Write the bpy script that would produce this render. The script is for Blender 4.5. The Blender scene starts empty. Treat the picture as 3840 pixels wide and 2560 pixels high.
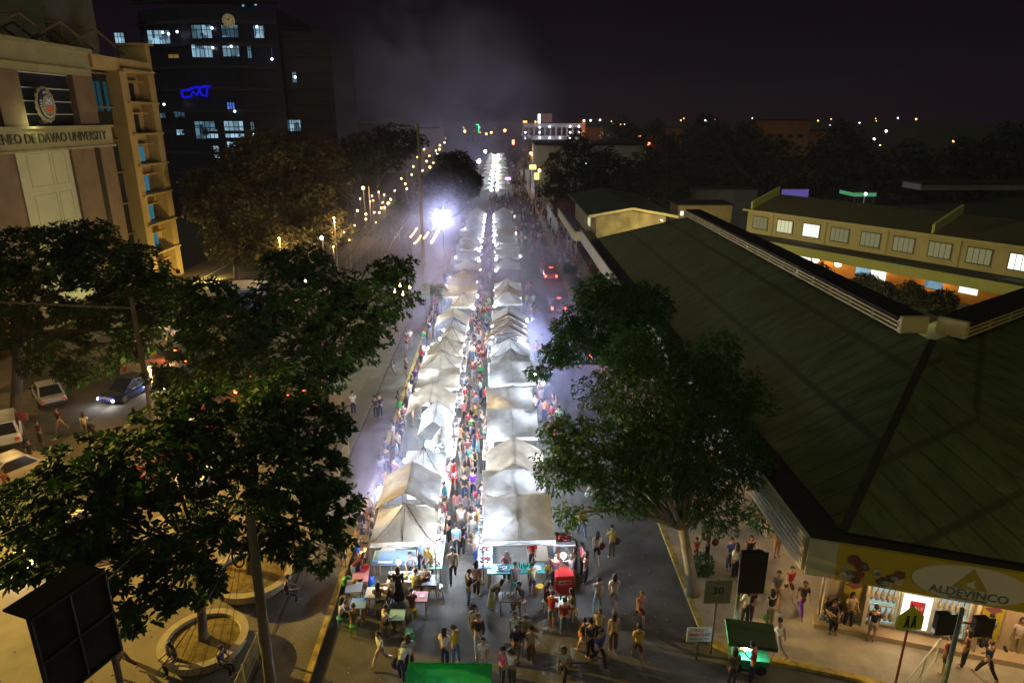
import bpy, math, random
import numpy as np
from mathutils import Vector, Matrix, Euler, noise
R = random.Random(11)
NR = np.random.default_rng(5)
S = bpy.context.scene
COL = S.collection
PI = math.pi
rad = math.radians

# ---------------------------------------------------------------- camera
F, CX, CY, H = 2560., 1920., 1280., 18.7
PITCH, YAW = math.atan(840 / F), rad(1.17)
_s, _c = math.sin(YAW), math.cos(YAW)
VF = Vector((_s * math.cos(PITCH), _c * math.cos(PITCH), -math.sin(PITCH)))
VR = Vector((_c, -_s, 0)); VU = VR.cross(VF)

def ray(px, py):
    return VF + VR * ((px - CX) / F) + VU * ((CY - py) / F)
def G(px, py, z=0.):                    # the point at height z seen at a photograph pixel
    d = ray(px, py); t = (z - H) / d.z
    return Vector((d.x * t, d.y * t, z))
def D(px, py, Y):                       # the point at distance Y up the street
    d = ray(px, py); t = Y / d.y
    return Vector((d.x * t, Y, H + d.z * t))
def XP(px, py, X):                      # the point on the plane x = X
    d = ray(px, py); t = X / d.x
    return Vector((X, d.y * t, H + d.z * t))

cam = bpy.data.objects.new('camera', bpy.data.cameras.new('camera'))
COL.objects.link(cam)
cam.location = (0, 0, H)
cam.rotation_euler = (PI / 2 - PITCH, 0, -YAW)
cam.data.sensor_width = 36; cam.data.lens = 24
cam.data.clip_end = 6000
S.camera = cam

# ---------------------------------------------------------------- helpers
def tag(o, label=None, cat=None, group=None, kind=None):
    if label: o['label'] = label
    if cat: o['category'] = cat
    if group: o['group'] = group
    if kind: o['kind'] = kind
    return o

def thing(name, label, cat, loc=(0, 0, 0), rz=0., group=None):
    o = bpy.data.objects.new(name, None); COL.objects.link(o)
    o.empty_display_size = .3
    o.location = loc; o.rotation_euler = (0, 0, rz)
    return tag(o, label, cat, group)

def link_mesh(name, me, parent=None, loc=None, rz=0.):
    o = bpy.data.objects.new(name, me); COL.objects.link(o)
    if parent: o.parent = parent
    if loc is not None: o.location = loc
    if rz: o.rotation_euler = (0, 0, rz)
    return o

def copy_tree(o, parent=None):
    c = o.copy(); COL.objects.link(c); c.parent = parent
    for ch in list(o.children): copy_tree(ch, c)
    return c

class MB:
    def __init__(s): s.v, s.f, s.m = [], [], []
    def add(s, vs, fs, mi=0):
        b = len(s.v); s.v.extend([tuple(p) for p in vs])
        s.f.extend([tuple(b + i for i in f) for f in fs]); s.m.extend([mi] * len(fs)); return s
    def box(s, c, d, rz=0., mi=0, mat=None):
        x, y, z = d[0] / 2, d[1] / 2, d[2] / 2
        vs = [Vector((a, b, e)) for e in (-z, z) for b in (-y, y) for a in (-x, x)]
        if mat is None: mat = Matrix.Rotation(rz, 3, 'Z')
        vs = [mat @ p + Vector(c) for p in vs]
        return s.add(vs, [(0, 2, 3, 1), (4, 5, 7, 6), (0, 1, 5, 4), (2, 6, 7, 3), (0, 4, 6, 2), (1, 3, 7, 5)], mi)
    def b2(s, x0, y0, z0, x1, y1, z1, mi=0):
        return s.box(((x0 + x1) / 2, (y0 + y1) / 2, (z0 + z1) / 2), (abs(x1 - x0), abs(y1 - y0), abs(z1 - z0)), 0, mi)
    def beam(s, p, q, w, h, mi=0):          # a bar from p to q, w across, h high
        p, q = Vector(p), Vector(q); d = q - p
        if d.length < 1e-6: return s
        y = d.normalized(); up = Vector((0, 0, 1)) if abs(y.z) < .95 else Vector((0, 1, 0))
        x = y.cross(up).normalized(); z = x.cross(y)
        m = Matrix((x, y, z)).transposed()
        return s.box((p + q) / 2, (w, d.length, h), 0, mi, m)
    def tube(s, pts, rr, n=6, mi=0, cap=True):
        pts = [Vector(p) for p in pts]
        if not hasattr(rr, '__len__'): rr = [rr] * len(pts)
        b, vs, fs = None, [], []
        px = None
        for i, p in enumerate(pts):
            d = (pts[min(i + 1, len(pts) - 1)] - pts[max(i - 1, 0)]).normalized()
            if px is None:
                px = d.orthogonal().normalized()
            px = (px - d * px.dot(d)).normalized(); py = d.cross(px)
            for k in range(n):
                a = 2 * PI * k / n
                vs.append(p + (px * math.cos(a) + py * math.sin(a)) * rr[i])
        for i in range(len(pts) - 1):
            for k in range(n):
                k2 = (k + 1) % n
                fs.append((i * n + k, i * n + k2, (i + 1) * n + k2, (i + 1) * n + k))
        if cap:
            fs.append(tuple(range(n - 1, -1, -1))); fs.append(tuple((len(pts) - 1) * n + k for k in range(n)))
        return s.add(vs, fs, mi)
    def lathe(s, prof, c=(0, 0, 0), n=12, mi=0, sc=(1, 1), mat=None):
        vs, fs = [], []; c = Vector(c)
        for (r, z) in prof:
            for k in range(n):
                a = 2 * PI * k / n
                p = Vector((r * math.cos(a) * sc[0], r * math.sin(a) * sc[1], z))
                vs.append((mat @ p if mat else p) + c)
        for i in range(len(prof) - 1):
            for k in range(n):
                k2 = (k + 1) % n
                fs.append((i * n + k, i * n + k2, (i + 1) * n + k2, (i + 1) * n + k))
        if prof[0][0] > 1e-4: fs.append(tuple(range(n - 1, -1, -1)))
        if prof[-1][0] > 1e-4: fs.append(tuple((len(prof) - 1) * n + k for k in range(n)))
        return s.add(vs, fs, mi)
    def ball(s, c, r, n=8, m=6, mi=0, sc=(1, 1, 1)):
        prof = [(max(r * math.sin(PI * i / m), 1e-5), -r * math.cos(PI * i / m) * sc[2]) for i in range(m + 1)]
        return s.lathe(prof, c, n, mi, sc[:2])
    def ext(s, pts, vec, mi=0):             # a flat outline pushed along vec
        n = len(pts); v = Vector(vec); a = [Vector(p) for p in pts]
        vs = a + [p + v for p in a]
        fs = [tuple(range(n - 1, -1, -1)), tuple(range(n, 2 * n))]
        for i in range(n):
            j = (i + 1) % n; fs.append((i, j, n + j, n + i))
        return s.add(vs, fs, mi)
    def poly(s, pts, mi=0): return s.add(pts, [tuple(range(len(pts)))], mi)
    def build(s, name, mats, parent=None, world=False, smooth=False, loc=None, rz=0.):
        me = bpy.data.meshes.new(name)
        v = s.v
        if world:
            if parent:
                o = Vector(parent.location); a = parent.parent
                while a: o = o + Vector(a.location); a = a.parent
            else:
                a = np.array(v); o = Vector(((a[:, 0].min() + a[:, 0].max()) / 2, (a[:, 1].min() + a[:, 1].max()) / 2, a[:, 2].min()))
            v = [(p[0] - o.x, p[1] - o.y, p[2] - o.z) for p in v]
            if not parent: loc = o
        me.from_pydata(v, [], s.f)
        if not isinstance(mats, (list, tuple)): mats = [mats]
        for m in mats: me.materials.append(m)
        if len(mats) > 1: me.polygons.foreach_set('material_index', s.m)
        if smooth: me.polygons.foreach_set('use_smooth', [True] * len(s.f))
        me.update()
        return link_mesh(name, me, parent, loc, rz)

# ---------------------------------------------------------------- materials
def nodes(m):
    m.use_nodes = True
    nt = m.node_tree; nt.nodes.clear()
    return nt, nt.nodes.new('ShaderNodeOutputMaterial')

def mottled(nt, col, var, scale, detail=4, stretch=None):
    """base colour broken up by real stains and wear"""
    tc = nt.nodes.new('ShaderNodeTexCoord'); out = tc.outputs['Object']
    if stretch:
        mp = nt.nodes.new('ShaderNodeMapping'); mp.inputs['Scale'].default_value = stretch
        nt.links.new(out, mp.inputs['Vector']); out = mp.outputs['Vector']
    no = nt.nodes.new('ShaderNodeTexNoise'); no.inputs['Scale'].default_value = scale; no.inputs['Detail'].default_value = detail
    no.inputs['Roughness'].default_value = .65
    nt.links.new(out, no.inputs['Vector'])
    rp = nt.nodes.new('ShaderNodeValToRGB')
    rp.color_ramp.elements[0].position = .3; rp.color_ramp.elements[1].position = .72
    rp.color_ramp.elements[0].color = tuple(max(0, c * (1 - var)) for c in col) + (1,)
    rp.color_ramp.elements[1].color = tuple(min(1, c * (1 + var)) for c in col) + (1,)
    nt.links.new(no.outputs['Fac'], rp.inputs['Fac'])
    return rp.outputs['Color'], no.outputs['Fac'], out

def M(name, col, rough=.8, var=.18, scale=6., metal=0., bump=0., stretch=None, spec=.4):
    m = bpy.data.materials.new(name); nt, out = nodes(m)
    p = nt.nodes.new('ShaderNodeBsdfPrincipled')
    c, f, v = mottled(nt, col, var, scale, 4, stretch)
    nt.links.new(c, p.inputs['Base Color'])
    p.inputs['Roughness'].default_value = rough; p.inputs['Metallic'].default_value = metal
    p.inputs['Specular IOR Level'].default_value = spec
    if bump:
        b = nt.nodes.new('ShaderNodeBump'); b.inputs['Strength'].default_value = bump; b.inputs['Distance'].default_value = .05
        nt.links.new(f, b.inputs['Height']); nt.links.new(b.outputs['Normal'], p.inputs['Normal'])
    nt.links.new(p.outputs[0], out.inputs[0]); return m

def ME(name, col, strength, sample=False):       # things that give off light
    m = bpy.data.materials.new(name); nt, out = nodes(m)
    e = nt.nodes.new('ShaderNodeEmission'); e.inputs[0].default_value = tuple(col) + (1,); e.inputs[1].default_value = strength
    nt.links.new(e.outputs[0], out.inputs[0])
    m.cycles.emission_sampling = 'AUTO' if sample else 'NONE'
    return m

def MO(name, rough=.85, var=.12, scale=14., stripes=False):     # dyed cloth or paint: the colour is the object's own
    m = bpy.data.materials.new(name); nt, out = nodes(m)
    oi = nt.nodes.new('ShaderNodeObjectInfo')
    c, f, v = mottled(nt, (1 - var / 2,) * 3, var, scale)
    mx = nt.nodes.new('ShaderNodeMix'); mx.data_type = 'RGBA'; mx.blend_type = 'MULTIPLY'; mx.inputs['Factor'].default_value = 1
    nt.links.new(oi.outputs['Color'], mx.inputs[6]); nt.links.new(c, mx.inputs[7])
    p = nt.nodes.new('ShaderNodeBsdfPrincipled'); p.inputs['Roughness'].default_value = rough
    o = mx.outputs[2]
    if stripes:                                  # some garments are striped or carry a darker print
        tc = nt.nodes.new('ShaderNodeTexCoord'); wv = nt.nodes.new('ShaderNodeTexWave'); wv.bands_direction = 'Z'; wv.inputs['Scale'].default_value = 7
        nt.links.new(tc.outputs['Object'], wv.inputs['Vector'])
        gt = nt.nodes.new('ShaderNodeMath'); gt.operation = 'GREATER_THAN'; gt.inputs[1].default_value = .74; nt.links.new(oi.outputs['Random'], gt.inputs[0])
        st = nt.nodes.new('ShaderNodeMath'); st.operation = 'GREATER_THAN'; st.inputs[1].default_value = .6; nt.links.new(wv.outputs['Fac'], st.inputs[0])
        mu = nt.nodes.new('ShaderNodeMath'); mu.operation = 'MULTIPLY'; nt.links.new(gt.outputs[0], mu.inputs[0]); nt.links.new(st.outputs[0], mu.inputs[1])
        m2 = nt.nodes.new('ShaderNodeMix'); m2.data_type = 'RGBA'; m2.inputs[7].default_value = (.05, .05, .07, 1)
        sc = nt.nodes.new('ShaderNodeMath'); sc.operation = 'MULTIPLY'; sc.inputs[1].default_value = .7; nt.links.new(mu.outputs[0], sc.inputs[0])
        nt.links.new(sc.outputs[0], m2.inputs[0]); nt.links.new(o, m2.inputs[6]); o = m2.outputs[2]
    nt.links.new(o, p.inputs['Base Color'])
    nt.links.new(p.outputs[0], out.inputs[0]); return m

def MT(name, col, trans=.45, var=.26, scale=1.7, bump=.5, stretch=None):   # cloth that lets light through
    m = bpy.data.materials.new(name); nt, out = nodes(m)
    c, f, v = mottled(nt, col, var, scale, 5, stretch)
    d = nt.nodes.new('ShaderNodeBsdfDiffuse'); t = nt.nodes.new('ShaderNodeBsdfTranslucent'); mx = nt.nodes.new('ShaderNodeMixShader')
    g = nt.nodes.new('ShaderNodeBsdfGlossy'); g.inputs['Roughness'].default_value = .45; m2 = nt.nodes.new('ShaderNodeMixShader'); m2.inputs[0].default_value = .05
    nt.links.new(c, d.inputs[0]); nt.links.new(c, t.inputs[0])
    mx.inputs[0].default_value = trans
    if bump:
        b = nt.nodes.new('ShaderNodeBump'); b.inputs['Strength'].default_value = bump; b.inputs['Distance'].default_value = .06
        n2 = nt.nodes.new('ShaderNodeTexNoise'); n2.inputs['Scale'].default_value = 2.5; n2.inputs['Detail'].default_value = 3; n2.inputs['Distortion'].default_value = 1.6
        nt.links.new(v, n2.inputs['Vector']); nt.links.new(n2.outputs['Fac'], b.inputs['Height'])
        nt.links.new(b.outputs['Normal'], d.inputs['Normal']); nt.links.new(b.outputs['Normal'], g.inputs['Normal'])
    nt.links.new(d.outputs[0], mx.inputs[1]); nt.links.new(t.outputs[0], mx.inputs[2])
    nt.links.new(mx.outputs[0], m2.inputs[1]); nt.links.new(g.outputs[0], m2.inputs[2])
    nt.links.new(m2.outputs[0], out.inputs[0]); return m

def MLEAF(name, dark, light, trans=.25, scale=.7, rough=.5):
    m = bpy.data.materials.new(name); nt, out = nodes(m)
    tc = nt.nodes.new('ShaderNodeTexCoord')
    no = nt.nodes.new('ShaderNodeTexNoise'); no.inputs['Scale'].default_value = scale; no.inputs['Detail'].default_value = 5
    nt.links.new(tc.outputs['Object'], no.inputs['Vector'])
    ge = nt.nodes.new('ShaderNodeNewGeometry')
    ad = nt.nodes.new('ShaderNodeMath'); ad.operation = 'MULTIPLY_ADD'; ad.inputs[1].default_value = .45; ad.inputs[2].default_value = -.2
    nt.links.new(ge.outputs['Random Per Island'], ad.inputs[0])
    a2 = nt.nodes.new('ShaderNodeMath'); a2.operation = 'ADD'
    nt.links.new(ad.outputs[0], a2.inputs[0]); nt.links.new(no.outputs['Fac'], a2.inputs[1])
    rp = nt.nodes.new('ShaderNodeValToRGB'); rp.color_ramp.elements[0].position = .3; rp.color_ramp.elements[1].position = .75
    rp.color_ramp.elements[0].color = tuple(dark) + (1,); rp.color_ramp.elements[1].color = tuple(light) + (1,)
    nt.links.new(a2.outputs[0], rp.inputs['Fac'])
    p = nt.nodes.new('ShaderNodeBsdfPrincipled'); p.inputs['Roughness'].default_value = rough; p.inputs['Specular IOR Level'].default_value = .35
    t = nt.nodes.new('ShaderNodeBsdfTranslucent'); mx = nt.nodes.new('ShaderNodeMixShader'); mx.inputs[0].default_value = trans
    nt.links.new(rp.outputs[0], p.inputs['Base Color']); nt.links.new(rp.outputs[0], t.inputs[0])
    nt.links.new(p.outputs[0], mx.inputs[1]); nt.links.new(t.outputs[0], mx.inputs[2]); nt.links.new(mx.outputs[0], out.inputs[0]); return m

def MPAVE(name, c1, c2, mortar, sc, w=.5, h=.25, rough=.85, msize=.02):
    m = bpy.data.materials.new(name); nt, out = nodes(m)
    tc = nt.nodes.new('ShaderNodeTexCoord')
    b = nt.nodes.new('ShaderNodeTexBrick'); b.inputs['Scale'].default_value = sc
    b.inputs['Color1'].default_value = tuple(c1) + (1,); b.inputs['Color2'].default_value = tuple(c2) + (1,); b.inputs['Mortar'].default_value = tuple(mortar) + (1,)
    b.inputs['Brick Width'].default_value = w; b.inputs['Row Height'].default_value = h; b.inputs['Mortar Size'].default_value = msize
    nt.links.new(tc.outputs['Object'], b.inputs['Vector'])
    no = nt.nodes.new('ShaderNodeTexNoise'); no.inputs['Scale'].default_value = .7; no.inputs['Detail'].default_value = 6
    nt.links.new(tc.outputs['Object'], no.inputs['Vector'])
    rp = nt.nodes.new('ShaderNodeValToRGB'); rp.color_ramp.elements[0].color = (.55, .55, .55, 1); rp.color_ramp.elements[1].color = (1.2, 1.2, 1.2, 1)
    rp.color_ramp.elements[0].position = .3; rp.color_ramp.elements[1].position = .7
    nt.links.new(no.outputs['Fac'], rp.inputs[0])
    mx = nt.nodes.new('ShaderNodeMix'); mx.data_type = 'RGBA'; mx.blend_type = 'MULTIPLY'; mx.inputs['Factor'].default_value = 1
    nt.links.new(b.outputs['Color'], mx.inputs[6]); nt.links.new(rp.outputs[0], mx.inputs[7])
    p = nt.nodes.new('ShaderNodeBsdfPrincipled'); p.inputs['Roughness'].default_value = rough
    nt.links.new(mx.outputs[2], p.inputs['Base Color'])
    bp = nt.nodes.new('ShaderNodeBump'); bp.inputs['Strength'].default_value = .4; bp.inputs['Distance'].default_value = .01; bp.invert = True
    nt.links.new(b.outputs['Fac'], bp.inputs['Height']); nt.links.new(bp.outputs['Normal'], p.inputs['Normal'])
    nt.links.new(p.outputs[0], out.inputs[0]); return m

def lamp(parent, loc, watts, col=(1, 1, 1), r=.06, kind='POINT', rot=None, size=None, spread=None):
    l = bpy.data.lights.new('lamp', kind); l.energy = watts; l.color = col
    if kind == 'AREA':
        l.size = size or .5
        if spread: l.spread = spread
    else: l.shadow_soft_size = r
    if kind == 'SPOT': l.spot_size = spread or rad(90); l.spot_blend = .6
    o = bpy.data.objects.new('lamp', l); COL.objects.link(o)
    if parent: o.parent = parent
    o.location = loc
    if rot: o.rotation_euler = rot
    return o

def text_mesh(name, txt, size, mat, depth=.01, parent=None, M4=None, align='CENTER', font_scale=(1, 1)):
    cu = bpy.data.curves.new('lettering', 'FONT'); cu.body = txt; cu.size = size; cu.extrude = depth; cu.align_x = align; cu.align_y = 'CENTER'
    cu.resolution_u = 3
    to = bpy.data.objects.new('lettering', cu); COL.objects.link(to)
    me = bpy.data.meshes.new_from_object(to.evaluated_get(bpy.context.evaluated_depsgraph_get()))
    bpy.data.objects.remove(to)
    me.materials.clear(); me.materials.append(mat)
    if M4 is not None: me.transform(Matrix.Diagonal((font_scale[0], font_scale[1], 1, 1))); me.transform(M4)
    return link_mesh(name, me, parent)

def face_matrix(origin, xdir, updir):        # text basis: x along xdir, y along updir
    x = Vector(xdir).normalized(); y = Vector(updir); y = (y - x * y.dot(x)).normalized(); z = x.cross(y)
    m = Matrix((x, y, z)).transposed().to_4x4(); m.translation = Vector(origin); return m
SMOKE = True
m_asph = M('asphalt', (.095, .09, .08), .8, .5, .55, 0, .3)
m_soil = M('dark_ground', (.05, .055, .04), .95, .4, .3)
m_road2 = M('worn_asphalt', (.10, .09, .075), .85, .35, .8, 0, .2)
m_pave = MPAVE('hexagon_pavers', (.17, .15, .12), (.14, .13, .10), (.08, .07, .055), 2.2, .5, .25)
m_plaza = M('plaza_concrete', (.17, .15, .115), .9, .22, .9, 0, .2)
m_gravel = M('gravel', (.14, .125, .09), .95, .6, 26, 0, .8)
m_fore = M('forecourt_concrete', (.34, .30, .24), .6, .3, .8, 0, .1)
m_kerb = M('yellow_kerb_paint', (.34, .25, .06), .8, .6, 2.5)
m_grass = M('dry_grass_soil', (.16, .12, .03), .95, .5, 5, 0, .6)
def struct(o): return tag(o, kind='structure')
struct(MB().poly([(-1500, -300, -.004), (1500, -300, -.004), (1500, 3500, -.004), (-1500, 3500, -.004)]).build('ground', m_soil))
struct(MB().poly([(-9, -20, 0), (40, -20, 0), (40, 30, 0), (9, 30, 0), (9, 900, 0), (-9, 900, 0)]).build('road', m_asph))
struct(MB().poly([(-36, 0, .004), (-19, 0, .004), (-19, 160, .004), (-36, 160, .004)]).build('side_street', m_road2))
def slab(name, pts, h, mat): return struct(MB().ext([(p[0], p[1], -.02) for p in pts], (0, 0, h + .02)).build(name, mat))
KX = -6.65
slab('pavement', [(-8.6, 4), (KX - .22, 4), (KX - .22, 330), (-8.6, 330)], .13, m_pave)
slab('plaza', [(-19.2, 4), (-8.6, 4), (-8.6, 66), (-19.2, 66)], .124, m_plaza)
slab('verge', [(-19.2, 66), (-8.6, 66), (-8.6, 330), (-19.2, 330)], .124, m_soil)
slab('kerb', [(KX - .22, 4), (KX, 4), (KX, 330), (KX - .22, 330)], .137, m_kerb)
struct(MB().poly([(-12.6, 8, .129), (-8.9, 8, .129), (-8.9, 18.9, .129), (-12.0, 18.9, .129)]).build('gravel_bed', m_gravel))
struct(MB().poly([(-9.9, 20.6, .129), (-8.8, 20.6, .129), (-8.8, 48, .129), (-9.9, 48, .129)]).build('gravel_bed', m_gravel))
slab('pavement', [(-40, 20), (-36, 20), (-36, 110), (-40, 110)], .13, m_plaza)
slab('pavement', [(-26.4, 20), (-19.2, 20), (-19.2, 66), (-26.4, 66)], .11, m_plaza)
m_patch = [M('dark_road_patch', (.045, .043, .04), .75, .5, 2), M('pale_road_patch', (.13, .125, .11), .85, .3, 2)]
for k in range(13):
    x, y, r = R.uniform(-6, 7), R.uniform(14, 30) if k < 9 else R.uniform(30, 60), R.uniform(.25, .9); sd = R.random() * 9
    struct(MB().poly([(x + r * 1.5 * math.cos(a) * (1 + .4 * noise.noise((math.cos(a) * 2 + sd, math.sin(a) * 2, sd))), y + r * math.sin(a) * (1 + .4 * noise.noise((math.cos(a) * 2, math.sin(a) * 2 + sd, sd))), .004 + .0004 * k) for a in [2 * PI * q / 22 for q in range(22)]]).build('road_stain', m_patch[k % 3 == 2]))
for k in range(6):                                 # cracks sealed with tar
    x, y = R.uniform(-5, 3), R.uniform(15, 30); P = [(x, y)]
    for q in range(9): P.append((P[-1][0] + R.uniform(.15, .75), P[-1][1] + R.uniform(-.3, .3)))
    struct(MB().add([(a, b - .02, .0105) for a, b in P] + [(a, b + .02, .0105) for a, b in P], [(i, i + 1, 11 + i - 1 + 1, 10 + i) for i in range(9)]).build('road_crack', m_patch[0]))
struct(MB().poly([(KX, 4, .012), (KX + .42, 4, .012), (KX + .42, 90, .012), (KX, 90, .012)]).build('gutter', m_patch[0]))  # dark gutter strip with the kerb's cast shadow painted into its colour
slab('path_edging', [(-8.68, 4), (-8.56, 4), (-8.56, 66), (-8.68, 66)], .145, m_patch[0])
# corner forecourt on the arcade side with its rounded kerb
crn = [(7.82, 330), (7.72, 40), (7.6, 20.9), (7.85, 20.45), (8.34, 20.08), (9.81, 19.53), (12.31, 18.72), (14.5, 17.67), (18.5, 15.4), (26, 13)]
inn = [(8.05, 330), (7.95, 40), (7.83, 21.0), (8.05, 20.62), (8.45, 20.3), (9.88, 19.76), (12.4, 18.95), (14.6, 17.9), (18.6, 15.65), (26, 13.3)]
mb = MB()
for i in range(len(crn) - 1):
    a, b, c, d = crn[i], crn[i + 1], inn[i + 1], inn[i]
    mb.ext([(a[0], a[1], -.02), (b[0], b[1], -.02), (c[0], c[1], -.02), (d[0], d[1], -.02)], (0, 0, .157))
struct(mb.build('kerb', m_kerb))
slab('forecourt', inn[1:] + [(40, 20), (40, 60), (11.5, 60), (11.5, 40)], .13, m_fore)
slab('pavement', [(7.95, 40), (11.5, 40), (13, 330), (8.05, 330)], .128, m_fore)
# ---------------------------------------------------------------- university block on the far side of the side street (facade on the plane x = -40)
m_ust = M('tan_stone', (.34, .32, .16), .85, .18, .5, 0, .1)
m_ubr = M('brown_tile', (.20, .14, .08), .8, .2, .6)
m_uyl = M('ochre_render', (.44, .32, .12), .85, .12, .5)
m_upan = M('pale_panel', (.52, .54, .34), .8, .08, .4)
m_dark = M('dark_glass', (.015, .02, .025), .25, .2, 2, 0, 0, None, .6)
m_lett = M('dark_lettering', (.11, .105, .06), .6)
m_pale = M('pale_metal', (.5, .52, .48), .5, .1, 4)
m_blwin = ME('blue_lit_room', (.10, .42, .58), .16)
m_blwin2 = ME('dim_blue_lit_room', (.07, .28, .36), .07)
XF = -40.
ub = thing('university_building', 'tall ochre and tan university building with carved name band and round crest', 'university building', (XF - 10, 70, 0))
def W(mb, name, mat, parent=None): return mb.build(name, mat, parent or ub, world=True)
W(MB().b2(XF - 22, 40, 0, XF - 1.2, 85.8, 24.2), 'wall', m_ubr)
W(MB().b2(XF - 1.1, 40, 20.9 + 1.6, XF, 73.0, 24.6).b2(XF, 40, 23.0, XF + .12, 73.0, 23.15).b2(XF - 1.1, 40, 24.6, XF + .35, 73.2, 25.0), 'cornice', m_ust)
W(MB().b2(XF - 1.1, 40, 16.05, XF + .15, 74.6, 17.75).b2(XF - 1.1, 40, 17.75, XF + .35, 74.8, 17.95).b2(XF - 1.1, 40, 15.85, XF + .3, 74.8, 16.05), 'name_band', m_ust)
for y0, y1 in ((59.0, 62.0), (69.75, 72.98)): W(MB().b2(XF - 1.1, y0, 17.95, XF - .02, y1, 22.5), 'pier', m_ubr)
gl = W(MB().b2(XF - 1.1, 62.0, 17.95, XF - .7, 69.75, 22.5), 'crest_window', m_dark)
mb = MB()
for z in (18.9, 20.0, 21.1, 22.35): mb.b2(XF - .7, 62.0, z, XF - .55, 69.75, z + .1)
W(mb, 'window_rail', m_pale)
text_mesh('lettering', 'ATENEO DE DAVAO UNIVERSITY', 1.18, m_lett, .05, ub, Matrix.Translation((50, -70, 0)) @ face_matrix((XF + .2, 64.6, 16.92), (0, 1, 0), (0, 0, 1)), font_scale=(1.0, 1.0))
# crest
cm = Vector((XF + .3, 64.5, 19.75))
def disc(mb, r, x, n=28, sc=1.2, cog=0., dy=0, dz=0, mi=0, th=.12):
    mb.ext([(x, cm.y + dy + (r + cog * (k % 2)) * math.cos(2 * PI * k / n), cm.z + dz + sc * (r + cog * (k % 2)) * math.sin(2 * PI * k / n)) for k in range(n)], (th, 0, 0), mi)
m_gold = M('crest_gold', (.34, .30, .16), .5, .4, 6); m_navy = M('crest_navy', (.03, .03, .10), .6); m_cred = M('crest_red', (.75, .14, .06), .6, .1); m_cblue = M('crest_blue', (.25, .40, .62), .6, .3, 8); m_cwhite = M('crest_white', (.7, .7, .62), .6)
mb = MB(); disc(mb, 1.28, XF + .12, 32, 1.12, .12); cr = W(mb, 'crest', m_gold)
mb = MB(); disc(mb, 1.1, XF + .25, 28, 1.12, 0); mb.build('crest_ring', m_navy, ub, world=True)
mb = MB()
for k in range(26):
    a = PI * (1.15 + .0) + k * (1.7 * PI / 25) - PI * .25
    mb.box((XF + .4, cm.y + .93 * math.cos(a), cm.z + 1.04 * math.sin(a)), (.06, .10, .17), 0, 0, Matrix.Rotation(a - PI / 2, 3, 'X'))
mb.build('crest_lettering', m_cwhite, ub, world=True)
mb = MB(); disc(mb, .76, XF + .4, 24, 1.12, 0, th=.06); mb.build('crest_field', m_gold, ub, world=True)
for nm, mt, pts in (('crest_shield', m_cblue, [(-.42, .6), (.42, .6), (.42, -.05), (-.42, -.05)]), ('crest_shield', m_cred, [(-.42, -.05), (.42, -.05), (.32, -.52), (0, -.74), (-.32, -.52)])):
    MB().ext([(XF + .47, cm.y + a, cm.z + b) for a, b in pts], (.05, 0, 0)).build(nm, mt, ub, world=True)
MB().beam((XF + .53, cm.y - .4, cm.z + .1), (XF + .53, cm.y + .4, cm.z + .6), .05, .09).beam((XF + .53, cm.y + .4, cm.z + .1), (XF + .53, cm.y - .4, cm.z + .6), .05, .09).build('crest_cross', m_cwhite, ub, world=True)
# pale tall panel with incised frames under the band
W(MB().b2(XF - 1.1, 59.9, 2, XF - .3, 67.4, 15.85), 'pale_panel', m_upan)
mb = MB()
for (a, b) in ((61.2, 64.3), (64.7, 66.6)):
    for (c, d) in ((4.6, 8.6), (9.6, 12.2), (12.9, 15.7)):
        for (p, q, r, s) in ((a, a + .05, c, d), (b - .05, b, c, d), (a, b, c, c + .05), (a, b, d - .05, d)): mb.b2(XF - .3, p, r, XF - .285, q, s)
W(mb, 'panel_groove', m_ust)
for y0, y1 in ((54.0, 59.3), (67.4, 71.2), (72.2, 74.7)): W(MB().b2(XF - 1.1, y0, 0, XF - .05, y1, 15.85), 'pier', m_ubr)
W(MB().b2(XF - 1.1, 71.2, 0, XF - .8, 72.2, 15.85), 'slot_window', m_dark)
for z in (3, 6.4, 9.8, 13.2):
    W(MB().b2(XF - .85, 71.55, z, XF - .78, 71.8, z + 2.2), 'lit_slot', m_blwin2)
# glazed bay between the stone front and the ochre grid
W(MB().b2(XF - 1.1, 74.7, 0, XF - .9, 77.3, 16.0).b2(XF - 1.1, 73.0, 17.95, XF - .9, 77.3, 23.2), 'bay_glass', m_dark)
for z in (20.6,):
    for y in (73.3, 74.2, 75.1, 76.4): W(MB().b2(XF - .88, y, z - 1.3, XF - .84, y + .6, z + 1.6), 'lit_window', m_blwin2)
for z in (2.0, 5.3, 8.6, 11.9): W(MB().b2(XF - .88, 75.1, z, XF - .84, 75.8, z + 2.3), 'lit_window', m_blwin2)
for z in (3.1 + 3.3 * k for k in range(7)): W(MB().b2(XF - .9, 73.4 if z > 17 else 74.7, z, XF - .6, 77.3, z + .15), 'bay_fin', m_ubr)
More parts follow.
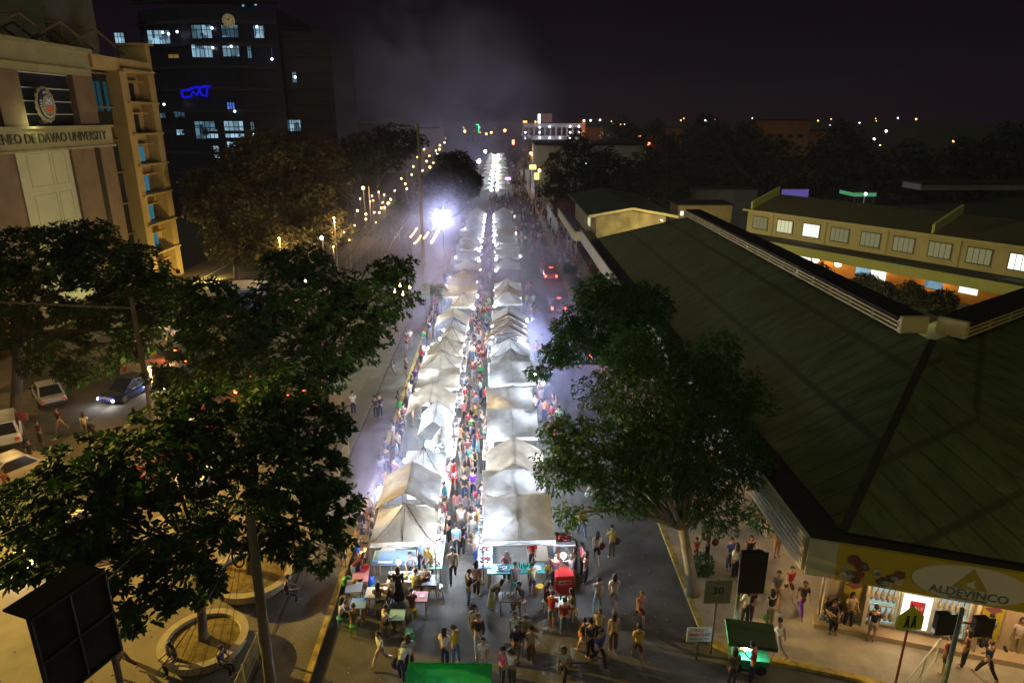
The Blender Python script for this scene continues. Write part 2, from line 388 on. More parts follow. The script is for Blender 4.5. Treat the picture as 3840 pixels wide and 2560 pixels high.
# ochre pilaster grid
W(MB().b2(XF - 1.2, 73.0, 23.3, XF + .3, 85.2, 24.6), 'parapet', m_uyl)
for y0, y1 in ((77.3, 78.8), (83.5, 84.9)): W(MB().b2(XF - 1.1, y0, 0, XF + .55, y1, 23.3), 'pilaster', m_uyl)
W(MB().b2(XF - 3, 85.2, 0, XF - .1, 86.2, 26.5).b2(XF - 3.3, 84.9, 26.5, XF + .3, 86.5, 26.7), 'corner_pier', m_uyl)
W(MB().b2(XF - 1.15, 78.8, 0, XF - .75, 83.5, 23.3), 'bay_wall', m_uyl)
for k in range(7):
    z = 1.0 + 3.3 * k
    W(MB().b2(XF - .75, 78.0, z + 2.6, XF + .75, 84.9, z + 2.82), 'sun_ledge', m_uyl)
    W(MB().b2(XF - .75, 79.4, z + 1.55, XF + .2, 82.9, z + 1.68), 'window_hood', m_uyl)
    lit = k in (1, 2, 3, 4)
    f = W(MB().b2(XF - .74, 79.6, z - .4, XF - .70, 82.4, z + 1.5), 'window_frame', m_dark)
    for j in range(4): MB().b2(XF - .69, 79.7 + .67 * j, z - .3, XF - .67, 80.28 + .67 * j, z + 1.4).build('pane', m_blwin if lit and k < 4 else (m_blwin if k == 4 else m_dark), f, world=True)
# penthouse and roof trusses
W(MB().b2(XF - 18, 80.5, 24.2, XF - 8, 90.5, 34), 'penthouse', M('bare_concrete', (.22, .22, .16), .9, .25, .4))
mb = MB()
for y in (54, 60, 66, 72, 78):
    mb.tube([(XF - 1.5, y - 5, 25.4), (XF - 1.5, y, 27.3), (XF - 1.5, y + 5, 25.3)], .12, 4).tube([(XF - 6, y - 5, 25.4), (XF - 6, y, 27.3), (XF - 6, y + 5, 25.3)], .12, 4)
    mb.tube([(XF - 1.5, y, 27.3), (XF - 6, y, 27.3)], .08, 4)
    for q in (-3.3, 0, 3.3): mb.tube([(XF - 1.5, y + q, 24.2), (XF - 1.5, y + q, 27.3 - abs(q) * .38)], .07, 4)
W(mb, 'roof_truss', m_ubr)

# ---------------------------------------------------------------- dark glass tower behind it
m_tw = M('tower_cladding', (.012, .018, .05), .35, .3, .3); m_tsl = M('tower_slab_edge', (.03, .03, .05), .7)
def MROOM(name, col, strength, scale=.9):        # a lit room seen through glass: bright wall, darker furniture
    m = ME(name, col, strength); nt = m.node_tree; e = [n for n in nt.nodes if n.type == 'EMISSION'][0]
    tc = nt.nodes.new('ShaderNodeTexCoord'); vo = nt.nodes.new('ShaderNodeTexVoronoi'); vo.distance = 'CHEBYCHEV'; vo.inputs['Scale'].default_value = scale
    mp = nt.nodes.new('ShaderNodeMapping'); mp.inputs['Scale'].default_value = (1, 1, .7); nt.links.new(tc.outputs['Object'], mp.inputs[0]); nt.links.new(mp.outputs[0], vo.inputs['Vector'])
    sp = nt.nodes.new('ShaderNodeSeparateColor'); nt.links.new(vo.outputs['Color'], sp.inputs[0])
    mr = nt.nodes.new('ShaderNodeMapRange'); mr.inputs[3].default_value = strength * .12; mr.inputs[4].default_value = strength * 1.5
    nt.links.new(sp.outputs[0], mr.inputs[0]); nt.links.new(mr.outputs[0], e.inputs[1]); return m
m_room = [MROOM('office_light', (.34, .58, .76), .36), MROOM('dim_office', (.16, .34, .46), .22), MROOM('blue_office', (.10, .20, .75), .35), ME('white_panel_light', (.8, .92, 1.), 2.2), ME('amber_room', (.8, .5, .1), .12)]
m_neon = ME('blue_neon', (.01, .01, 1.), .28)
TY = 128.
tw = thing('office_tower', 'dark curved office tower with scattered blue-white lit windows and a clock', 'office tower', (-50, TY + 12, 0))
def arcpt(t, off=0.):                      # plan of the rounded front, t from 0 to 1
    x = -64 + 26 * t
    y = TY + 10 * (abs(t - .62) * 1.35) ** 2.1 - off
    return x, y
mb = MB()
outline = [arcpt(k / 16) for k in range(17)] + [(-38, TY + 26), (-64, TY + 26)]
mb.ext([(x, y, 0) for x, y in outline], (0, 0, 36.5)); W(mb, 'tower_wall', m_tw, tw)
for k in range(11):
    z = 1.5 + 3.6 * k
    mb = MB(); mb.ext([(arcpt(j / 16, .35)[0], arcpt(j / 16, .35)[1], z) for j in range(17)] + [(-38, TY + 5, z), (-64, TY + 5, z)], (0, 0, .55)); W(mb, 'floor_slab', m_tsl, tw)
mb = MB().b2(-38, TY + 4, 0, -29.5, TY + 24, 33); W(mb, 'rear_wing', M('wing_cladding', (.028, .026, .035), .8, .2, .3), tw)
mb = MB()
for k in range(12): mb.b2(-37.9, TY + 3.7, 2 + 2.7 * k, -29.4, TY + 4.0, 2.25 + 2.7 * k)
W(mb, 'wing_band', m_tsl, tw)
def tower_win(px0, px1, py0, py1, mi, bars=4, off=.12, Y=None):
    c = D((px0 + px1) / 2, (py0 + py1) / 2, TY)
    t = min(1, max(0, (c.x + 64) / 26)); yy = Y or arcpt(t)[1]
    a, b = D(px0, py0, yy - off), D(px1, py1, yy - off)
    fr = MB().b2(min(a.x, b.x) - .15, yy - off, b.z - .15, max(a.x, b.x) + .15, yy - off + .4, a.z + .15).build('window_frame', m_tw, tw, world=True)
    n = max(1, bars); dx = (b.x - a.x) / n
    mb = MB(); 
    for j in range(n):
        for (z0, z1) in ((b.z, b.z + (a.z - b.z) * .62), (b.z + (a.z - b.z) * .67, a.z)):
            mb.b2(a.x + dx * j + .06, yy - off - .03, z0, a.x + dx * (j + 1) - .06, yy - off, z1)
    p = mb.build('pane', m_room[mi], fr); p.location = -Vector(fr.location) - Vector(tw.location)
for wd in [(550, 668, 115, 165, 0, 5), (427, 470, 124, 165, 0, 3), (715, 797, 95, 145, 1, 4), (755, 797, 95, 143, 0, 2), (828, 896, 95, 140, 1, 4), (923, 992, 98, 143, 0, 4), (716, 800, 168, 215, 0, 5), (832, 900, 168, 212, 0, 4), (925, 945, 170, 218, 1, 2), (1006, 1024, 180, 228, 2, 2),
           (630, 672, 205, 218, 4, 2), (728, 832, 456, 520, 1, 5), (772, 820, 488, 518, 0, 3), (838, 918, 455, 516, 0, 4), (938, 958, 458, 508, 1, 2), (798, 826, 548, 592, 0, 2), (850, 894, 532, 590, 0, 3), (660, 692, 487, 506, 0, 2), (652, 694, 420, 440, 1, 3), (850, 882, 385, 416, 2, 3), (598, 622, 425, 442, 1, 2)]:
    tower_win(*wd)
for wd in [(1094, 1114, 266, 310, 0, 3), (1050, 1058, 455, 492, 3, 1), (1068, 1130, 450, 492, 0, 7)]: tower_win(*wd, Y=TY + 4)
for (px, py) in ((610, 122), (664, 120), (632, 128), (795, 106), (963, 101), (798, 180), (867, 175), (1107, 290), (950, 505), (1020, 222), (880, 418), (615, 392)):
    p = D(px, py, TY - .6); MB().ball(tuple(p), .22, 6, 4).build('ceiling_light', m_room[3], tw, world=True)
p = D(857, 78, TY - .5); ck = MB().lathe([(1.05, -.1), (1.05, .1)], p, 24, 0, (1, 1), Matrix.Rotation(PI / 2, 3, 'X')).build('clock_face', ME('clock_glow', (.55, .45, .2), .14), tw, world=True)
mb = MB()
for k in range(12): mb.box((p.x + .85 * math.sin(k * PI / 6), p.y - .2, p.z + .85 * math.cos(k * PI / 6)), (.08, .05, .25), 0, 0, Matrix.Rotation(k * PI / 6, 3, 'Y'))
mb.beam((p.x, p.y - .2, p.z), (p.x + .3, p.y - .2, p.z + .5), .1, .1).beam((p.x, p.y - .2, p.z), (p.x - .6, p.y - .2, p.z + .4), .08, .08)
o = mb.build('clock_mark', m_tw, ck); o.location = -Vector(ck.location) - Vector(tw.location)
mb = MB(); a = D(682, 345, TY - .4)
pts = [(0, -.9), (0, .2), (1.2, .3), (2.4, .8), (3.4, .7), (4.2, .95), (5.0, .8)]
mb.tube([(a.x + u, a.y, a.z + v) for u, v in pts], .22, 5).tube([(a.x + u, a.y, a.z + v) for u, v in [(0, -.9), (1.4, -.8), (1.9, 0), (2.6, -.6), (3.0, .2)]], .2, 5).tube([(a.x + u, a.y, a.z + v) for u, v in [(3.0, .7), (3.4, -.6), (4.2, -.7), (4.4, .6)]], .2, 5)
W(mb, 'neon_tube', m_neon, tw)
a = D(903, 10, TY + 6); W(MB().b2(a.x - 2, a.y, a.z - 6, a.x + 2, a.y + 3, a.z + 2), 'roof_room', m_tw, tw)
for dx, dz in ((0, 0), (.2, -1.2), (2.4, -.5)): MB().b2(a.x + dx, a.y - .2, a.z + dz, a.x + dx + .4, a.y - .1, a.z + dz + .8).build('roof_lamp', m_room[0], tw, world=True)

# ---------------------------------------------------------------- shopping arcade on the corner
m_roof = M('weathered_roof_sheet', (.075, .07, .04), .7, .28, .35, 0, 0, (.25, 3, 1))
def roof_mat(name, axis):
    m = bpy.data.materials.new(name); nt, out = nodes(m)
    c, f, v = mottled(nt, (.075, .098, .034), .42, .9, 7, (.22, 1.6, 1) if axis < 1 else (1.2, .25, 1))
    tc = nt.nodes.new('ShaderNodeTexCoord'); mp = nt.nodes.new('ShaderNodeMapping'); mp.inputs['Rotation'].default_value = (0, 0, axis)
    wv = nt.nodes.new('ShaderNodeTexWave'); wv.wave_type = 'BANDS'; wv.bands_direction = 'Y'; wv.inputs['Scale'].default_value = 1.25; wv.inputs['Distortion'].default_value = .15
    nt.links.new(tc.outputs['Object'], mp.inputs[0]); nt.links.new(mp.outputs[0], wv.inputs['Vector'])
    p = nt.nodes.new('ShaderNodeBsdfPrincipled'); p.inputs['Roughness'].default_value = .65
    b = nt.nodes.new('ShaderNodeBump'); b.inputs['Strength'].default_value = .22; b.inputs['Distance'].default_value = .03
    nt.links.new(wv.outputs['Fac'], b.inputs['Height']); nt.links.new(b.outputs[0], p.inputs['Normal'])
    w2 = nt.nodes.new('ShaderNodeTexWave'); w2.bands_direction = 'X'; w2.inputs['Scale'].default_value = .1; w2.inputs['Distortion'].default_value = .05      # sheet laps
    w3 = nt.nodes.new('ShaderNodeTexWave'); w3.bands_direction = 'Y'; w3.inputs['Scale'].default_value = .32; w3.inputs['Distortion'].default_value = .05     # sheet edges
    mxx = nt.nodes.new('ShaderNodeMath'); mxx.operation = 'MAXIMUM'
    for k, wq in enumerate((w2, w3)): nt.links.new(mp.outputs[0], wq.inputs['Vector']); nt.links.new(wq.outputs['Fac'], mxx.inputs[k])
    gt = nt.nodes.new('ShaderNodeMapRange'); gt.inputs[1].default_value = .965; gt.inputs[2].default_value = .995; gt.inputs[4].default_value = .55; nt.links.new(mxx.outputs[0], gt.inputs[0])
    n2 = nt.nodes.new('ShaderNodeTexNoise'); n2.inputs['Scale'].default_value = .28; n2.inputs['Detail'].default_value = 6; nt.links.new(tc.outputs['Object'], n2.inputs['Vector'])
    r2 = nt.nodes.new('ShaderNodeMapRange'); r2.inputs[1].default_value = .52; r2.inputs[2].default_value = .68; nt.links.new(n2.outputs['Fac'], r2.inputs[0])
    ma = nt.nodes.new('ShaderNodeMix'); ma.data_type = 'RGBA'; ma.inputs[7].default_value = (.075, .072, .026, 1); nt.links.new(c, ma.inputs[6]); nt.links.new(r2.outputs[0], ma.inputs[0])     # rusty stains
    md = nt.nodes.new('ShaderNodeMix'); md.data_type = 'RGBA'; md.inputs[7].default_value = (.015, .015, .010, 1); nt.links.new(ma.outputs[2], md.inputs[6]); nt.links.new(gt.outputs[0], md.inputs[0])
    nt.links.new(md.outputs[2], p.inputs['Base Color'])
    nt.links.new(p.outputs[0], out.inputs[0]); return m
m_rA, m_rB, m_rF = roof_mat('roof_sheet_street', 0), roof_mat('roof_sheet_side', rad(34)), roof_mat('roof_sheet_hip', rad(72))
m_facia = M('ribbed_fascia', (.44, .42, .33), .7, .12, .8)
m_gut = M('dark_gutter', (.025, .022, .02), .8, .3, 2)
m_sign = M('mustard_sign', (.42, .32, .03), .6, .1, 1.2); m_oval = M('sign_oval', (.55, .50, .46), .6, .06); m_slet = M('sign_letters', (.10, .14, .13), .6)
m_cream = M('cream_wall', (.56, .47, .30), .85, .1, .8); m_tan = M('tan_wall', (.40, .30, .20), .85, .15, 1.)
ar = thing('shopping_arcade', 'low corner shopping arcade with big dark hipped roof and mustard sign band', 'shopping arcade', (20, 40, 0))
def A(mb, name, mat, parent=None): return mb.build(name, mat, parent or ar, world=True)
dirB = Vector((.83, .557, 0)); apex = Vector((20, 29.5, 8.9)); A2 = Vector((20.3, 71, 8.9)); B2 = apex + dirB * 44
P0, P1, P2 = Vector((12.3, 84, 4.4)), Vector((12.3, 20.9, 4.6)), Vector((18.7, 18.5, 4.6)); P3 = P2 + dirB * 46
CC = Vector((28, 44.5, 4.6)); CN = Vector((28, 84, 4.6)); C3 = CC + dirB * 40
A(MB().poly([P0, P1, apex, A2]), 'roof_slope', m_rA)
A(MB().poly([P1, P2, apex]), 'roof_slope', m_rF)
A(MB().poly([P2, P3, B2, apex]), 'roof_slope', m_rB)
A(MB().poly([apex, CC, CN, A2]), 'roof_slope', m_rA)
A(MB().poly([apex, B2, C3, CC]), 'roof_slope', m_rB)
A(MB().poly([A2, CN, P0]), 'roof_slope', m_rA)
for p, q in ((apex, P1), (A2, P0)): A(MB().beam(p + Vector((0, 0, .05)), q + Vector((0, 0, .05)), .3, .1), 'hip_cap', m_gut)
# louvred ridge ventilators
m_louv = M('louvre_cream', (.60, .50, .26), .7, .1, 1)
def ridge_vent(p, q, name='ridge_vent'):
    d = (q - p).normalized(); n = Vector((-d.y, d.x, 0)); mb = MB()
    body = MB().beam(p + Vector((0, 0, .25)), q + Vector((0, 0, .25)), 1.1, .7)
    v = A(body, 'ridge_vent', m_gut)
    mb = MB()
    for s in (-1, 1):
        for z in (.05, .25, .45): mb.beam(p + n * s * .62 + Vector((0, 0, z)), q + n * s * .62 + Vector((0, 0, z)), .12, .09)
        L = (q - p).length; k = 0.
        while k < L:
            mb.box(p + d * k + n * s * .62 + Vector((0, 0, .25)), (.1, .1, .55), math.atan2(d.y, d.x)); k += 2.4
    o = mb.build('louvre_slat', m_louv, v); o.location = -Vector(v.location) - Vector(ar.location)
    c = MB().beam(p + Vector((0, 0, .66)), q + Vector((0, 0, .66)), 1.5, .12).build('vent_lid', m_gut, v); c.location = -Vector(v.location) - Vector(ar.location)
    e = MB().box(p - d * .1 + Vector((0, 0, .35)), (.3, 1.3, .8), math.atan2(d.y, d.x)).build('vent_end', m_louv, v); e.location = -Vector(v.location) - Vector(ar.location)
ridge_vent(apex + Vector((-.1, 1.6, 0)), A2 + Vector((0, .3, 0)))
ridge_vent(apex + dirB * 1.9, B2)
# fascias, gutter and soffit
FX = 10.9; F0 = Vector((10.9, 20.45, 0)); F1 = Vector((19.0, 17.75, 0)); fd = (F1 - F0).normalized(); fn = Vector((fd.y, -fd.x, 0))
mb = MB().b2(FX - .08, 20.6, 3.2, FX + .08, 90, 4.62)
A(mb, 'street_fascia', m_facia)
mb = MB()
for k in range(6): mb.b2(FX - .115, 20.65, 3.3 + .22 * k, FX - .08, 60, 3.42 + .22 * k)
A(mb, 'fascia_rib', m_facia)
A(MB().ext([(FX + .08, 20.6, 4.42), (FX + .08, 90, 4.42), (12.35, 90, 4.42), (12.35, 20.9, 4.42)], (0, 0, .05)), 'gutter', m_gut)
A(MB().ext([F0 + Vector((.2, .2, 4.42)), F1 + Vector((.2, .3, 4.42)), P2 + Vector((0, 0, -.18)), P1 + Vector((0, 0, -.18))], (0, 0, .04)), 'gutter', m_gut)
A(MB().ext([F0 + Vector((0, .2, 3.25)), F1 + Vector((0, .2, 3.25)), (21, 21, 3.25), (16, 25, 3.25), (16, 90, 3.25), (FX + .08, 90, 3.25)], (0, 0, .08)), 'soffit', M('soffit_board', (.42, .38, .30), .8))
A(MB().beam(F0 + Vector((0, 0, 3.91)), F0 + fd * .95 + Vector((0, 0, 3.91)), .14, 1.42), 'corner_fascia', m_facia)
sg = A(MB().beam(F0 + fd * .95 + Vector((0, 0, 3.91)), F1 + fd * 4 + Vector((0, 0, 3.91)), .16, 1.44), 'sign_band', m_sign)
def on_sign(u, v, off=.1): return F0 + fd * u + Vector((0, 0, v)) - fn * (-off)
def S_add(mb, name, mat):
    o = mb.build(name, mat, sg); o.location = -Vector(sg.location) - Vector(ar.location); return o
ocx = 5.05
S_add(MB().ext([on_sign(ocx + 1.75 * math.cos(2 * PI * k / 40) , 3.91 + .70 * math.sin(2 * PI * k / 40), .085) for k in range(40)], fn * .03), 'sign_oval', m_oval)
S_add(MB().ext([on_sign(ocx - .52, 3.76, .116), on_sign(ocx + .52, 3.76, .116), on_sign(ocx, 4.55, .116)], fn * .02), 'sign_triangle', M('triangle_gold', (.34, .27, .03), .6))
S_add(MB().ext([on_sign(ocx - .2 + .34 * c, 3.8 + .3 * s_, .137) for c, s_ in [(0, 0), (.3, .2), (.2, .6), (.6, .9), (.9, 1.1), (.8, .5), (1.1, .2), (.7, 0), (.5, .3)]], fn * .01), 'sign_figure', m_oval)
text_mesh('sign_lettering', 'ALDEVINCO', .42, m_slet, .012, sg, Matrix.Translation(-Vector(sg.location) - Vector(ar.location)) @ face_matrix(on_sign(ocx, 3.56, .13), fd, (0, 0, 1)))
text_mesh('sign_lettering', 'SHOPPING CENTER', .13, m_slet, .008, sg, Matrix.Translation(-Vector(sg.location) - Vector(ar.location)) @ face_matrix(on_sign(ocx, 3.35, .13), fd, (0, 0, 1)))
pc = [M('print_' + n, c, .7, .3, 9) for n, c in (('brown', (.12, .06, .04)), ('cream', (.5, .42, .34)), ('teal', (.10, .18, .2)), ('maroon', (.16, .05, .06)), ('grey', (.3, .28, .26)))]
for (u0, u1, zl, n) in ((1.1, 2.95, 3.35, 26), (7.3, 9.6, 3.3, 26)):
    for k in range(n):
        u = R.uniform(u0, u1); z = zl + R.random() ** 1.6 * (1.05 if u < u0 + .9 else .55); r = R.uniform(.08, .2)
        S_add(MB().ext([on_sign(u + r * R.uniform(.8, 1.3) * math.cos(2 * PI * j / 9), z + r * R.uniform(.7, 1.2) * math.sin(2 * PI * j / 9), .085 + .002 * k) for j in range(9)], fn * .003), 'sign_print', pc[k % 5])
# shop front under the sign
SB = Vector((12.9, 21.45, 0))
def on_front(u, v, off=0.): return SB + fd * u + Vector((0, 0, v)) + fn * off
A(MB().beam(on_front(-.6, 1.7, -.2), on_front(9, 1.7, -.2), .3, 3.1), 'front_wall', m_tan)
A(MB().beam(on_front(-.8, .19, .25), on_front(9, .19, .25), .6, .3), 'plinth', m_tan)
m_shop = ME('shop_interior', (1., .96, .86), 1.0, True); m_shop2 = ME('shop_display', (.45, .62, .6), .35, True)
for u0, u1, mt in ((.95, 1.95, m_shop2), (2.1, 3.1, m_shop), (3.2, 4.25, m_shop2)):
    f = A(MB().beam(on_front(u0, 1.7, .0), on_front(u1, 1.7, .0), .06, 2.2), 'shop_window', mt)
    fr = MB()
    for a, b, c, d in ((u0 - .05, 1.7, u0 + .02, 2.3), (u1 - .02, 1.7, u1 + .05, 2.3)): fr.beam(on_front(a, b, .05), on_front(c, b, .05), .1, d)
    for z in ((.58, 1.35, 2.82) if mt is m_shop2 else (.58, 2.1, 2.82)): fr.beam(on_front(u0, z, .06), on_front(u1, z, .06), .08, .06)
    o = fr.build('window_frame', m_pale, f); o.location = -Vector(f.location) - Vector(ar.location)
    if mt is m_shop2:
        g = MB()
        for r_ in range(2):
            for k in range(5): g.lathe([(.02, 0), (.11, .12), (.09, .34), (.03, .5), (.02, .62)], on_front(u0 + .12 + .19 * k, .7 + .85 * r_, .08), 7)
        o = g.build('display_vase', pc[4], f); o.location = -Vector(f.location) - Vector(ar.location)
    else:
        o = MB().beam(on_front(u0 + .28, 1.5, .05), on_front(u0 + .78, 1.5, .05), .02, .55).build('sale_poster', M('sale_red', (.5, .04, .06), .6), f); o.location = -Vector(f.location) - Vector(ar.location)
        tm = text_mesh('poster_lettering', 'SALE', .19, m_cwhite, .004, f, Matrix.Translation(-Vector(f.location) - Vector(ar.location)) @ face_matrix(on_front(u0 + .53, 1.5, .07), fd, (0, 0, 1)))
for u in (.45, 5.0):
    A(MB().beam(on_front(u - .32, 1.75, .02), on_front(u + .32, 1.75, .02), .06, 2.1), 'banner_panel', m_sign)
    A(MB().ext([on_front(u - .3, 2.0, .055), on_front(u, 1.83, .055), on_front(u + .3, 2.0, .055), on_front(u, 2.17, .055)], fn * .01), 'banner_emblem', pc[3])
for u in (-.55, .87, 4.42): A(MB().beam(on_front(u, 1.6, .12), on_front(u + .12, 1.6, .12), .2, 3.2), 'column', m_cream)
for k in range(9):
    A(MB().b2(15.4, 25 + 7 * k, .13, 15.6, 31.4 + 7 * k, 3.25), 'arcade_wall', m_tan)
    A(MB().b2(12.35, 27 + 7 * k, .13, 12.65, 27.3 + 7 * k, 3.25), 'column', m_cream)
for p in [(12.6, 22.2), (14.2, 19.9), (16.6, 19.2), (18.8, 18.6), (13.2, 27), (13.2, 34), (13.3, 62), (13.4, 72)]:
    f = MB().b2(p[0] - .2, p[1] - .2, 3.17, p[0] + .2, p[1] + .2, 3.24).build('downlight', ME('downlight_glow', (1., .72, .38), 3), ar, world=True)
    lamp(None, (p[0], p[1], 3.1), 62 if p[1] < 24 else 45, (1., .66, .33) if p[1] < 60 else (1., .5, .12), .1)

# ---------------------------------------------------------------- back wing with its row of windows
m_wing = M('wing_render', (.50, .42, .24), .85, .1, .6); m_wgrn = M('wing_canopy', (.42, .42, .16), .8, .1, .6); m_orange = M('orange_shop_wall', (.62, .25, .05), .8, .2, 1)
W0, W1 = Vector((34.2, 93.5, 0)), Vector((55.5, 57.5, 0)); wd = (W1 - W0).normalized(); wn = Vector((wd.y, -wd.x, 0)); wl = (W1 - W0).length
if wn.x > 0: wn = -wn
bw = thing('arcade_back_wing', 'long two storey cream wing with a row of louvred windows behind the courtyard', 'shop building', (46, 78, 0))
def Bw(mb, name, mat, parent=None): return mb.build(name, mat, parent or bw, world=True)
def ow(u, v, off=0.): return W0 + wd * u + Vector((0, 0, v)) + wn * off
Bw(MB().ext([ow(0, 3.7), ow(wl + 8, 3.7), ow(wl + 8, 3.7, -9), ow(0, 3.7, -9)], (0, 0, 2.9)), 'upper_wall', m_wing)
Bw(MB().ext([ow(-.5, 6.6, .6), ow(wl + 8, 6.6, .6), ow(wl + 8, 6.6, .2), ow(-.5, 6.6, .2)], (0, 0, .25)), 'eave', m_wing)
Bw(MB().add([ow(-.5, 6.86, .5), ow(wl + 8, 6.86, .5), ow(wl + 8, 8.6, -5), ow(-.5, 8.6, -5), ow(-.5, 6.86, -10), ow(wl + 8, 6.86, -10)], [(0, 1, 2, 3), (3, 2, 5, 4)]), 'roof', m_roof)
for u in (0.6, 24.5): Bw(MB().ext([ow(u, 6.9, .3), ow(u, 7.9, .3), ow(u, 9.6, -5), ow(u, 8.6, -5)], wd * .3), 'fire_wall', m_wgrn)
Bw(MB().ext([ow(-.5, 3.3, 2.2), ow(wl + 8, 3.3, 2.2), ow(wl + 8, 3.3), ow(-.5, 3.3)], (0, 0, .4)), 'canopy_slab', m_gut)
Bw(MB().ext([ow(-.5, 2.3, 2.22), ow(wl + 8, 2.3, 2.22), ow(wl + 8, 2.3, 2.3), ow(-.5, 2.3, 2.3)], (0, 0, 1.1)), 'canopy_fascia', m_wgrn)
Bw(MB().ext([ow(0, 0, -.4), ow(wl + 8, 0, -.4), ow(wl + 8, 0, -.6), ow(0, 0, -.6)], (0, 0, 3.3)), 'shop_wall', m_orange)
m_wfr = M('window_frame_brown', (.14, .12, .08), .7)
m_curt = [ME('curtained_window', (.42, .40, .20), .20), ME('lit_curtain', (.75, .75, .45), .42), ME('bright_window', (.85, .92, .8), .75)]
for k in range(11):
    u = 2.2 + 3.9 * k
    f = Bw(MB().beam(ow(u - 1.25, 5.2, .04), ow(u + 1.25, 5.2, .04), .06, 1.75), 'window', m_wfr)
    mi = 2 if k in (2, 8) else 1 if k == 1 else 0
    pb = MB()
    for j in range(4): pb.beam(ow(u - 1.12 + .57 * j, 5.2, .08), ow(u - .62 + .57 * j, 5.2, .08), .03, 1.5)
    o = pb.build('pane', m_curt[mi], f); o.location = -Vector(f.location) - Vector(bw.location)
    MBf = MB().beam(ow(u - 1.35, 4.27, .08), ow(u + 1.35, 4.27, .08), .16, .1).build('sill', m_wing, f); MBf.location = -Vector(f.location) - Vector(bw.location)
for k in range(4): Bw(MB().beam(ow(4.2 + 7.8 * k, 3.7, .06), ow(4.2 + 7.8 * k, 6.5, .06), .12, .12), 'downpipe', m_wing)
for u, h_, mt in ((9.3, 1.8, m_room[3]), (17.3, 1.5, m_room[0]), (19.2, 2.1, m_room[3]), (25.5, 1.4, m_room[0]), (29, .9, m_curt[2])):
    Bw(MB().beam(ow(u - .9, 1.4, -.35), ow(u + .9, 1.4, -.35), .05, h_ * .7), 'shop_window', mt if mt is not m_room[3] else m_curt[2])
for u in (12, 15): MB().ball(ow(u, 2.0, 1.2), .42, 10, 7).build('globe_lamp', ME('globe_glow', (1., .85, .55), 2.5), bw, world=True, smooth=True)
for u in (7, 13, 19, 26): lamp(None, ow(u, 2.6, .8), 90, (1., .72, .3), .15)

# ---------------------------------------------------------------- cream gable building and the pavement canopy beyond the arcade
gb = thing('gable_building', 'cream blockwork building with a low dark gable roof beyond the arcade', 'building', (19, 104, 0))
def Gb(mb, name, mat): return mb.build(name, mat, gb, world=True)
g0, g1, gr = G(2236, 870, 4.4), G(2492, 835, 4.4), G(2368, 790, 6.2)
gy = 93.
gx0, gx1, gxr = D(2236, 850, gy).x, D(2495, 840, gy).x, D(2368, 790, gy).x
gz0, gzr = D(2236, 803, gy).z, D(2368, 783, gy).z
Gb(MB().ext([(gx0, gy, 0), (gx1, gy, 0), (gx1, gy, gz0 - .4), (gxr, gy, gzr - .3), (gx0, gy, gz0 - .4)], (0, 26, 0)), 'wall', MPAVE('cream_blocks', (.56, .45, .26), (.53, .43, .25), (.46, .37, .22), 1.2, .8, .3, .85, .01))
Gb(MB().ext([(gx0 - 1.2, gy - .8, gz0 - .35), (gxr, gy - .8, gzr), (gxr, gy - .8, gzr + .25), (gx0 - 1.2, gy - .8, gz0 - .1)], (0, 28, 0)), 'roof', M('green_roof', (.05, .07, .055), .7, .3, .5))
Gb(MB().ext([(gxr, gy - .8, gzr), (gx1 + 1.5, gy - .8, gz0 - .45), (gx1 + 1.5, gy - .8, gz0 - .2), (gxr, gy - .8, gzr + .25)], (0, 28, 0)), 'roof', m_roof)
Gb(MB().beam((gx0 - 1.2, gy - .85, gz0 - .2), (gxr, gy - .85, gzr + .1), .12, .35).beam((gxr, gy - .85, gzr + .1), (gx1 + 1.5, gy - .85, gz0 - .3), .12, .35), 'barge_board', m_cream)
Gb(MB().b2(gx0 - .1, gy + 6, gz0 - 2.6, gx0 - .02, gy + 8.4, gz0 - 1.2), 'side_window', m_curt[1])
cn = thing('street_canopy', 'flat roofed cream street canopy before the gable building', 'canopy', (11, 103, 0))
c0, c1, c2 = G(2110, 790, 4.2), G(2172, 885, 4.2), G(2205, 872, 4.2)
MB().ext([(10.3, 91, 3.2), (12.3, 91, 3.2), (12.3, 116, 3.2), (10.3, 116, 3.2)], (0, 0, .3)).build('canopy_roof', m_gut, cn, world=True)
MB().b2(10.1, 90.8, 3.0, 10.3, 116, 4.2).b2(10.3, 90.7, 3.0, 12.4, 90.9, 4.2).build('canopy_fascia', m_cream, cn, world=True)
for k in range(5): MB().tube([(10.6, 92 + 5.8 * k, .13), (10.6, 92 + 5.8 * k, 3.2)], .08, 6).build('post', m_pale, cn, world=True)

def block(name, label, cat, x0, x1, y0, y1, z, mat, roofmat=None, win=None, wmat=None, extra=None):
    t = thing(name, label, cat, ((x0 + x1) / 2, y0, 0))
    MB().b2(x0, y0, 0, x1, y1, z).build('wall', mat, t, world=True)
    MB().b2(x0 - .3, y0 - .3, z, x1 + .3, y1 + .3, z + .5).build('roof', roofmat or m_gut, t, world=True)
    for (a, b, c, d) in win or []:
        MB().b2(a, y0 - .12, c, b, y0, d).build('window', wmat or m_dark, t, world=True)
    return t
m_bred = M('dim_red_wall', (.16, .07, .06), .9, .2, .3); m_bgrey = M('grey_block', (.22, .21, .22), .9, .2, .3); m_bwhite = M('white_render', (.46, .46, .46), .85, .15, .4); m_bora = M('orange_lit_render', (.35, .14, .05), .9, .2, .3)
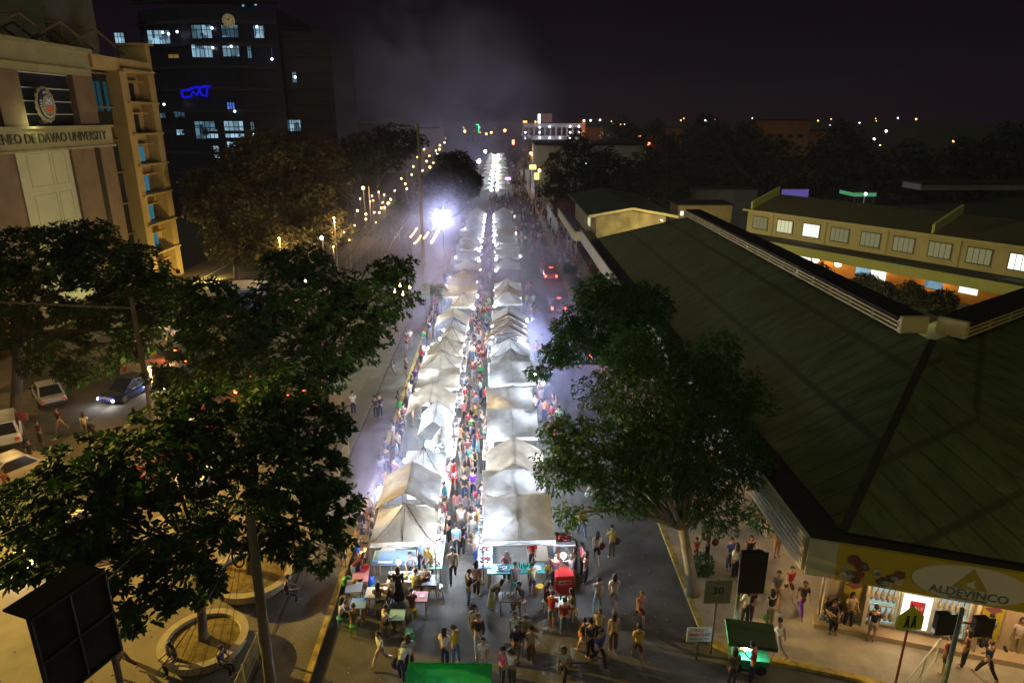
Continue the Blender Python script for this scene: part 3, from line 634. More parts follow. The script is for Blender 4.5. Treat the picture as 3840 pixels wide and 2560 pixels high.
# white showroom, car park and other far buildings
a, b = D(2010, 600, 165), D(2420, 600, 165)
z1, z2 = D(2010, 545, 165).z, D(2240, 530, 165).z
wb = block('white_showroom', 'long white low building with dark strip windows beside the far crowd', 'building', a.x, b.x, 165, 185, z1, m_bwhite,
           win=[(D(px0, 0, 165).x, D(px1, 0, 165).x, D(0, 596, 165).z, D(0, 575, 165).z) for px0, px1 in ((2068, 2112), (2230, 2272), (2282, 2315))])
MB().b2(D(2165, 0, 164).x, 164, z1 - 1, D(2236, 0, 164).x, 168, z2).build('sign_wall', m_bwhite, wb, world=True)
q = D(2204, 548, 163.9); MB().lathe([(.75, -.05), (.75, .05)], q, 16, 0, (1, 1), Matrix.Rotation(PI / 2, 3, 'X')).build('round_logo', m_cred, wb, world=True)
PY = 262.
pk = thing('parking_building', 'four level car park building with rows of white deck lights', 'car park', (20, PY, 0))
xa, xb = D(1962, 480, PY).x, D(2190, 480, PY).x
za = D(1962, 458, PY).z
for k in range(5):
    z = za - 1.0 - 4.3 * k
    MB().b2(xa, PY, z - .9, xb, PY + 30, z + .5).build('deck', m_bgrey, pk, world=True)
    mb = MB()
    for j in range(12): mb.b2(xa + (xb - xa) * j / 11 - .25, PY + 1, z - 4.2, xa + (xb - xa) * j / 11 + .25, PY + 2, z - .9)
    mb.build('column', m_bgrey, pk, world=True)
MB().b2(xa + .5, PY + 14, 0, xb - .5, PY + 15, za).build('core_wall', m_bred, pk, world=True)
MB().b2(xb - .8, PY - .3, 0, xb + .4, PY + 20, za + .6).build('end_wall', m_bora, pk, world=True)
MB().b2(D(2038, 0, PY).x, PY, za, D(2078, 0, PY).x, PY + 8, D(0, 426, PY).z).build('roof_room', m_bred, pk, world=True)
m_star = ME('white_point_light', (.8, .84, 1.), 10); m_staro = ME('orange_point_light', (1., .40, .09), 9); m_starr = ME('red_point_light', (1., .06, .03), 20); m_starg = ME('green_neon', (.02, .9, .35), 3)
MB().b2(D(2022, 0, PY).x, PY - .4, D(0, 463, PY).z, D(2032, 0, PY).x, PY - .2, D(0, 428, PY).z).build('light_strip', m_room[3], pk, world=True)
for (px, py) in [(1965, 457), (1973, 457), (2008, 457), (2024, 478), (2024, 497), (2024, 517), (2061, 476), (2138, 475), (2171, 475), (2138, 497), (2171, 497), (2138, 517), (2061, 517), (2100, 517), (1970, 497), (1970, 517), (2190, 452), (2215, 452), (2250, 451)]:
    q = D(px, py, PY - .5); MB().ball(q, .27, 6, 4).build('deck_light', m_staro if py == 457 else m_star, pk, world=True)
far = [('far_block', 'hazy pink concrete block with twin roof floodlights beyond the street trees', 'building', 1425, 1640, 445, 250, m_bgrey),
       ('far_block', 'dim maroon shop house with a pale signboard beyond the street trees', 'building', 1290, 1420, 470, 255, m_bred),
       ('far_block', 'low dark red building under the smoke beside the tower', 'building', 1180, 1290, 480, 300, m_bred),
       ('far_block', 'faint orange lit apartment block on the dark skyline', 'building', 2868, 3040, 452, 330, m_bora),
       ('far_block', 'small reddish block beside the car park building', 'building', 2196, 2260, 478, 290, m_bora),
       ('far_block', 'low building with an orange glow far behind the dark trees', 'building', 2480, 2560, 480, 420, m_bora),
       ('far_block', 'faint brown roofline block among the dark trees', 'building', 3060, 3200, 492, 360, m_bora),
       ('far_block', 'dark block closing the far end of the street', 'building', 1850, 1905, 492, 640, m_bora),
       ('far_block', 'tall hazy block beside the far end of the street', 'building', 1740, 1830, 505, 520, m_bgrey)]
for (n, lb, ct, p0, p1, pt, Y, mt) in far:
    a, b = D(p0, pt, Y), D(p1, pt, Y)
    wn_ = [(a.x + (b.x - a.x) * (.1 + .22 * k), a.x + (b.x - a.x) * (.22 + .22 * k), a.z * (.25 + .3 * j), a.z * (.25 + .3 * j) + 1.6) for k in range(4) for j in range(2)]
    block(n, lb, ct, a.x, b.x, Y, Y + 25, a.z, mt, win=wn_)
# dim walls and lit signs among the trees beyond the back wing
for (n, lb, ct, p0, p1, q0, q1, Y, mt) in [
    ('boundary_wall', 'pale rendered boundary wall behind the back wing', 'wall', 2612, 2838, 712, 752, 118, m_bgrey),
    ('small_shed', 'small yellowish shed wall with faint lettering beyond the gable roof', 'shed', 2348, 2438, 705, 730, 135, m_cream),
    ('violet_billboard', 'violet lit billboard screen among dark trees', 'billboard', 2935, 3028, 710, 755, 122, ME('violet_screen', (.16, .13, .5), .28)),
    ('violet_billboard', 'small blue-violet lit window behind tree branches', 'lit screen', 2760, 2826, 704, 728, 126, ME('violet_glow', (.22, .2, .8), .35)),
    ('white_roof_edge', 'long faint white roof edge lost in the dark beyond the wing', 'roof', 3455, 3900, 690, 712, 105, m_bgrey),
    ('green_kiosk', 'small green lit kiosk canopy under one bright lamp', 'kiosk', 3205, 3285, 723, 737, 110, ME('kiosk_green', (.08, .34, .14), .4)),
    ('brick_annex', 'brown brick annex with green lit door between the roofs', 'annex', 2545, 2740, 770, 830, 100, m_tan),
    ('maroon_shed', 'maroon roofed shed with white side fence along the pavement', 'shed', 2082, 2180, 730, 780, 128, m_bred)]:
    a, b = D(p0, q0, Y), D(p1, q1, Y)
    t = thing(n, lb, ct, ((a.x + b.x) / 2, Y, 0))
    MB().b2(a.x, Y, b.z if 'billboard' in n or 'kiosk' in n or 'roof' in n else 0, b.x, Y + (.3 if 'board' in n else 5), a.z).build('panel' if 'board' in n or 'kiosk' in n else 'wall', mt, t, world=True)
    MB().b2(a.x - .2, Y - .2, a.z, b.x + .2, Y + (.5 if 'board' in n else 5.3), a.z + .18).build('cap', m_gut if 'maroon' not in n else m_bred, t, world=True)
    if 'board' in n or 'kiosk' in n:
        for s in (a.x + .2, b.x - .2): MB().tube([(s, Y + .15, 0), (s, Y + .15, a.z)], .09, 6).build('post', m_gut, t, world=True)
    if 'annex' in n:
        for px0, px1, q0_, q1_, mt_ in ((2552, 2562, 792, 808, m_curt[2]), (2638, 2652, 804, 826, ME('green_door_light', (.2, .7, .35), .35)), (2655, 2665, 804, 826, m_curt[2])):
            c, d = D(px0, q0_, Y), D(px1, q1_, Y); MB().b2(c.x, Y - .1, d.z, d.x, Y, c.z).build('lit_window', mt_, t, world=True)
fw = thing('white_fence', 'tall white corrugated fence beside the pavement before the canopy', 'fence', (10, 122, 0))
MB().b2(9.6, 110, 0, 9.7, 136, 2.6).build('fence_sheet', m_bwhite, fw, world=True)
for k in range(7): MB().b2(9.55, 110 + 4.2 * k, 0, 9.75, 110.15 + 4.2 * k, 2.8).build('fence_post', m_pale, fw, world=True)
sk = thing('security_kiosk', 'small blue and white booth by the university pavement', 'booth', (-36.5, 70, 0))
a = D(735, 1040, 66); MB().b2(-26.9, 66, 0, -24.0, 69, 2.6).build('wall', M('booth_blue', (.10, .16, .42), .6, .1), sk, world=True); MB().b2(-27.1, 65.8, 2.6, -23.8, 69.2, 2.8).build('roof', m_bwhite, sk, world=True); MB().b2(-24.1, 65.95, .9, -23.2, 66.05, 2.4).build('white_panel', m_bwhite, sk, world=True)
# ---------------------------------------------------------------- the two rows of market stalls
m_can = [MT('canvas_beige', (.66, .58, .45), .5), MT('canvas_grey', (.60, .59, .57), .5), MT('canvas_white', (.74, .74, .74), .5), MT('canvas_brown', (.36, .29, .22), .3)]
m_steel = M('tent_pole_steel', (.16, .16, .17), .5, .3, 20, .6)
m_bulb = ME('led_bulb', (.78, .88, 1.), 60)
m_bulbw = ME('warm_bulb', (1., .6, .2), 16)
m_sock = M('lamp_socket', (.6, .6, .6), .5)
m_wood = M('table_wood', (.34, .24, .15), .7, .3, 5, 0, .2, (1, 8, 1))
m_plas = MO('painted_plastic', .45, .08)
m_cloth = MO('table_cloth_weave', .9, .2, 20)
m_food = MO('cooked_food', .55, .55, 40)
m_metal = M('tray_metal', (.5, .5, .5), .35, .2, 12, .9)

def canopy_mb(w, d, he, hp, typ, N=12):
    mb = MB(); sd = R.random() * 50
    lift = [R.uniform(-.06, .06) for _ in range(4)]
    def z(u, v):
        r = max(abs(u), abs(v)); e = (abs(u) ** 3 + abs(v) ** 3) ** (1 / 3)
        if typ == 'peak':
            q = max(0, 1 - .6 * r - .4 * min(e, 1.2)); h = hp * q ** 1.25
            h -= .07 * math.sin(PI * (1 - r)) * (1 - abs(abs(u) - abs(v)))
        elif typ == 'gable':
            h = hp * (1 - abs(u) ** 1.15) * (1 - .18 * (1 - abs(v) ** 2)) + .05 * v
        else:
            h = hp * (v + 1) / 2 - .10 * (1 - u * u) * (1 - v * v)
            if v > .72 and typ == 'flat': h = hp * .86 - (v - .72) * .5
        cr = lift[0] * (1 - u) * (1 - v) / 4 + lift[1] * (1 + u) * (1 - v) / 4 + lift[2] * (1 - u) * (1 + v) / 4 + lift[3] * (1 + u) * (1 + v) / 4
        n = noise.noise((u * 2.2 + sd, v * 2.2, sd)) * .05 + noise.noise((u * 7 + sd, v * 3, sd)) * .022
        return he + h + cr + n
    vs = []
    for j in range(N + 1):
        for i in range(N + 1):
            u, v = -1 + 2 * i / N, -1 + 2 * j / N
            p = 1 - .035 * (1 - v * v) * abs(u) ** 4; q = 1 - .035 * (1 - u * u) * abs(v) ** 4
            vs.append((u * w / 2 * p, v * d / 2 * q, z(u, v)))
    fs = [(j * (N + 1) + i, j * (N + 1) + i + 1, (j + 1) * (N + 1) + i + 1, (j + 1) * (N + 1) + i) for j in range(N) for i in range(N)]
    mb.add(vs, fs)
    vh = .22
    edges = []
    if typ != 'gable': edges += [[(i, 0) for i in range(N + 1)]]
    if typ in ('peak',): edges += [[(i, N) for i in range(N + 1)]]
    edges += [[(0, j) for j in range(N + 1)], [(N, j) for j in range(N + 1)]]
    for e in edges:
        a = [Vector(vs[j * (N + 1) + i]) for i, j in e]
        b = [p + Vector((0, 0, -vh * (1 + .25 * noise.noise((p.x * 3 + sd, p.y * 3, 1))))) + Vector((noise.noise((p.x * 4, p.y * 4, sd)) * .03, noise.noise((p.x * 4, p.y * 4, sd + 9)) * .03, 0)) for p in a]
        n = len(a)
        mb.add(a + b, [(k, k + 1, n + k + 1, n + k) for k in range(n - 1)])
    return mb, z

NTH = ['first', 'second', 'third', 'fourth', 'fifth', 'sixth', 'seventh', 'eighth', 'ninth', 'tenth', 'eleventh', 'twelfth', 'thirteenth', 'fourteenth', 'fifteenth',
       'sixteenth', 'seventeenth', 'eighteenth', 'nineteenth', 'twentieth', 'twenty-first', 'twenty-second', 'twenty-third', 'twenty-fourth', 'twenty-fifth', 'twenty-sixth', 'twenty-seventh', 'twenty-eighth', 'twenty-ninth', 'thirtieth', 'thirty-first', 'thirty-second', 'thirty-third', 'thirty-fourth', 'thirty-fifth', 'thirty-sixth', 'thirty-seventh', 'thirty-eighth', 'thirty-ninth', 'fortieth']
TINT = ['beige', 'grey', 'white', 'brown']
TYP = {'peak': 'peaked', 'gable': 'ridged', 'flat': 'sloping', 'awn': 'flat sheet', 'frame': 'bare framed'}

m_seam = M('seam_tape', (.26, .24, .21), .9)
stalls = []        # (row, index, x0, x1, yf, yb)
def tent(row, k, x0, x1, yf, typ, tint, d=2.9, he=2.2, hp=None, far=False):
    w = x1 - x0; cx = (x0 + x1) / 2
    if hp is None: hp = {'peak': 1.0, 'gable': .85, 'flat': .7, 'awn': .35, 'frame': .9}[typ]
    side = 'planter' if row == 'L' else 'car lane'
    t = thing('market_tent', f'{TINT[tint]} {TYP[typ]} stall tent, {NTH[k]} from the open road in the {side} row', 'market tent', (cx, yf + d / 2, 0), R.uniform(-.025, .025),
              f'stall tents in the row beside the {side}')
    if typ == 'frame':
        mb = MB()
        for s in (-1, 1):
            for v in (-1, 0, 1):
                mb.tube([(s * w / 2, v * d / 2, he), (0, v * d / 2, he + hp)], .025, 5)
            mb.tube([(s * w / 2, -d / 2, he), (s * w / 2, d / 2, he)], .025, 5)
        mb.tube([(0, -d / 2, he + hp), (0, d / 2, he + hp)], .03, 5)
        mb.tube([(-w / 2, -d / 2, he), (w / 2, -d / 2, he)], .02, 5)
        mb.build('roof_frame', m_rust, t)
        N = 12; vs = []
        for j in range(5):
            for i in range(N + 1):
                u = -1 + 2 * i / N
                vs.append((u * w / 2, d / 2 - .15 - j * .22 + .1 * noise.noise((u * 3, j, k)), he + hp * (1 - abs(u)) + .03 - .12 * (j % 2) + .06 * noise.noise((u * 5, j, 3))))
        MB().add(vs, [(j * (N + 1) + i, j * (N + 1) + i + 1, (j + 1) * (N + 1) + i + 1, (j + 1) * (N + 1) + i) for j in range(4) for i in range(N)]).build('canopy', m_can[3], t, smooth=True)
        zf = lambda u, v: he
    else:
        mb, zf = canopy_mb(w, d, he, hp, typ, 8 if far else 14)
        mb.build('canopy', m_can[tint], t, smooth=True)
        if not far:
            mb = MB(); q = [-1 + k / 6 for k in range(13)]
            mb.tube([(0, v * d / 2, zf(0, v) + .012) for v in q], .011, 4)
            if typ == 'peak': mb.tube([(v * w / 2, v * d / 2, zf(v, v) + .012) for v in q], .009, 4).tube([(v * w / 2, -v * d / 2, zf(v, -v) + .012) for v in q], .009, 4)
            else: mb.tube([(u * w / 2, -d / 2 + .02, zf(u, -1) + .01) for u in q], .012, 4)
            mb.build('seam', m_seam, t)
    if not far:
        for sx in (-1, 1):
            for sy in (-1, 1):
                MB().tube([(sx * (w / 2 - .04), sy * (d / 2 - .04), 0), (sx * (w / 2 - .04), sy * (d / 2 - .04), zf(sx, sy) - .03)], .024, 5).build('leg', m_steel, t)
        for sy in (-1, 1):
            mb = MB(); y = sy * (d / 2 - .05); zz = he - .12
            mb.tube([(-w / 2, y, zz), (0, y, zz - .22), (w / 2, y, zz)], .016, 4).tube([(-w / 2, y, zz - .22), (0, y, zz), (w / 2, y, zz - .22)], .016, 4)
            mb.build('truss', m_steel, t)
        mb = MB()
        for sx in (-1, 1):
            for sy in (-1, 1):
                mb.tube([(sx * w / 2 * q, sy * d / 2 * q, zf(sx * q, sy * q) - .05) for q in (.97, .7, .4, .02)], .02, 4)
            mb.tube([(sx * w / 2 * q, 0, zf(sx * q, 0) - .05) for q in (.97, .7, .4, .02)], .016, 4).tube([(0, sx * d / 2 * q, zf(0, sx * q) - .05) for q in (.97, .7, .4, .02)], .016, 4)
        mb.build('roof_frame', m_steel, t)
    stalls.append((row, k, x0, x1, yf, yf + d))
    return t

m_rust = M('rusty_pipe', (.30, .20, .12), .7, .4, 12)
# (x0, x1, front eave row) as seen in the photograph, turned into metres on the ground
LROW = [(1381, 1632, 2041, 'peak', 0), (1404, 1639, 1919, 'gable', 1), (1500, 1662, 1803, 'peak', 2), (1608, 1692, 1712, 'gable', 1), (1563, 1689, 1637, 'gable', 1),
        (1516, 1703, 1560, 'gable', 0), (1555, 1721, 1462, 'awn', 0), (1573, 1728, 1392, 'peak', 0), (1598, 1734, 1335, 'peak', 0), (1645, 1740, 1297, 'peak', 0), (1660, 1747, 1262, 'peak', 1),
        (1628, 1757, 1228, 'gable', 0), (1690, 1778, 1152, 'peak', 0), (1654, 1791, 1113, 'awn', 0), (1673, 1789, 1085, 'flat', 1), (1685, 1789, 1053, 'peak', 0), (1703, 1802, 1008, 'peak', 1), (1709, 1800, 973, 'awn', 2), (1716, 1800, 938, 'peak', 1)]
RROW = [(1806, 2083, 2036, 'flat', 1), (1806, 2060, 1921, 'flat', 1), (1816, 2050, 1808, 'gable', 0), (1822, 2024, 1646, 'flat', 1), (1822, 2007, 1550, 'awn', 2), (1835, 2007, 1444, 'flat', 1), (1839, 1995, 1390, 'peak', 1),
        (1839, 1990, 1341, 'peak', 2), (1835, 1981, 1282, 'frame', 3), (1838, 1980, 1258, 'frame', 3), (1838, 1980, 1236, 'frame', 3), (1842, 1976, 1222, 'gable', 1), (1851, 1960, 1143, 'peak', 1), (1853, 1957, 1118, 'peak', 0), (1853, 1957, 1088, 'peak', 1),
        (1856, 1952, 1008, 'peak', 1), (1856, 1949, 968, 'flat', 1), (1856, 1949, 942, 'peak', 1), (1858, 1944, 914, 'awn', 1), (1861, 1934, 882, 'flat', 0)]
nL = nR = 0
for (a, b, y, ty, ti) in LROW:
    p, q = G(a, y, 2.1), G(b, y, 2.1)
    d = 2.9 if ty != 'gable' or b - a > 100 else 1.6
    tent('L', nL, p.x, q.x, p.y, ty, ti, d, he=2.2); nL += 1
for (a, b, y, ty, ti) in RROW:
    p, q = G(a, y, 2.1), G(b, y, 2.1)
    tent('R', nR, p.x, q.x, p.y, ty, ti, 1.7 if ty == 'frame' else 2.9, he=2.2); nR += 1
y = 92.
while y < 128:                                  # the rest of the near block, deep in the smoke
    tent('L', nL, -5.4 + R.uniform(-.3, .3), -2.3, y, R.choice(['peak', 'peak', 'awn']), R.choice([0, 1, 1, 2]), far=True); nL += 1
    if y > 97: tent('R', nR, -.7, 2.5 + R.uniform(-.2, .3), y, R.choice(['peak', 'flat', 'peak']), R.choice([0, 1, 2]), far=True); nR += 1
    y += R.uniform(4.2, 5.2)
y = 170.
while y < 330:                                  # the second block beyond the crossing
    tent('L', nL, -4.6 + R.uniform(-.6, .3), -1.4, y, R.choice(['peak', 'flat', 'peak']), R.choice([0, 2, 2]), far=True); nL += 1
    tent('R', nR, -.3, 3.4 + R.uniform(-.2, .3), y + 1, R.choice(['peak', 'flat', 'peak']), R.choice([0, 2, 2]), far=True); nR += 1
    y += 12 + (y - 170) * .06

# bulbs hung under the eaves
NB = 0
def bulb(loc, watts, warm=False, r=None, label=None, light=True, drop=.25):
    global NB
    if r is None: r = .055 + .0012 * loc[1]
    t = thing('hanging_bulb', label or 'bare white bulb hanging under a stall tent edge', 'light bulb', loc, 0, 'bulbs under the stall tents')
    MB().tube([(0, 0, drop), (0, 0, .07)], .008, 4).build('cord', m_steel, t)
    MB().lathe([(.02, .02), (.03, .04), (.03, .1), (.012, .12)], n=8).build('socket', m_sock, t)
    MB().ball((0, 0, -r), r, 10, 7).build('glass_bulb', m_bulbw if warm else m_bulb, t, smooth=True)
    if light: lamp(t, (0, 0, -.2), watts, (1, .7, .38) if warm else (.70, .82, 1.), .05)
    NB += 1
    return t
for (row, k, x0, x1, yf, yb) in stalls:
    near = yf < 130
    side = 'planter' if row == 'L' else 'car lane'
    o_ = R.choice([-.10, .25, .35]); ai, ou = (x1 - .10, x0 + o_) if row == 'L' else (x0 + .10, x1 - o_)
    w = 52 * (1 + .068 * yf)
    if yf > 150: w *= 1.6
    bulb((ai, yf + .35 + R.uniform(0, .8), 2.0), w * R.uniform(.75, 1.2), R.random() < .08, label=f'white bulb on the aisle side of the {NTH[k]} tent in the {side} row')
    if near and R.random() < .9 and k > 0:
        bulb((ou, yb - .5, 1.98), w * .85, False, label=f'white bulb at the outer back corner of the {NTH[k]} tent in the {side} row', r=.05 + .0008 * yf)
bulb((-4.1, 23.5, 1.75), 75, label='bright bare bulb under the front edge of the first planter row tent', r=.09)
bulb((2.55, 23.4, 2.05), 240, label='very bright lamp on the outer front post of the first car lane tent', r=.11)
bulb((-.2, 25.4, 1.9), 45, label='bright lamp glowing through the sheet of the first car lane tent', r=.08)
bulb((2.9, 42., 2.1), 520, label='glaring lamp standing outside the bare framed tents', r=.12)
# ---------------------------------------------------------------- people: one skinned body per pose, clothes and hair as its parts
m_skin = MO('skin', .55, .08); m_cl = MO('cloth', .9, .3, 9., True); m_hair = MO('hair_strands', .6, .3, 30); m_eye = M('eye_dark', (.02, .015, .012), .3); m_lip = M('lips', (.28, .10, .08), .5); m_shoe = M('shoe_leather', (.10, .09, .09), .6, .5)

def skinned(vs, es, rs, sub=1):
    me = bpy.data.meshes.new('body'); me.from_pydata([tuple(v) for v in vs], es, [])
    o = bpy.data.objects.new('body', me); COL.objects.link(o)
    md = o.modifiers.new('s', 'SKIN'); md.branch_smoothing = .4; md.use_smooth_shade = True
    for i, r in enumerate(rs):
        sv = me.skin_vertices[0].data[i]; sv.radius = r if hasattr(r, '__len__') else (r, r); sv.use_root = (i == 0)
    if sub:
        sd = o.modifiers.new('d', 'SUBSURF'); sd.levels = sub; sd.render_levels = sub
    out = bpy.data.meshes.new_from_object(o.evaluated_get(bpy.context.evaluated_depsgraph_get()))
    bpy.data.objects.remove(o); bpy.data.meshes.remove(me)
    return out

class Sk:
    def __init__(s): s.v, s.e, s.r, s.n = [], [], [], {}
    def j(s, name, p, r, par=None):
        s.n[name] = len(s.v); s.v.append(Vector(p)); s.r.append(r)
        if par: s.e.append((s.n[par], s.n[name]))
    def mesh(s, sub=1): return skinned(s.v, s.e, s.r, sub)

def make_pose(lean=0., legs=((0, 0), (0, 0)), arms=((.05, .1, .06), (.05, .1, .06)), sit=False, head=0.):
    """joints of a 1.65 m figure facing +y; legs: (thigh forward, knee bend); arms: (forward, elbow bend, outward)"""
    J = {}; rx = Matrix.Rotation(-lean, 3, 'X')
    pel = Vector((0, 0, .92))
    def up(p): return pel + rx @ (Vector(p) - pel)
    J['pelvis'] = pel; J['waist'] = up((0, 0, 1.08)); J['chest'] = up((0, 0, 1.30)); J['neck'] = up((0, .01, 1.43)); J['throat'] = up((0, .015, 1.48))
    hd = up((0, .02, 1.48)); rh = Matrix.Rotation(-lean * .5 - head, 3, 'X')
    J['jaw'] = hd + rh @ Vector((0, .03, .055)); J['head'] = hd + rh @ Vector((0, .01, .12)); J['crown'] = hd + rh @ Vector((0, .0, .175)); J['R'] = rh
    for s, n in ((-1, 'l'), (1, 'r')):
        th, kn = legs[0 if s < 0 else 1]
        hip = Vector((s * .085, 0, .90)); J['hip' + n] = hip
        k = hip + Vector((s * .02, math.sin(th), -math.cos(th))).normalized() * .42; J['knee' + n] = k
        a = k + Vector((0, math.sin(th - kn), -math.cos(th - kn))) * .40; J['ank' + n] = a
        fa = max(-.6, min(.3, (th - kn) * .6))
        J['toe' + n] = a + Vector((s * .03, math.cos(fa) * .15, math.sin(fa) * .15 - .035))
        f, e, o = arms[0 if s < 0 else 1]
        sh = up((s * .165, 0, 1.375)); J['sho' + n] = sh
        d1 = rx @ Vector((s * math.sin(o), math.sin(f) * math.cos(o), -math.cos(f) * math.cos(o)))
        el = sh + d1 * .27; J['elb' + n] = el
        d2 = (rx @ Vector((-s * .35 * math.sin(e), math.sin(f + e), -math.cos(f + e)))).normalized()
        wr = el + d2 * .235; J['wri' + n] = wr; J['pal' + n] = wr + d2 * .075
        sx = rx @ Vector((s, 0, 0)); nm = d2.cross(sx).normalized()
        for q, (off, ln) in enumerate(((-.028, .075), (-.009, .088), (.010, .082), (.028, .062))):
            b = wr + d2 * .085 + nm * off * .9; J[f'fa{q}{n}'] = b + d2 * .02; J[f'fb{q}{n}'] = b + (d2 * .85 - sx * .35).normalized() * ln
        J['ta' + n] = wr + d2 * .035 + nm * -.035; J['tb' + n] = wr + d2 * .075 + nm * -.058
    lo = min(J['toel'].z, J['toer'].z, J['ankl'].z - .05, J['ankr'].z - .05) - .03
    for k in J:
        if k != 'R': J[k] = J[k] - Vector((0, 0, lo))
    return J

def body_mesh(J):
    s = Sk()
    s.j('pelvis', J['pelvis'], (.125, .095)); s.j('waist', J['waist'], (.11, .085), 'pelvis'); s.j('chest', J['chest'], (.14, .095), 'waist')
    s.j('neck', J['neck'], (.06, .055), 'chest'); s.j('throat', J['throat'], .05, 'neck'); s.j('jaw', J['jaw'], (.058, .068), 'throat'); s.j('head', J['head'], (.074, .092), 'jaw'); s.j('crown', J['crown'], (.056, .072), 'head')
    for n in 'lr':
        s.j('hip' + n, J['hip' + n], .082, 'pelvis'); s.j('knee' + n, J['knee' + n], .053, 'hip' + n)
        s.j('calf' + n, J['knee' + n].lerp(J['ank' + n], .35), .05, 'knee' + n); s.j('ank' + n, J['ank' + n], .036, 'calf' + n); s.j('toe' + n, J['toe' + n], (.038, .026), 'ank' + n)
        s.j('sho' + n, J['sho' + n], .05, 'chest'); s.j('elb' + n, J['elb' + n], .037, 'sho' + n); s.j('wri' + n, J['wri' + n], .025, 'elb' + n); s.j('pal' + n, J['pal' + n], (.034, .018), 'wri' + n)
        for q in range(4): s.j(f'fa{q}{n}', J[f'fa{q}{n}'], .0095, 'pal' + n); s.j(f'fb{q}{n}', J[f'fb{q}{n}'], .008, f'fa{q}{n}')
        s.j('ta' + n, J['ta' + n], .011, 'wri' + n); s.j('tb' + n, J['tb' + n], .009, 'ta' + n)
    me = s.mesh(1)
    for m in (m_skin, m_eye, m_lip, m_shoe): me.materials.append(m)
    Ri = J['R'].transposed()
    for v in me.vertices:                       # nose and eye hollows
        q = Ri @ (v.co - J['head'])
        if q.y > .05 and abs(q.x) < .022 and -.055 < q.z < .0: v.co += J['R'] @ Vector((0, .022, -.004))
        if abs(abs(q.x) - .075) < .02 and abs(q.y) < .03 and -.04 < q.z < .02: v.co += J['R'] @ Vector((.014 if q.x > 0 else -.014, -.006, 0))   # ears
    for p in me.polygons:
        q = Ri @ (p.center - J['head'])
        if q.y > .045 and .012 < abs(q.x) < .05 and -.008 < q.z < .024: p.material_index = 1
        elif q.y > .05 and abs(q.x) < .03 and -.085 < q.z < -.06: p.material_index = 2
        elif p.center.z < .085 and abs(p.center.x) < .3 and min((p.center - J['ankl']).length, (p.center - J['ankr']).length, (p.center - J['toel']).length, (p.center - J['toer']).length) < .12: p.material_index = 3
    return me

def shirt_mesh(J, sleeve=.75):
    s = Sk(); h = J['pelvis'].lerp(J['waist'], -.15)
    s.j('hem', h, (.152, .118)); s.j('waist', J['waist'], (.135, .11), 'hem'); s.j('chest', J['chest'], (.163, .122), 'waist'); s.j('collar', J['neck'].lerp(J['chest'], .25), (.085, .075), 'chest')
    for n in 'lr':
        s.j('sho' + n, J['sho' + n], .068, 'chest')
        if sleeve <= 1: s.j('slv' + n, J['sho' + n].lerp(J['elb' + n], sleeve), .064, 'sho' + n)
        else:
            s.j('slv' + n, J['elb' + n], .055, 'sho' + n); s.j('cuf' + n, J['elb' + n].lerp(J['wri' + n], .9), .043, 'slv' + n)
    return s.mesh(1)
def legs_mesh(J, short=False):
    s = Sk(); s.j('waist', J['pelvis'].lerp(J['waist'], .35), (.13, .10)); s.j('pelvis', J['pelvis'], (.148, .118), 'waist')
    for n in 'lr':
        s.j('hip' + n, J['hip' + n], .10, 'pelvis')
        if short: s.j('end' + n, J['hip' + n].lerp(J['knee' + n], .82), .086, 'hip' + n)
        else: s.j('knee' + n, J['knee' + n], .072, 'hip' + n); s.j('end' + n, J['knee' + n].lerp(J['ank' + n], .93), .056, 'knee' + n)
    return s.mesh(1)
def skirt_mesh(J, ln=.5):
    mb = MB(); a = J['waist'].lerp(J['pelvis'], .5); c = (J['kneel'] + J['kneer']) / 2; b = a.lerp(c, .6 + ln * .7)
    n = 14; vs = []
    for i in range(5):
        t = i / 4; p = a.lerp(b, t); r = .125 + .10 * t
        for k in range(n):
            w = 1 + .06 * math.sin(5 * 2 * PI * k / n) * t
            vs.append(p + Vector((r * w * math.cos(2 * PI * k / n), r * w * .9 * math.sin(2 * PI * k / n), 0)))
    mb.add(vs, [(i * n + k, i * n + (k + 1) % n, (i + 1) * n + (k + 1) % n, (i + 1) * n + k) for i in range(4) for k in range(n)])
    o = mb.build('skirt', m_cl, smooth=True); me = o.data; bpy.data.objects.remove(o); return me
def hair_mesh(J, kind):
    mb = MB(); Rm = J['R']; c = J['head']; n, m = 14, 9; vs = []; fs = []
    for i in range(m + 1):
        for k in range(n):
            a, b = 2 * PI * k / n, PI * i / m
            d = Vector((math.sin(b) * math.cos(a), math.sin(b) * math.sin(a), math.cos(b)))
            w = 1 + .05 * noise.noise(d * 6)
            q = Vector((d.x * .094 * w, d.y * .112 * w - .012, d.z * .105 * w + .022))
            if kind == 'long' and d.z < .1 and d.y < .45: q = Vector((d.x * .105, -.04 + d.y * .085, .02 + d.z * .36))
            vs.append(c + Rm @ q)
    def keep(i, k):
        a, b = 2 * PI * (k + .5) / n, PI * (i + .5) / m
        y, z = math.sin(b) * math.sin(a), math.cos(b)
        return not (y > .35 and z < .42) and (z > -.55 or kind == 'long')
    fs = [(i * n + k, (i + 1) * n + k, (i + 1) * n + (k + 1) % n, i * n + (k + 1) % n) for i in range(m) for k in range(n) if keep(i, k)]
    if kind == 'cap':
        vs2 = [c + Rm @ Vector((.085 * math.cos(t), .10 + .075 * math.sin(t) * (math.sin(t) > 0), .045)) for t in [PI * q / 6 for q in range(7)]]
        b = len(vs); vs += vs2; fs.append(tuple(range(b, b + 7)))
    mb.add(vs, fs); o = mb.build('hair', m_hair, smooth=True); me = o.data; bpy.data.objects.remove(o); return me

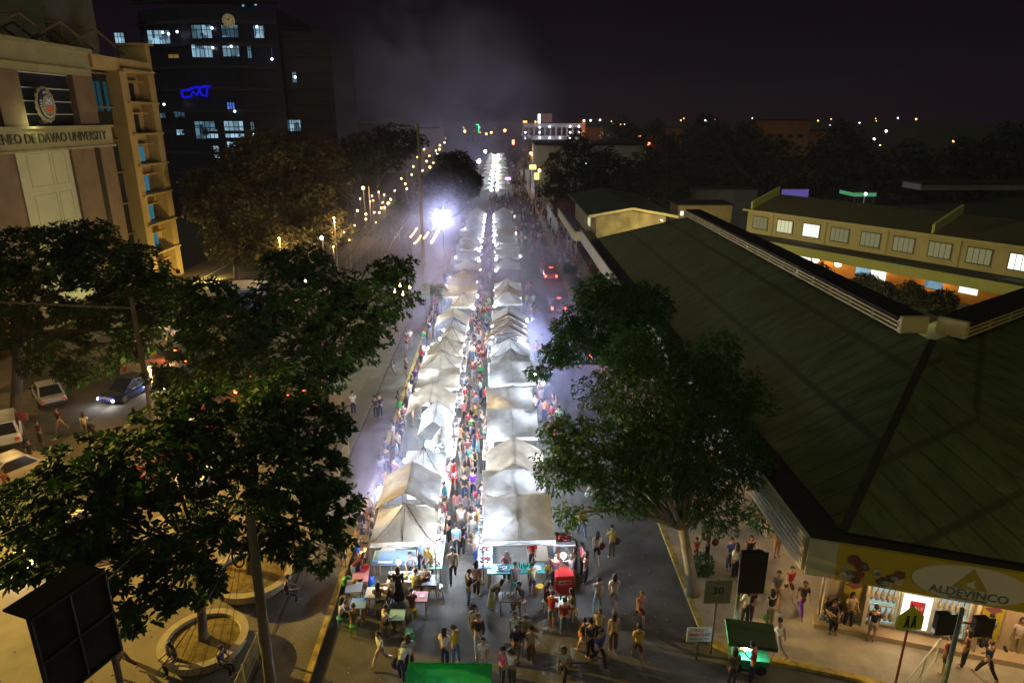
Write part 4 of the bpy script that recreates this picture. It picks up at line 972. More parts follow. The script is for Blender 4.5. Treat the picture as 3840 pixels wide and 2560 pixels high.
POSES = {
 'standing': make_pose(),
 'standing with arms bent': make_pose(0, ((.08, .02), (-.08, .05)), ((.25, 1.2, .15), (.3, 1.35, .15)), head=.25),
 'looking at a phone': make_pose(.03, ((.03, .02), (-.03, .05)), ((.35, 1.75, .10), (.05, .15, .08)), head=.4),
 'walking': make_pose(.05, ((.42, .12), (-.36, .38)), ((-.35, .25, .08), (.38, .35, .08))),
 'striding': make_pose(.06, ((-.42, .5), (.46, .08)), ((.42, .4, .08), (-.38, .2, .08))),
 'bending over': make_pose(.95, ((.12, .05), (.0, .1)), ((.35, .25, .1), (.55, .3, .1)), head=-.2),
 'reaching out': make_pose(.16, ((.1, .05), (-.12, .05)), ((1.05, .35, .05), (.6, .7, .1))),
 'sitting': make_pose(.12, ((1.42, 1.45), (1.36, 1.5)), ((.55, .85, .15), (.6, .95, .15)), sit=True, head=.2),
}
PM = {}
def part(pose, kind):
    if (pose, kind) not in PM:
        J = POSES[pose]
        f = {'body': lambda: body_mesh(J), 'shirt': lambda: shirt_mesh(J), 'long_sleeve_shirt': lambda: shirt_mesh(J, 2), 'vest': lambda: shirt_mesh(J, .18), 'trousers': lambda: legs_mesh(J), 'shorts': lambda: legs_mesh(J, True), 'skirt': lambda: skirt_mesh(J), 'long_skirt': lambda: skirt_mesh(J, 1.35),
             'short': lambda: hair_mesh(J, 'short'), 'long': lambda: hair_mesh(J, 'long'), 'cap': lambda: hair_mesh(J, 'cap')}[kind]
        me = f()
        if kind != 'body' and not me.materials: me.materials.append(m_cl)
        if kind != 'body':
            me.materials.clear(); me.materials.append(m_hair if kind in ('short', 'long') else m_cl)
        PM[(pose, kind)] = me
    return PM[(pose, kind)]
CLR = {'white': (.72, .72, .70), 'cream': (.62, .56, .42), 'pale grey': (.42, .42, .43), 'grey': (.2, .2, .21), 'black': (.018, .018, .02), 'navy': (.02, .03, .10), 'blue': (.03, .10, .42), 'light blue': (.25, .42, .68), 'teal': (.04, .32, .34), 'green': (.03, .28, .08), 'olive': (.16, .15, .05),
       'yellow': (.72, .48, .04), 'mustard': (.48, .30, .04), 'orange': (.78, .20, .03), 'red': (.55, .03, .03), 'dark red': (.24, .02, .03), 'maroon': (.14, .02, .04), 'pink': (.80, .16, .28), 'rose': (.6, .25, .28), 'purple': (.16, .04, .38), 'brown': (.15, .08, .04), 'tan': (.38, .27, .15), 'lime': (.25, .65, .08), 'mint': (.40, .68, .52), 'denim': (.10, .17, .30), 'pale denim': (.28, .38, .50), 'khaki': (.34, .28, .16), 'charcoal': (.05, .05, .06)}
HAIRC = [(.012, .010, .010), (.016, .012, .011), (.03, .018, .012), (.012, .010, .010), (.07, .035, .018)]
SKINC = [(.42, .24, .15), (.36, .20, .12), (.48, .29, .19), (.30, .17, .10)]
NP = 0; used_labels = {}
KEY = {'trousers': 'trousers', 'shorts': 'shorts', 'skirt': 'skirt', 'long_skirt': 'long skirt', 'jeans': 'jeans'}
def person(p, rz, pose, top, topc, low, lowc, hair='short', where='', z=0., h=1., group=None, hairc=None, label=None):
    """p: ground point; rz: heading in degrees, 0 walks away up the street, 180 faces the camera"""
    global NP
    o = bpy.data.objects.new('person', part(pose, 'body')); COL.objects.link(o)
    zz = z
    if pose == 'sitting': zz = z
    o.location = (p[0], p[1], zz); o.rotation_euler = (0, 0, rad(rz)); o.scale = (h, h, h)
    o.color = SKINC[NP % 4] + (1,)
    jit = lambda c: tuple(min(1, x * R.uniform(.85, 1.12)) for x in c) + (1,)
    a = bpy.data.objects.new({'shirt': 'shirt', 'long_sleeve_shirt': 'long_sleeve_shirt', 'vest': 'vest'}[top], part(pose, top)); COL.objects.link(a); a.parent = o; a.color = jit(CLR[topc])
    b = bpy.data.objects.new(low, part(pose, low)); COL.objects.link(b); b.parent = o; b.color = jit(CLR[lowc])
    c = bpy.data.objects.new('cap' if hair == 'cap' else 'hair', part(pose, hair)); COL.objects.link(c); c.parent = o; c.color = (hairc or HAIRC[NP % 5]) + (1,)
    tn = {'shirt': 'shirt', 'long_sleeve_shirt': 'long sleeved top', 'vest': 'sleeveless top'}[top]
    lb = label or f'person {pose} in {topc} {tn} and {lowc} {KEY[low]} {where}'
    if lb in used_labels and group: pass
    used_labels.setdefault(lb, []).append(o)
    tag(o, lb, 'person', group); NP += 1
    return o
# ---------------------------------------------------------------- everyone one can tell apart
def q7(x, y): return G(1200 + .5527 * x, 1700 + .5527 * y)
def q8(x, y, z=.13): return G(2550 + .421 * x, 1900 + .421 * y, z)
def q9(x, y, z=.13): return G(3100 + .421 * x, 1900 + .421 * y, z)
def qa(x, y, z=0.): return G(.5102 * x, 1100 + .5102 * y, z)
def qb(x, y, z=.13): return G(1150 + .4785 * x, 1250 + .4785 * y, z)
s_, w_, t_, b_, r_, i_, p_, a_ = 'standing', 'walking', 'striding', 'bending over', 'reaching out', 'sitting', 'looking at a phone', 'standing with arms bent'
FOLK = [
 (q7(905, 870), 5, t_, 'long_sleeve_shirt', 'tan', 'trousers', 'black', 'short', 'entering the aisle mouth'),
 (q7(1010, 1035), -60, a_, 'shirt', 'black', 'trousers', 'denim', 'short', 'at the aisle mouth'),
 (q7(1062, 965), -30, s_, 'long_sleeve_shirt', 'tan', 'trousers', 'black', 'long', 'holding a bag by the aisle mouth'),
 (q7(1052, 1275), 180, w_, 'shirt', 'cream', 'trousers', 'khaki', 'cap', 'behind the one in the black jacket'),
 (q7(1075, 1335), 185, t_, 'long_sleeve_shirt', 'black', 'trousers', 'pale denim', 'short', 'on the open road before the aisle'),
 (q7(420, 1445), 130, t_, 'shirt', 'white', 'trousers', 'cream', 'short', 'with a long stride near the yellow kerb'),
 (q7(555, 1555), -25, b_, 'shirt', 'white', 'trousers', 'navy', 'short', 'beside the green awning'),
 (q7(610, 1500), 10, s_, 'shirt', 'pale grey', 'trousers', 'black', 'long', 'behind the bent one by the green awning'),
 (q7(850, 1450), -20, s_, 'shirt', 'white', 'trousers', 'navy', 'long', 'next to a yellow shirt on the open road'),
 (q7(922, 1435), 60, a_, 'shirt', 'yellow', 'trousers', 'denim', 'short', 'beside a woman in white'),
 (q7(1110, 1500), 170, s_, 'shirt', 'cream', 'trousers', 'cream', 'short', 'just behind the green awning corner'),
 (q7(1330, 1410), 175, a_, 'long_sleeve_shirt', 'navy', 'shorts', 'khaki', 'short', 'facing the camera in the middle of the road'),
 (q7(1432, 1425), -10, a_, 'shirt', 'white', 'trousers', 'brown', 'short', 'seen from behind in the middle of the road'),
 (q7(1322, 1330), 200, s_, 'vest', 'white', 'shorts', 'dark red', 'short', 'with a red strap in the road group'),
 (q7(1395, 1330), 180, p_, 'vest', 'pale grey', 'shorts', 'charcoal', 'long', 'lit by the screen in the road group'),
 (q7(1650, 1555), 160, w_, 'long_sleeve_shirt', 'cream', 'trousers', 'black', 'long', 'with fair hair at the lower edge'),
 (q7(1235, 1570), -50, a_, 'shirt', 'pink', 'trousers', 'black', 'short', 'beside the green awning post'),
 (q7(1300, 1590), 150, p_, 'vest', 'white', 'trousers', 'charcoal', 'long', 'next to the pink shirt'),
 (q7(1830, 1390), 20, s_, 'shirt', 'charcoal', 'trousers', 'black', 'cap', 'in a red cap in the dark group'),
 (q7(1885, 1300), 170, s_, 'vest', 'cream', 'trousers', 'black', 'long', 'in the dark group on the road'),
 (q7(1790, 1370), 30, w_, 'shirt', 'brown', 'shorts', 'tan', 'short', 'with an orange bag in the dark group'),
 (q7(1890, 1450), -150, w_, 'shirt', 'blue', 'trousers', 'black', 'short', 'in front of the dark group'),
 (q7(1985, 1345), 5, s_, 'vest', 'cream', 'trousers', 'brown', 'long', 'beside the dark group'),
 (q7(2150, 1415), 0, w_, 'shirt', 'yellow', 'shorts', 'maroon', 'short', 'alone on the dark side of the road'),
 (q7(2165, 1160), -170, w_, 'vest', 'rose', 'shorts', 'maroon', 'long', 'alone beyond the yellow shirt'),
 (q7(1880, 1070), -20, t_, 'long_sleeve_shirt', 'white', 'trousers', 'pale denim', 'short', 'walking off from the snack cart'),
 (q7(1990, 1060), -10, w_, 'shirt', 'white', 'shorts', 'grey', 'long', 'walking beside a man in white'),
 (q7(1875, 745), -5, w_, 'long_sleeve_shirt', 'white', 'shorts', 'black', 'long', 'walking up the dark lane'),
 (q7(1975, 710), 15, p_, 'shirt', 'mustard', 'trousers', 'olive', 'short', 'in the dark lane beside the white blouse'),
 (q7(1775, 565), 10, w_, 'shirt', 'yellow', 'trousers', 'denim', 'short', 'under a bundle of white balloons'),
 (q7(2130, 380), -10, s_, 'shirt', 'green', 'trousers', 'blue', 'short', 'under the fine leaved tree'),
 (q7(1775, 830), 100, a_, 'shirt', 'pink', 'trousers', 'black', 'long', 'at the snack cart counter'),
 (q7(1800, 885), 60, s_, 'shirt', 'rose', 'trousers', 'black', 'long', 'queueing at the snack cart'),
 (q7(1730, 805), 80, p_, 'vest', 'denim', 'trousers', 'denim', 'long', 'at the snack cart'),
 (q7(1705, 905), 30, r_, 'shirt', 'grey', 'shorts', 'tan', 'long', 'reaching over the red cooler'),
 (q7(1592, 765), -70, a_, 'shirt', 'orange', 'trousers', 'blue', 'cap', 'serving behind the snack cart'),
 (q7(1590, 915), -20, s_, 'shirt', 'dark red', 'trousers', 'black', 'short', 'beside the red cooler'),
 (q7(1570, 1180), -15, r_, 'shirt', 'red', 'shorts', 'denim', 'short', 'at the lit bottle table'),
 (q7(1655, 1230), 0, s_, 'shirt', 'dark red', 'trousers', 'denim', 'short', 'behind the lit bottle table'),
 (q7(1530, 1060), -80, i_, 'shirt', 'maroon', 'trousers', 'black', 'long', 'at the bottle table'),
 (q7(1720, 1120), 70, i_, 'shirt', 'olive', 'trousers', 'brown', 'long', 'at the bottle table'),
 (q7(1440, 968), 20, s_, 'shirt', 'cream', 'shorts', 'denim', 'short', 'next to the teal table'),
 (q7(1325, 930), 0, i_, 'shirt', 'pale grey', 'trousers', 'khaki', 'short', 'with a dark strap at the teal table'),
 (q7(1440, 790), 170, r_, 'shirt', 'red', 'trousers', 'black', 'short', 'working under the first car lane tent'),
 (q7(1265, 830), 180, i_, 'shirt', 'rose', 'trousers', 'brown', 'long', 'behind the teal table'),
 (q7(1160, 1060), -80, b_, 'shirt', 'brown', 'long_skirt', 'cream', 'long', 'over the small glass table'),
 (q7(1370, 1060), 120, i_, 'shirt', 'black', 'trousers', 'olive', 'short', 'by the small glass table'),
 (q7(400, 1075), 0, i_, 'long_sleeve_shirt', 'grey', 'trousers', 'black', 'long', 'on a pale stool at the planter side tables'),
 (q7(505, 1020), 80, i_, 'shirt', 'white', 'trousers', 'charcoal', 'short', 'facing a woman over the pale table'),
 (q7(540, 1010), 10, s_, 'long_sleeve_shirt', 'black', 'long_skirt', 'black', 'long', 'in a long robe before the food table'),
 (q7(715, 945), 0, i_, 'shirt', 'tan', 'trousers', 'teal', 'short', 'at the food table of the first planter row tent'),
 (q7(648, 985), -20, i_, 'shirt', 'mustard', 'trousers', 'brown', 'short', 'at the food table'),
 (q7(628, 1110), 10, i_, 'shirt', 'maroon', 'trousers', 'olive', 'short', 'on a tan stool before the planter side tables'),
 (q7(148, 1170), -70, i_, 'shirt', 'white', 'trousers', 'charcoal', 'long', 'by the yellow kerb'),
 (q7(235, 1225), -10, i_, 'shirt', 'olive', 'trousers', 'khaki', 'short', 'with back turned near the yellow kerb'),
 (q7(440, 1225), -60, i_, 'shirt', 'white', 'trousers', 'charcoal', 'short', 'at the mint table'),
 (q7(232, 890), -60, b_, 'shirt', 'dark red', 'trousers', 'pale denim', 'long', 'over the kerb side cooking table'),
 (q7(265, 800), -90, s_, 'shirt', 'blue', 'trousers', 'navy', 'short', 'at the kerb side wok'),
 (q7(165, 785), 10, s_, 'shirt', 'navy', 'shorts', 'charcoal', 'short', 'on the pavement half under leaves'),
 (q7(690, 800), 170, s_, 'shirt', 'light blue', 'trousers', 'navy', 'short', 'serving under the first planter row tent'),
 (q7(622, 840), 180, i_, 'shirt', 'white', 'trousers', 'charcoal', 'short', 'behind the food table'),
 (q7(755, 850), 150, r_, 'shirt', 'mustard', 'trousers', 'olive', 'short', 'handing food over the food table'),
 # mouth of the aisle
 (q7(930, 695), 0, s_, 'shirt', 'light blue', 'trousers', 'black', 'short', 'walking in at the aisle mouth'),
 (q7(967, 672), -5, w_, 'shirt', 'black', 'trousers', 'black', 'long', 'with a blue bag at the aisle mouth'),
 (q7(1030, 645), 0, w_, 'shirt', 'grey', 'shorts', 'khaki', 'short', 'beside the bright sheet of the first car lane tent'),
 (q7(1065, 745), 75, a_, 'shirt', 'white', 'trousers', 'blue', 'cap', 'by the post of the first car lane tent'),
 (q7(880, 610), 70, s_, 'shirt', 'black', 'trousers', 'black', 'short', 'at the counter of the first planter row tent'),
 (q7(862, 520), 70, r_, 'shirt', 'maroon', 'trousers', 'charcoal', 'short', 'at the first planter row counter'),
 (q7(1030, 565), 0, w_, 'vest', 'cream', 'shorts', 'pale denim', 'long', 'with a pink backpack in the aisle'),
 (q7(960, 560), 0, s_, 'vest', 'white', 'trousers', 'charcoal', 'short', 'in the aisle beside the first tents'),
 (q7(1075, 560), 100, s_, 'shirt', 'yellow', 'shorts', 'olive', 'short', 'at the first car lane counter'),
 (q7(992, 470), 0, s_, 'shirt', 'pale grey', 'trousers', 'grey', 'short', 'in the aisle beside the second tents'),
 (q7(933, 445), 0, w_, 'shirt', 'rose', 'shorts', 'pale denim', 'long', 'in the aisle beside the second tents'),
 (q7(852, 400), 75, a_, 'shirt', 'teal', 'trousers', 'black', 'short', 'at the second planter row counter'),
 (q7(1083, 402), -100, p_, 'shirt', 'charcoal', 'trousers', 'light blue', 'long', 'with a pink bag by the second car lane tent'),
 (q7(985, 330), 0, s_, 'shirt', 'black', 'trousers', 'navy', 'short', 'in the aisle beside the second tents'),
 (q7(1040, 300), 0, w_, 'shirt', 'purple', 'trousers', 'navy', 'short', 'in the aisle beside the third tents'),
 (q7(985, 250), 5, s_, 'shirt', 'khaki', 'trousers', 'black', 'long', 'in the aisle beside the third tents'),
 (q7(905, 215), 0, w_, 'vest', 'red', 'long_skirt', 'red', 'long', 'in a long red dress in the aisle'),
 # forecourt of the arcade
 (q8(235, 475), 60, p_, 'long_sleeve_shirt', 'maroon', 'trousers', 'black', 'long', 'with a red bag beyond the tree trunk'),
 (q8(430, 560), 200, s_, 'shirt', 'blue', 'trousers', 'denim', 'short', 'behind the dark signal board'),
 (q8(480, 640), 20, s_, 'shirt', 'white', 'trousers', 'black', 'long', 'carrying a pale bag behind the dark signal board'),
 (q8(600, 560), 170, s_, 'vest', 'black', 'trousers', 'charcoal', 'long', 'facing the camera above the dark signal board'),
 (q8(660, 705), -15, a_, 'shirt', 'white', 'shorts', 'denim', 'short', 'with a dark strap beside the signal board'),
 (q8(700, 695), 40, s_, 'shirt', 'charcoal', 'shorts', 'navy', 'short', 'next to the white shirt by the signal board'),
 (q8(840, 880), 175, w_, 'shirt', 'grey', 'shorts', 'tan', 'short', 'strolling over the forecourt'),
 (q8(955, 825), 185, w_, 'vest', 'red', 'shorts', 'black', 'short', 'strolling under the arcade corner'),
 (q8(1070, 960), 180, t_, 'shirt', 'charcoal', 'trousers', 'purple', 'short', 'before the arcade steps'),
 (q8(605, 1030), -20, s_, 'shirt', 'maroon', 'trousers', 'maroon', 'short', 'near the green roofed cart'),
 (q8(570, 1040), 30, a_, 'shirt', 'white', 'trousers', 'black', 'long', 'with a lime bag near the green roofed cart'),
 (q8(790, 1062), 10, s_, 'vest', 'black', 'trousers', 'tan', 'long', 'with a lime bag behind the cart'),
 (q8(860, 1310), 40, t_, 'shirt', 'white', 'trousers', 'grey', 'short', 'stepping past the green roofed cart'),
 (q8(630, 1570, 0), 60, p_, 'vest', 'red', 'trousers', 'navy', 'short', 'in front of the green roofed cart'),
 (q8(455, 1600, 0), 0, s_, 'shirt', 'olive', 'trousers', 'brown', 'long', 'in front of the green roofed cart'),
 (q8(1275, 1040), -150, i_, 'shirt', 'black', 'trousers', 'black', 'long', 'on the arcade step'),
 (q8(1330, 1065), 170, i_, 'shirt', 'charcoal', 'trousers', 'black', 'short', 'on the arcade step'),
 (q8(1370, 1050), 150, i_, 'shirt', 'black', 'trousers', 'charcoal', 'short', 'on the arcade step'),
 (q8(1485, 1090), 185, a_, 'shirt', 'tan', 'trousers', 'black', 'long', 'leaning by the mustard banner'),
 (q9(385, 1205), -20, s_, 'shirt', 'black', 'shorts', 'khaki', 'short', 'before the lit shop window'),
 (q9(1040, 1500), 20, s_, 'shirt', 'dark red', 'shorts', 'black', 'cap', 'beside the thin railing'),
 (q9(1265, 1260), -30, w_, 'shirt', 'rose', 'trousers', 'tan', 'short', 'walking along the arcade front'),
 (q9(1390, 1290), -20, s_, 'shirt', 'pale grey', 'trousers', 'charcoal', 'short', 'walking along the arcade front'),
 (q9(1500, 1270), 10, w_, 'shirt', 'black', 'trousers', 'black', 'short', 'walking along the arcade front'),
 (q9(1660, 1330), 150, s_, 'shirt', 'cream', 'trousers', 'khaki', 'long', 'walking along the arcade front'),
 (q9(1400, 1520), 20, w_, 'shirt', 'navy', 'trousers', 'black', 'short', 'beyond the thin railing'),
 (q9(1200, 1440), 40, s_, 'shirt', 'brown', 'trousers', 'black', 'long', 'beyond the thin railing'),
 (q8(705, 220), 170, w_, 'shirt', 'charcoal', 'shorts', 'black', 'short', 'half hidden under the ribbed fascia'),
 (q8(850, 440), 200, s_, 'shirt', 'tan', 'trousers', 'tan', 'short', 'half hidden under the ribbed fascia'),
 (q8(135, 480), 0, s_, 'vest', 'red', 'shorts', 'red', 'short', 'a child by the tree trunk'),
 # side street and plaza
 (qa(305, 1112), -20, s_, 'shirt', 'maroon', 'trousers', 'charcoal', 'short', 'crossing the side street'),
 (qa(455, 1020), 170, t_, 'shirt', 'dark red', 'trousers', 'khaki', 'short', 'crossing the side street by the motorcycle'),
 (qa(250, 1270), 200, w_, 'shirt', 'charcoal', 'trousers', 'black', 'short', 'on the side street with a white bag'),
 (qa(65, 1490), 190, w_, 'shirt', 'orange', 'trousers', 'brown', 'short', 'at the dark edge of the side street'),
 (qa(1200, 410), 170, s_, 'shirt', 'dark red', 'trousers', 'maroon', 'short', 'in the red group on the side street'),
 (qa(1222, 420), 190, s_, 'shirt', 'red', 'trousers', 'charcoal', 'short', 'in the red group on the side street'),
 (qa(1245, 400), 160, s_, 'shirt', 'red', 'trousers', 'red', 'long', 'in the red group on the side street'),
 (qa(1265, 428), 180, s_, 'vest', 'orange', 'trousers', 'maroon', 'short', 'in the red group on the side street'),
 (qa(1330, 432), 150, a_, 'shirt', 'rose', 'trousers', 'black', 'long', 'beside the red group on the side street'),
 (qa(930, 660), 180, w_, 'shirt', 'orange', 'trousers', 'orange', 'short', 'on the side street near the headlamps'),
 (qa(640, 1050), 20, w_, 'shirt', 'cream', 'trousers', 'khaki', 'long', 'under the leaves beside the side street'),
 (qb(370, 640), 0, s_, 'shirt', 'white', 'trousers', 'navy', 'short', 'with a dark strap on the plaza'),
 (qb(545, 668), 10, s_, 'shirt', 'charcoal', 'trousers', 'black', 'short', 'on the dark pavement by the plaza'),
 (qb(580, 662), -10, s_, 'shirt', 'navy', 'trousers', 'navy', 'short', 'on the dark pavement by the plaza'),
 (qb(730, 630), 30, p_, 'shirt', 'brown', 'skirt', 'green', 'long', 'on the pavement by the sixth planter row tent'),
 (qb(790, 605, 0), -60, s_, 'shirt', 'pale grey', 'trousers', 'grey', 'short', 'behind the seventh planter row tent'),
 (qb(780, 335), -50, s_, 'shirt', 'grey', 'shorts', 'navy', 'short', 'alone on the lit pavement by the bicycle'),
 (qb(785, 132), 150, s_, 'shirt', 'red', 'shorts', 'charcoal', 'short', 'on the pavement beyond the bicycle'),
 (qb(815, 110), 170, s_, 'shirt', 'white', 'shorts', 'tan', 'short', 'on the pavement beyond the bicycle'),
 (G(408, 2440, .13), 160, s_, 'shirt', 'olive', 'trousers', 'charcoal', 'short', 'beside the back of the billboard'),
 (G(470, 2520, .13), 100, w_, 'shirt', 'black', 'trousers', 'brown', 'short', 'on the plaza beside the billboard'),
 (G(830, 2500, .5), -100, i_, 'shirt', 'navy', 'trousers', 'black', 'short', 'on the rim of the first planter'),
 (G(660, 2480, .5), 140, i_, 'shirt', 'charcoal', 'trousers', 'black', 'long', 'on the rim of the first planter'),
 (G(1075, 2235, .5), -80, i_, 'shirt', 'black', 'trousers', 'charcoal', 'short', 'on the rim of the second planter'),
 # car lane
 (G(2100, 990), 0, w_, 'shirt', 'blue', 'trousers', 'white', 'cap', 'walking by the red lit car'),
 (G(2118, 985), 10, s_, 'shirt', 'white', 'trousers', 'pale grey', 'short', 'walking by the red lit car'),
 (G(2145, 1028), 150, a_, 'shirt', 'white', 'trousers', 'black', 'short', 'at the kerb behind the red lit car'),
 (G(2027, 950), 0, s_, 'shirt', 'lime', 'trousers', 'charcoal', 'short', 'in the car lane crowd'),
 (G(2180, 1050, .13), 100, b_, 'shirt', 'white', 'trousers', 'grey', 'short', 'on the hedge side pavement'),
 (G(2095, 905), 0, s_, 'shirt', 'pink', 'trousers', 'rose', 'short', 'in the car lane crowd'),
 (G(2213, 1030, .13), 0, s_, 'shirt', 'dark red', 'trousers', 'maroon', 'short', 'under the long fascia'),
 (G(2240, 1030, .13), 170, s_, 'shirt', 'light blue', 'trousers', 'charcoal', 'short', 'under the long fascia'),
]
SEATS = []
for (p, rz, ps, top, tc_, low, lc, hr, wh) in FOLK:
    sitz = p[2]
    if ps == i_ and sitz > .3: sitz = .13
    lab = None
    tn = {'shirt': 'shirt', 'long_sleeve_shirt': 'long sleeved top', 'vest': 'sleeveless top'}[top]
    pv = {s_: '', a_: '', w_: 'walking ', t_: 'striding ', p_: 'with phone ', b_: 'bending ', r_: 'reaching ', i_: 'sitting '}[ps]
    wh2 = ' '.join(wh.split()[:9])
    lab = f'person {pv}in {tc_} {tn} and {lc} {KEY[low]} {wh2}'
    wl_ = lab.split()
    while len(wl_) > 16 and False: pass
    if len(wl_) > 16: lab = f'person {pv}in {tc_} {tn.split()[-1]} {wh2}'
    person(p, rz, ps, top, tc_, low, lc, hr, '', sitz, R.uniform(.95, 1.04) * (.68 if 'child' in wh else 1), 'people in the night market', label=lab)
    if ps == i_: SEATS.append((p, rz))

def near_tent(x, y):
    row = 'L' if x < -.9 else 'R'
    best = min((abs((a[4] + a[5]) / 2 - y), a[1]) for a in stalls if a[0] == row)
    return f'{NTH[best[1]]} {"planter" if row == "L" else "lane"} row tent'
ADJ = ['white', 'white', 'pale grey', 'grey', 'black', 'black', 'black', 'navy', 'navy', 'charcoal', 'charcoal', 'denim', 'blue', 'light blue', 'teal', 'yellow', 'orange', 'red', 'red', 'dark red', 'maroon', 'pink', 'rose', 'purple', 'cream', 'tan', 'mint', 'charcoal', 'green', 'olive']
LWC = ['black', 'black', 'denim', 'denim', 'pale denim', 'navy', 'khaki', 'charcoal', 'grey', 'brown']
def rnd_person(x, y, zone, z=0., head=None):
    ps = R.choice([s_, s_, a_, w_, w_, t_, p_, r_]); top = R.choice(['shirt', 'shirt', 'shirt', 'vest', 'long_sleeve_shirt'])
    low = R.choice(['trousers', 'trousers', 'trousers', 'shorts', 'shorts', 'skirt']); hr = R.choice(['short', 'short', 'short', 'long', 'long', 'cap'])
    wh = f'{zone} {near_tent(x, y)}'
    for _ in range(60):
        tc_, lc = R.choice(ADJ), R.choice(LWC)
        tn = {'shirt': 'shirt', 'long_sleeve_shirt': 'sweater', 'vest': 'vest'}[top]
        lab = f'person in {tc_} {tn}, {lc} {low} {wh}'
        if len(lab.split()) > 16: lab = lab.replace(' row tent', ' tent')
        if len(lab.split()) > 16: lab = lab.replace('person in', 'person', 1)
        if lab not in used_labels: break
    if head is None: head = R.choice([0, 0, 180, 90, -90]) + R.uniform(-30, 30)
    person((x, y), head, ps, top, tc_, low, lc, hr, '', z, R.uniform(.92, 1.06), 'people in the night market', label=lab)
placed = [(f[0][0], f[0][1]) for f in FOLK]
def scatter(n, xr, yr, zone, z=0., gap=.42, pw=1.):
    k = t = 0
    while k < n and t < n * 30:
        t += 1
        x, y = R.uniform(*xr), yr[0] + (yr[1] - yr[0]) * R.random() ** pw
        if any(abs(x - a) < gap and abs(y - b) < gap for a, b in placed): continue
        placed.append((x, y)); rnd_person(x, y, zone, z); k += 1
scatter(66, (-2.35, -.95), (31.5, 70), 'in the aisle by the')
scatter(24, (2.75, 4.0), (36, 74), 'outside the')
scatter(26, (-6.5, -5.5), (27, 48), 'behind the')
scatter(12, (-6.4, -5.5), (50, 74), 'behind the')
scatter(12, (8.3, 10.6), (66, 90), 'on pavement opposite the', .13)
scatter(10, (4.2, 7.4), (84, 98), 'in the car lane by the')
scatter(8, (-2.35, -.95), (70, 78), 'in the aisle by the')
# staff in orange between the car lane tents
for x, y in ((.0, 40.6), (.8, 41.2), (1.6, 40.4), (2.3, 41.), (2.9, 40.2)):
    rnd = R.choice([b_, s_, r_]); person((x, y), R.uniform(-40, 40), rnd, 'shirt', 'orange', 'trousers', R.choice(['black', 'navy']), R.choice(['cap', 'short']), '', 0, 1, 'orange shirted grill staff', label='cook in orange shirt in the gap before the sixth car lane row tent')
# beyond this the crowd reads as one mass
mb = MB(); m_mass = [M('crowd_cloth_' + n, c, .9, .3, 1.) for n, c in (('pale', (.5, .5, .5)), ('dark', (.04, .04, .06)), ('red', (.4, .06, .05)), ('blue', (.06, .1, .3)), ('tan', (.35, .22, .14)))]
m_hd = M('crowd_hair', (.015, .012, .01), .7)
zones = [((-2.3, -1.0), (78, 128), 130), ((3, 7.6), (98, 150), 120), ((8.3, 11), (92, 150), 80), ((-2, 8), (130, 168), 130), ((-1.3, -.4), (170, 330), 60), ((4, 8), (150, 330), 140), ((-6.5, -5.6), (76, 128), 40)]
for (xr, yr, n) in zones:
    for k in range(n):
        x, y = R.uniform(*xr), R.uniform(*yr); hgt = R.uniform(1.5, 1.75); c = R.randrange(5); a = R.uniform(0, PI)
        ca, sa = math.cos(a), math.sin(a)
        mb.lathe([(.06, 0), (.085, .45), (.13, .85)], (x, y, 0), 5, R.choice([1, 3, 1, 4]), (1, .8)).lathe([(.13, .8), (.2, 1.25), (.17, hgt - .28), (.05, hgt - .2)], (x, y, 0), 6, c, (1, .65)).ball((x, y, hgt - .1), .11, 6, 4, 5)
tag(mb.build('crowd', m_mass + [m_hd], None, smooth=True), 'dense crowd of shoppers filling the far street under the smoke', 'crowd', kind='stuff')
# ---------------------------------------------------------------- stools, tables, goods
m_p = m_plas
def stool(p, c, label, h=.45):
    t = thing('plastic_stool', label, 'stool', (p[0], p[1], p[2] if len(p) > 2 else 0), R.uniform(0, 1), 'stools around the stalls')
    s = MB().lathe([(.13, h - .03), (.165, h - .03), (.17, h), (.12, h + .006), (.02, h)], n=14).build('seat', m_p, t, smooth=True); s.color = CLR[c] + (1,)
    for sx, sy in ((1, 1), (1, -1), (-1, 1), (-1, -1)):
        l = MB().tube([(sx * .09, sy * .09, h - .02), (sx * .14, sy * .14, 0)], .022, 5).build('leg', m_p, t); l.color = CLR[c] + (1,)
    return t
def table(p, w, d, c, label, rz=0., h=.75, cloth=True, cat='table', group='tables around the stalls'):
    t = thing('stall_table', label, cat, (p[0], p[1], p[2] if len(p) > 2 else 0), rz, group)
    s = MB().box((0, 0, h - .02), (w, d, .04)).build('tabletop', m_p, t); s.color = CLR[c] + (1,)
    for sx in (-1, 1):
        for sy in (-1, 1): MB().box((sx * (w / 2 - .06), sy * (d / 2 - .06), (h - .04) / 2), (.05, .05, h - .04)).build('leg', m_wood, t)
    return t
SC = ['cream', 'yellow', 'teal', 'green', 'tan', 'cream', 'blue', 'pale grey']
for k, (p, rz) in enumerate(SEATS):
    if p[2] < .3: stool((p[0], p[1], p[2]), SC[k % 8], f'{SC[k % 8]} stool under a seated diner, {NTH[k]} of the occupied ones counted from the kerb', .43)
for (x, y, c, lb) in ((490 / .5527 * 0 + 810, 960, 'white', 'black legged stool with white rim alone by the aisle mouth'), (1490, 960, 'yellow', 'yellow round stool empty before the teal table'), (1545, 830, 'yellow', 'yellow round stool empty at the end of the teal table'), (165, 1040, 'mustard', 'mustard stool beside the kerb side table'), (285, 1040, 'teal', 'dark teal stool beside the kerb side table'),
                    (370, 970, 'green', 'green round stool by the pale table'), (605, 1270, 'green', 'dark green stool in front of the mint table'), (430, 720, 'cream', 'cream stool upended under the first planter row tent')):
    stool(q7(x, y), c, lb)
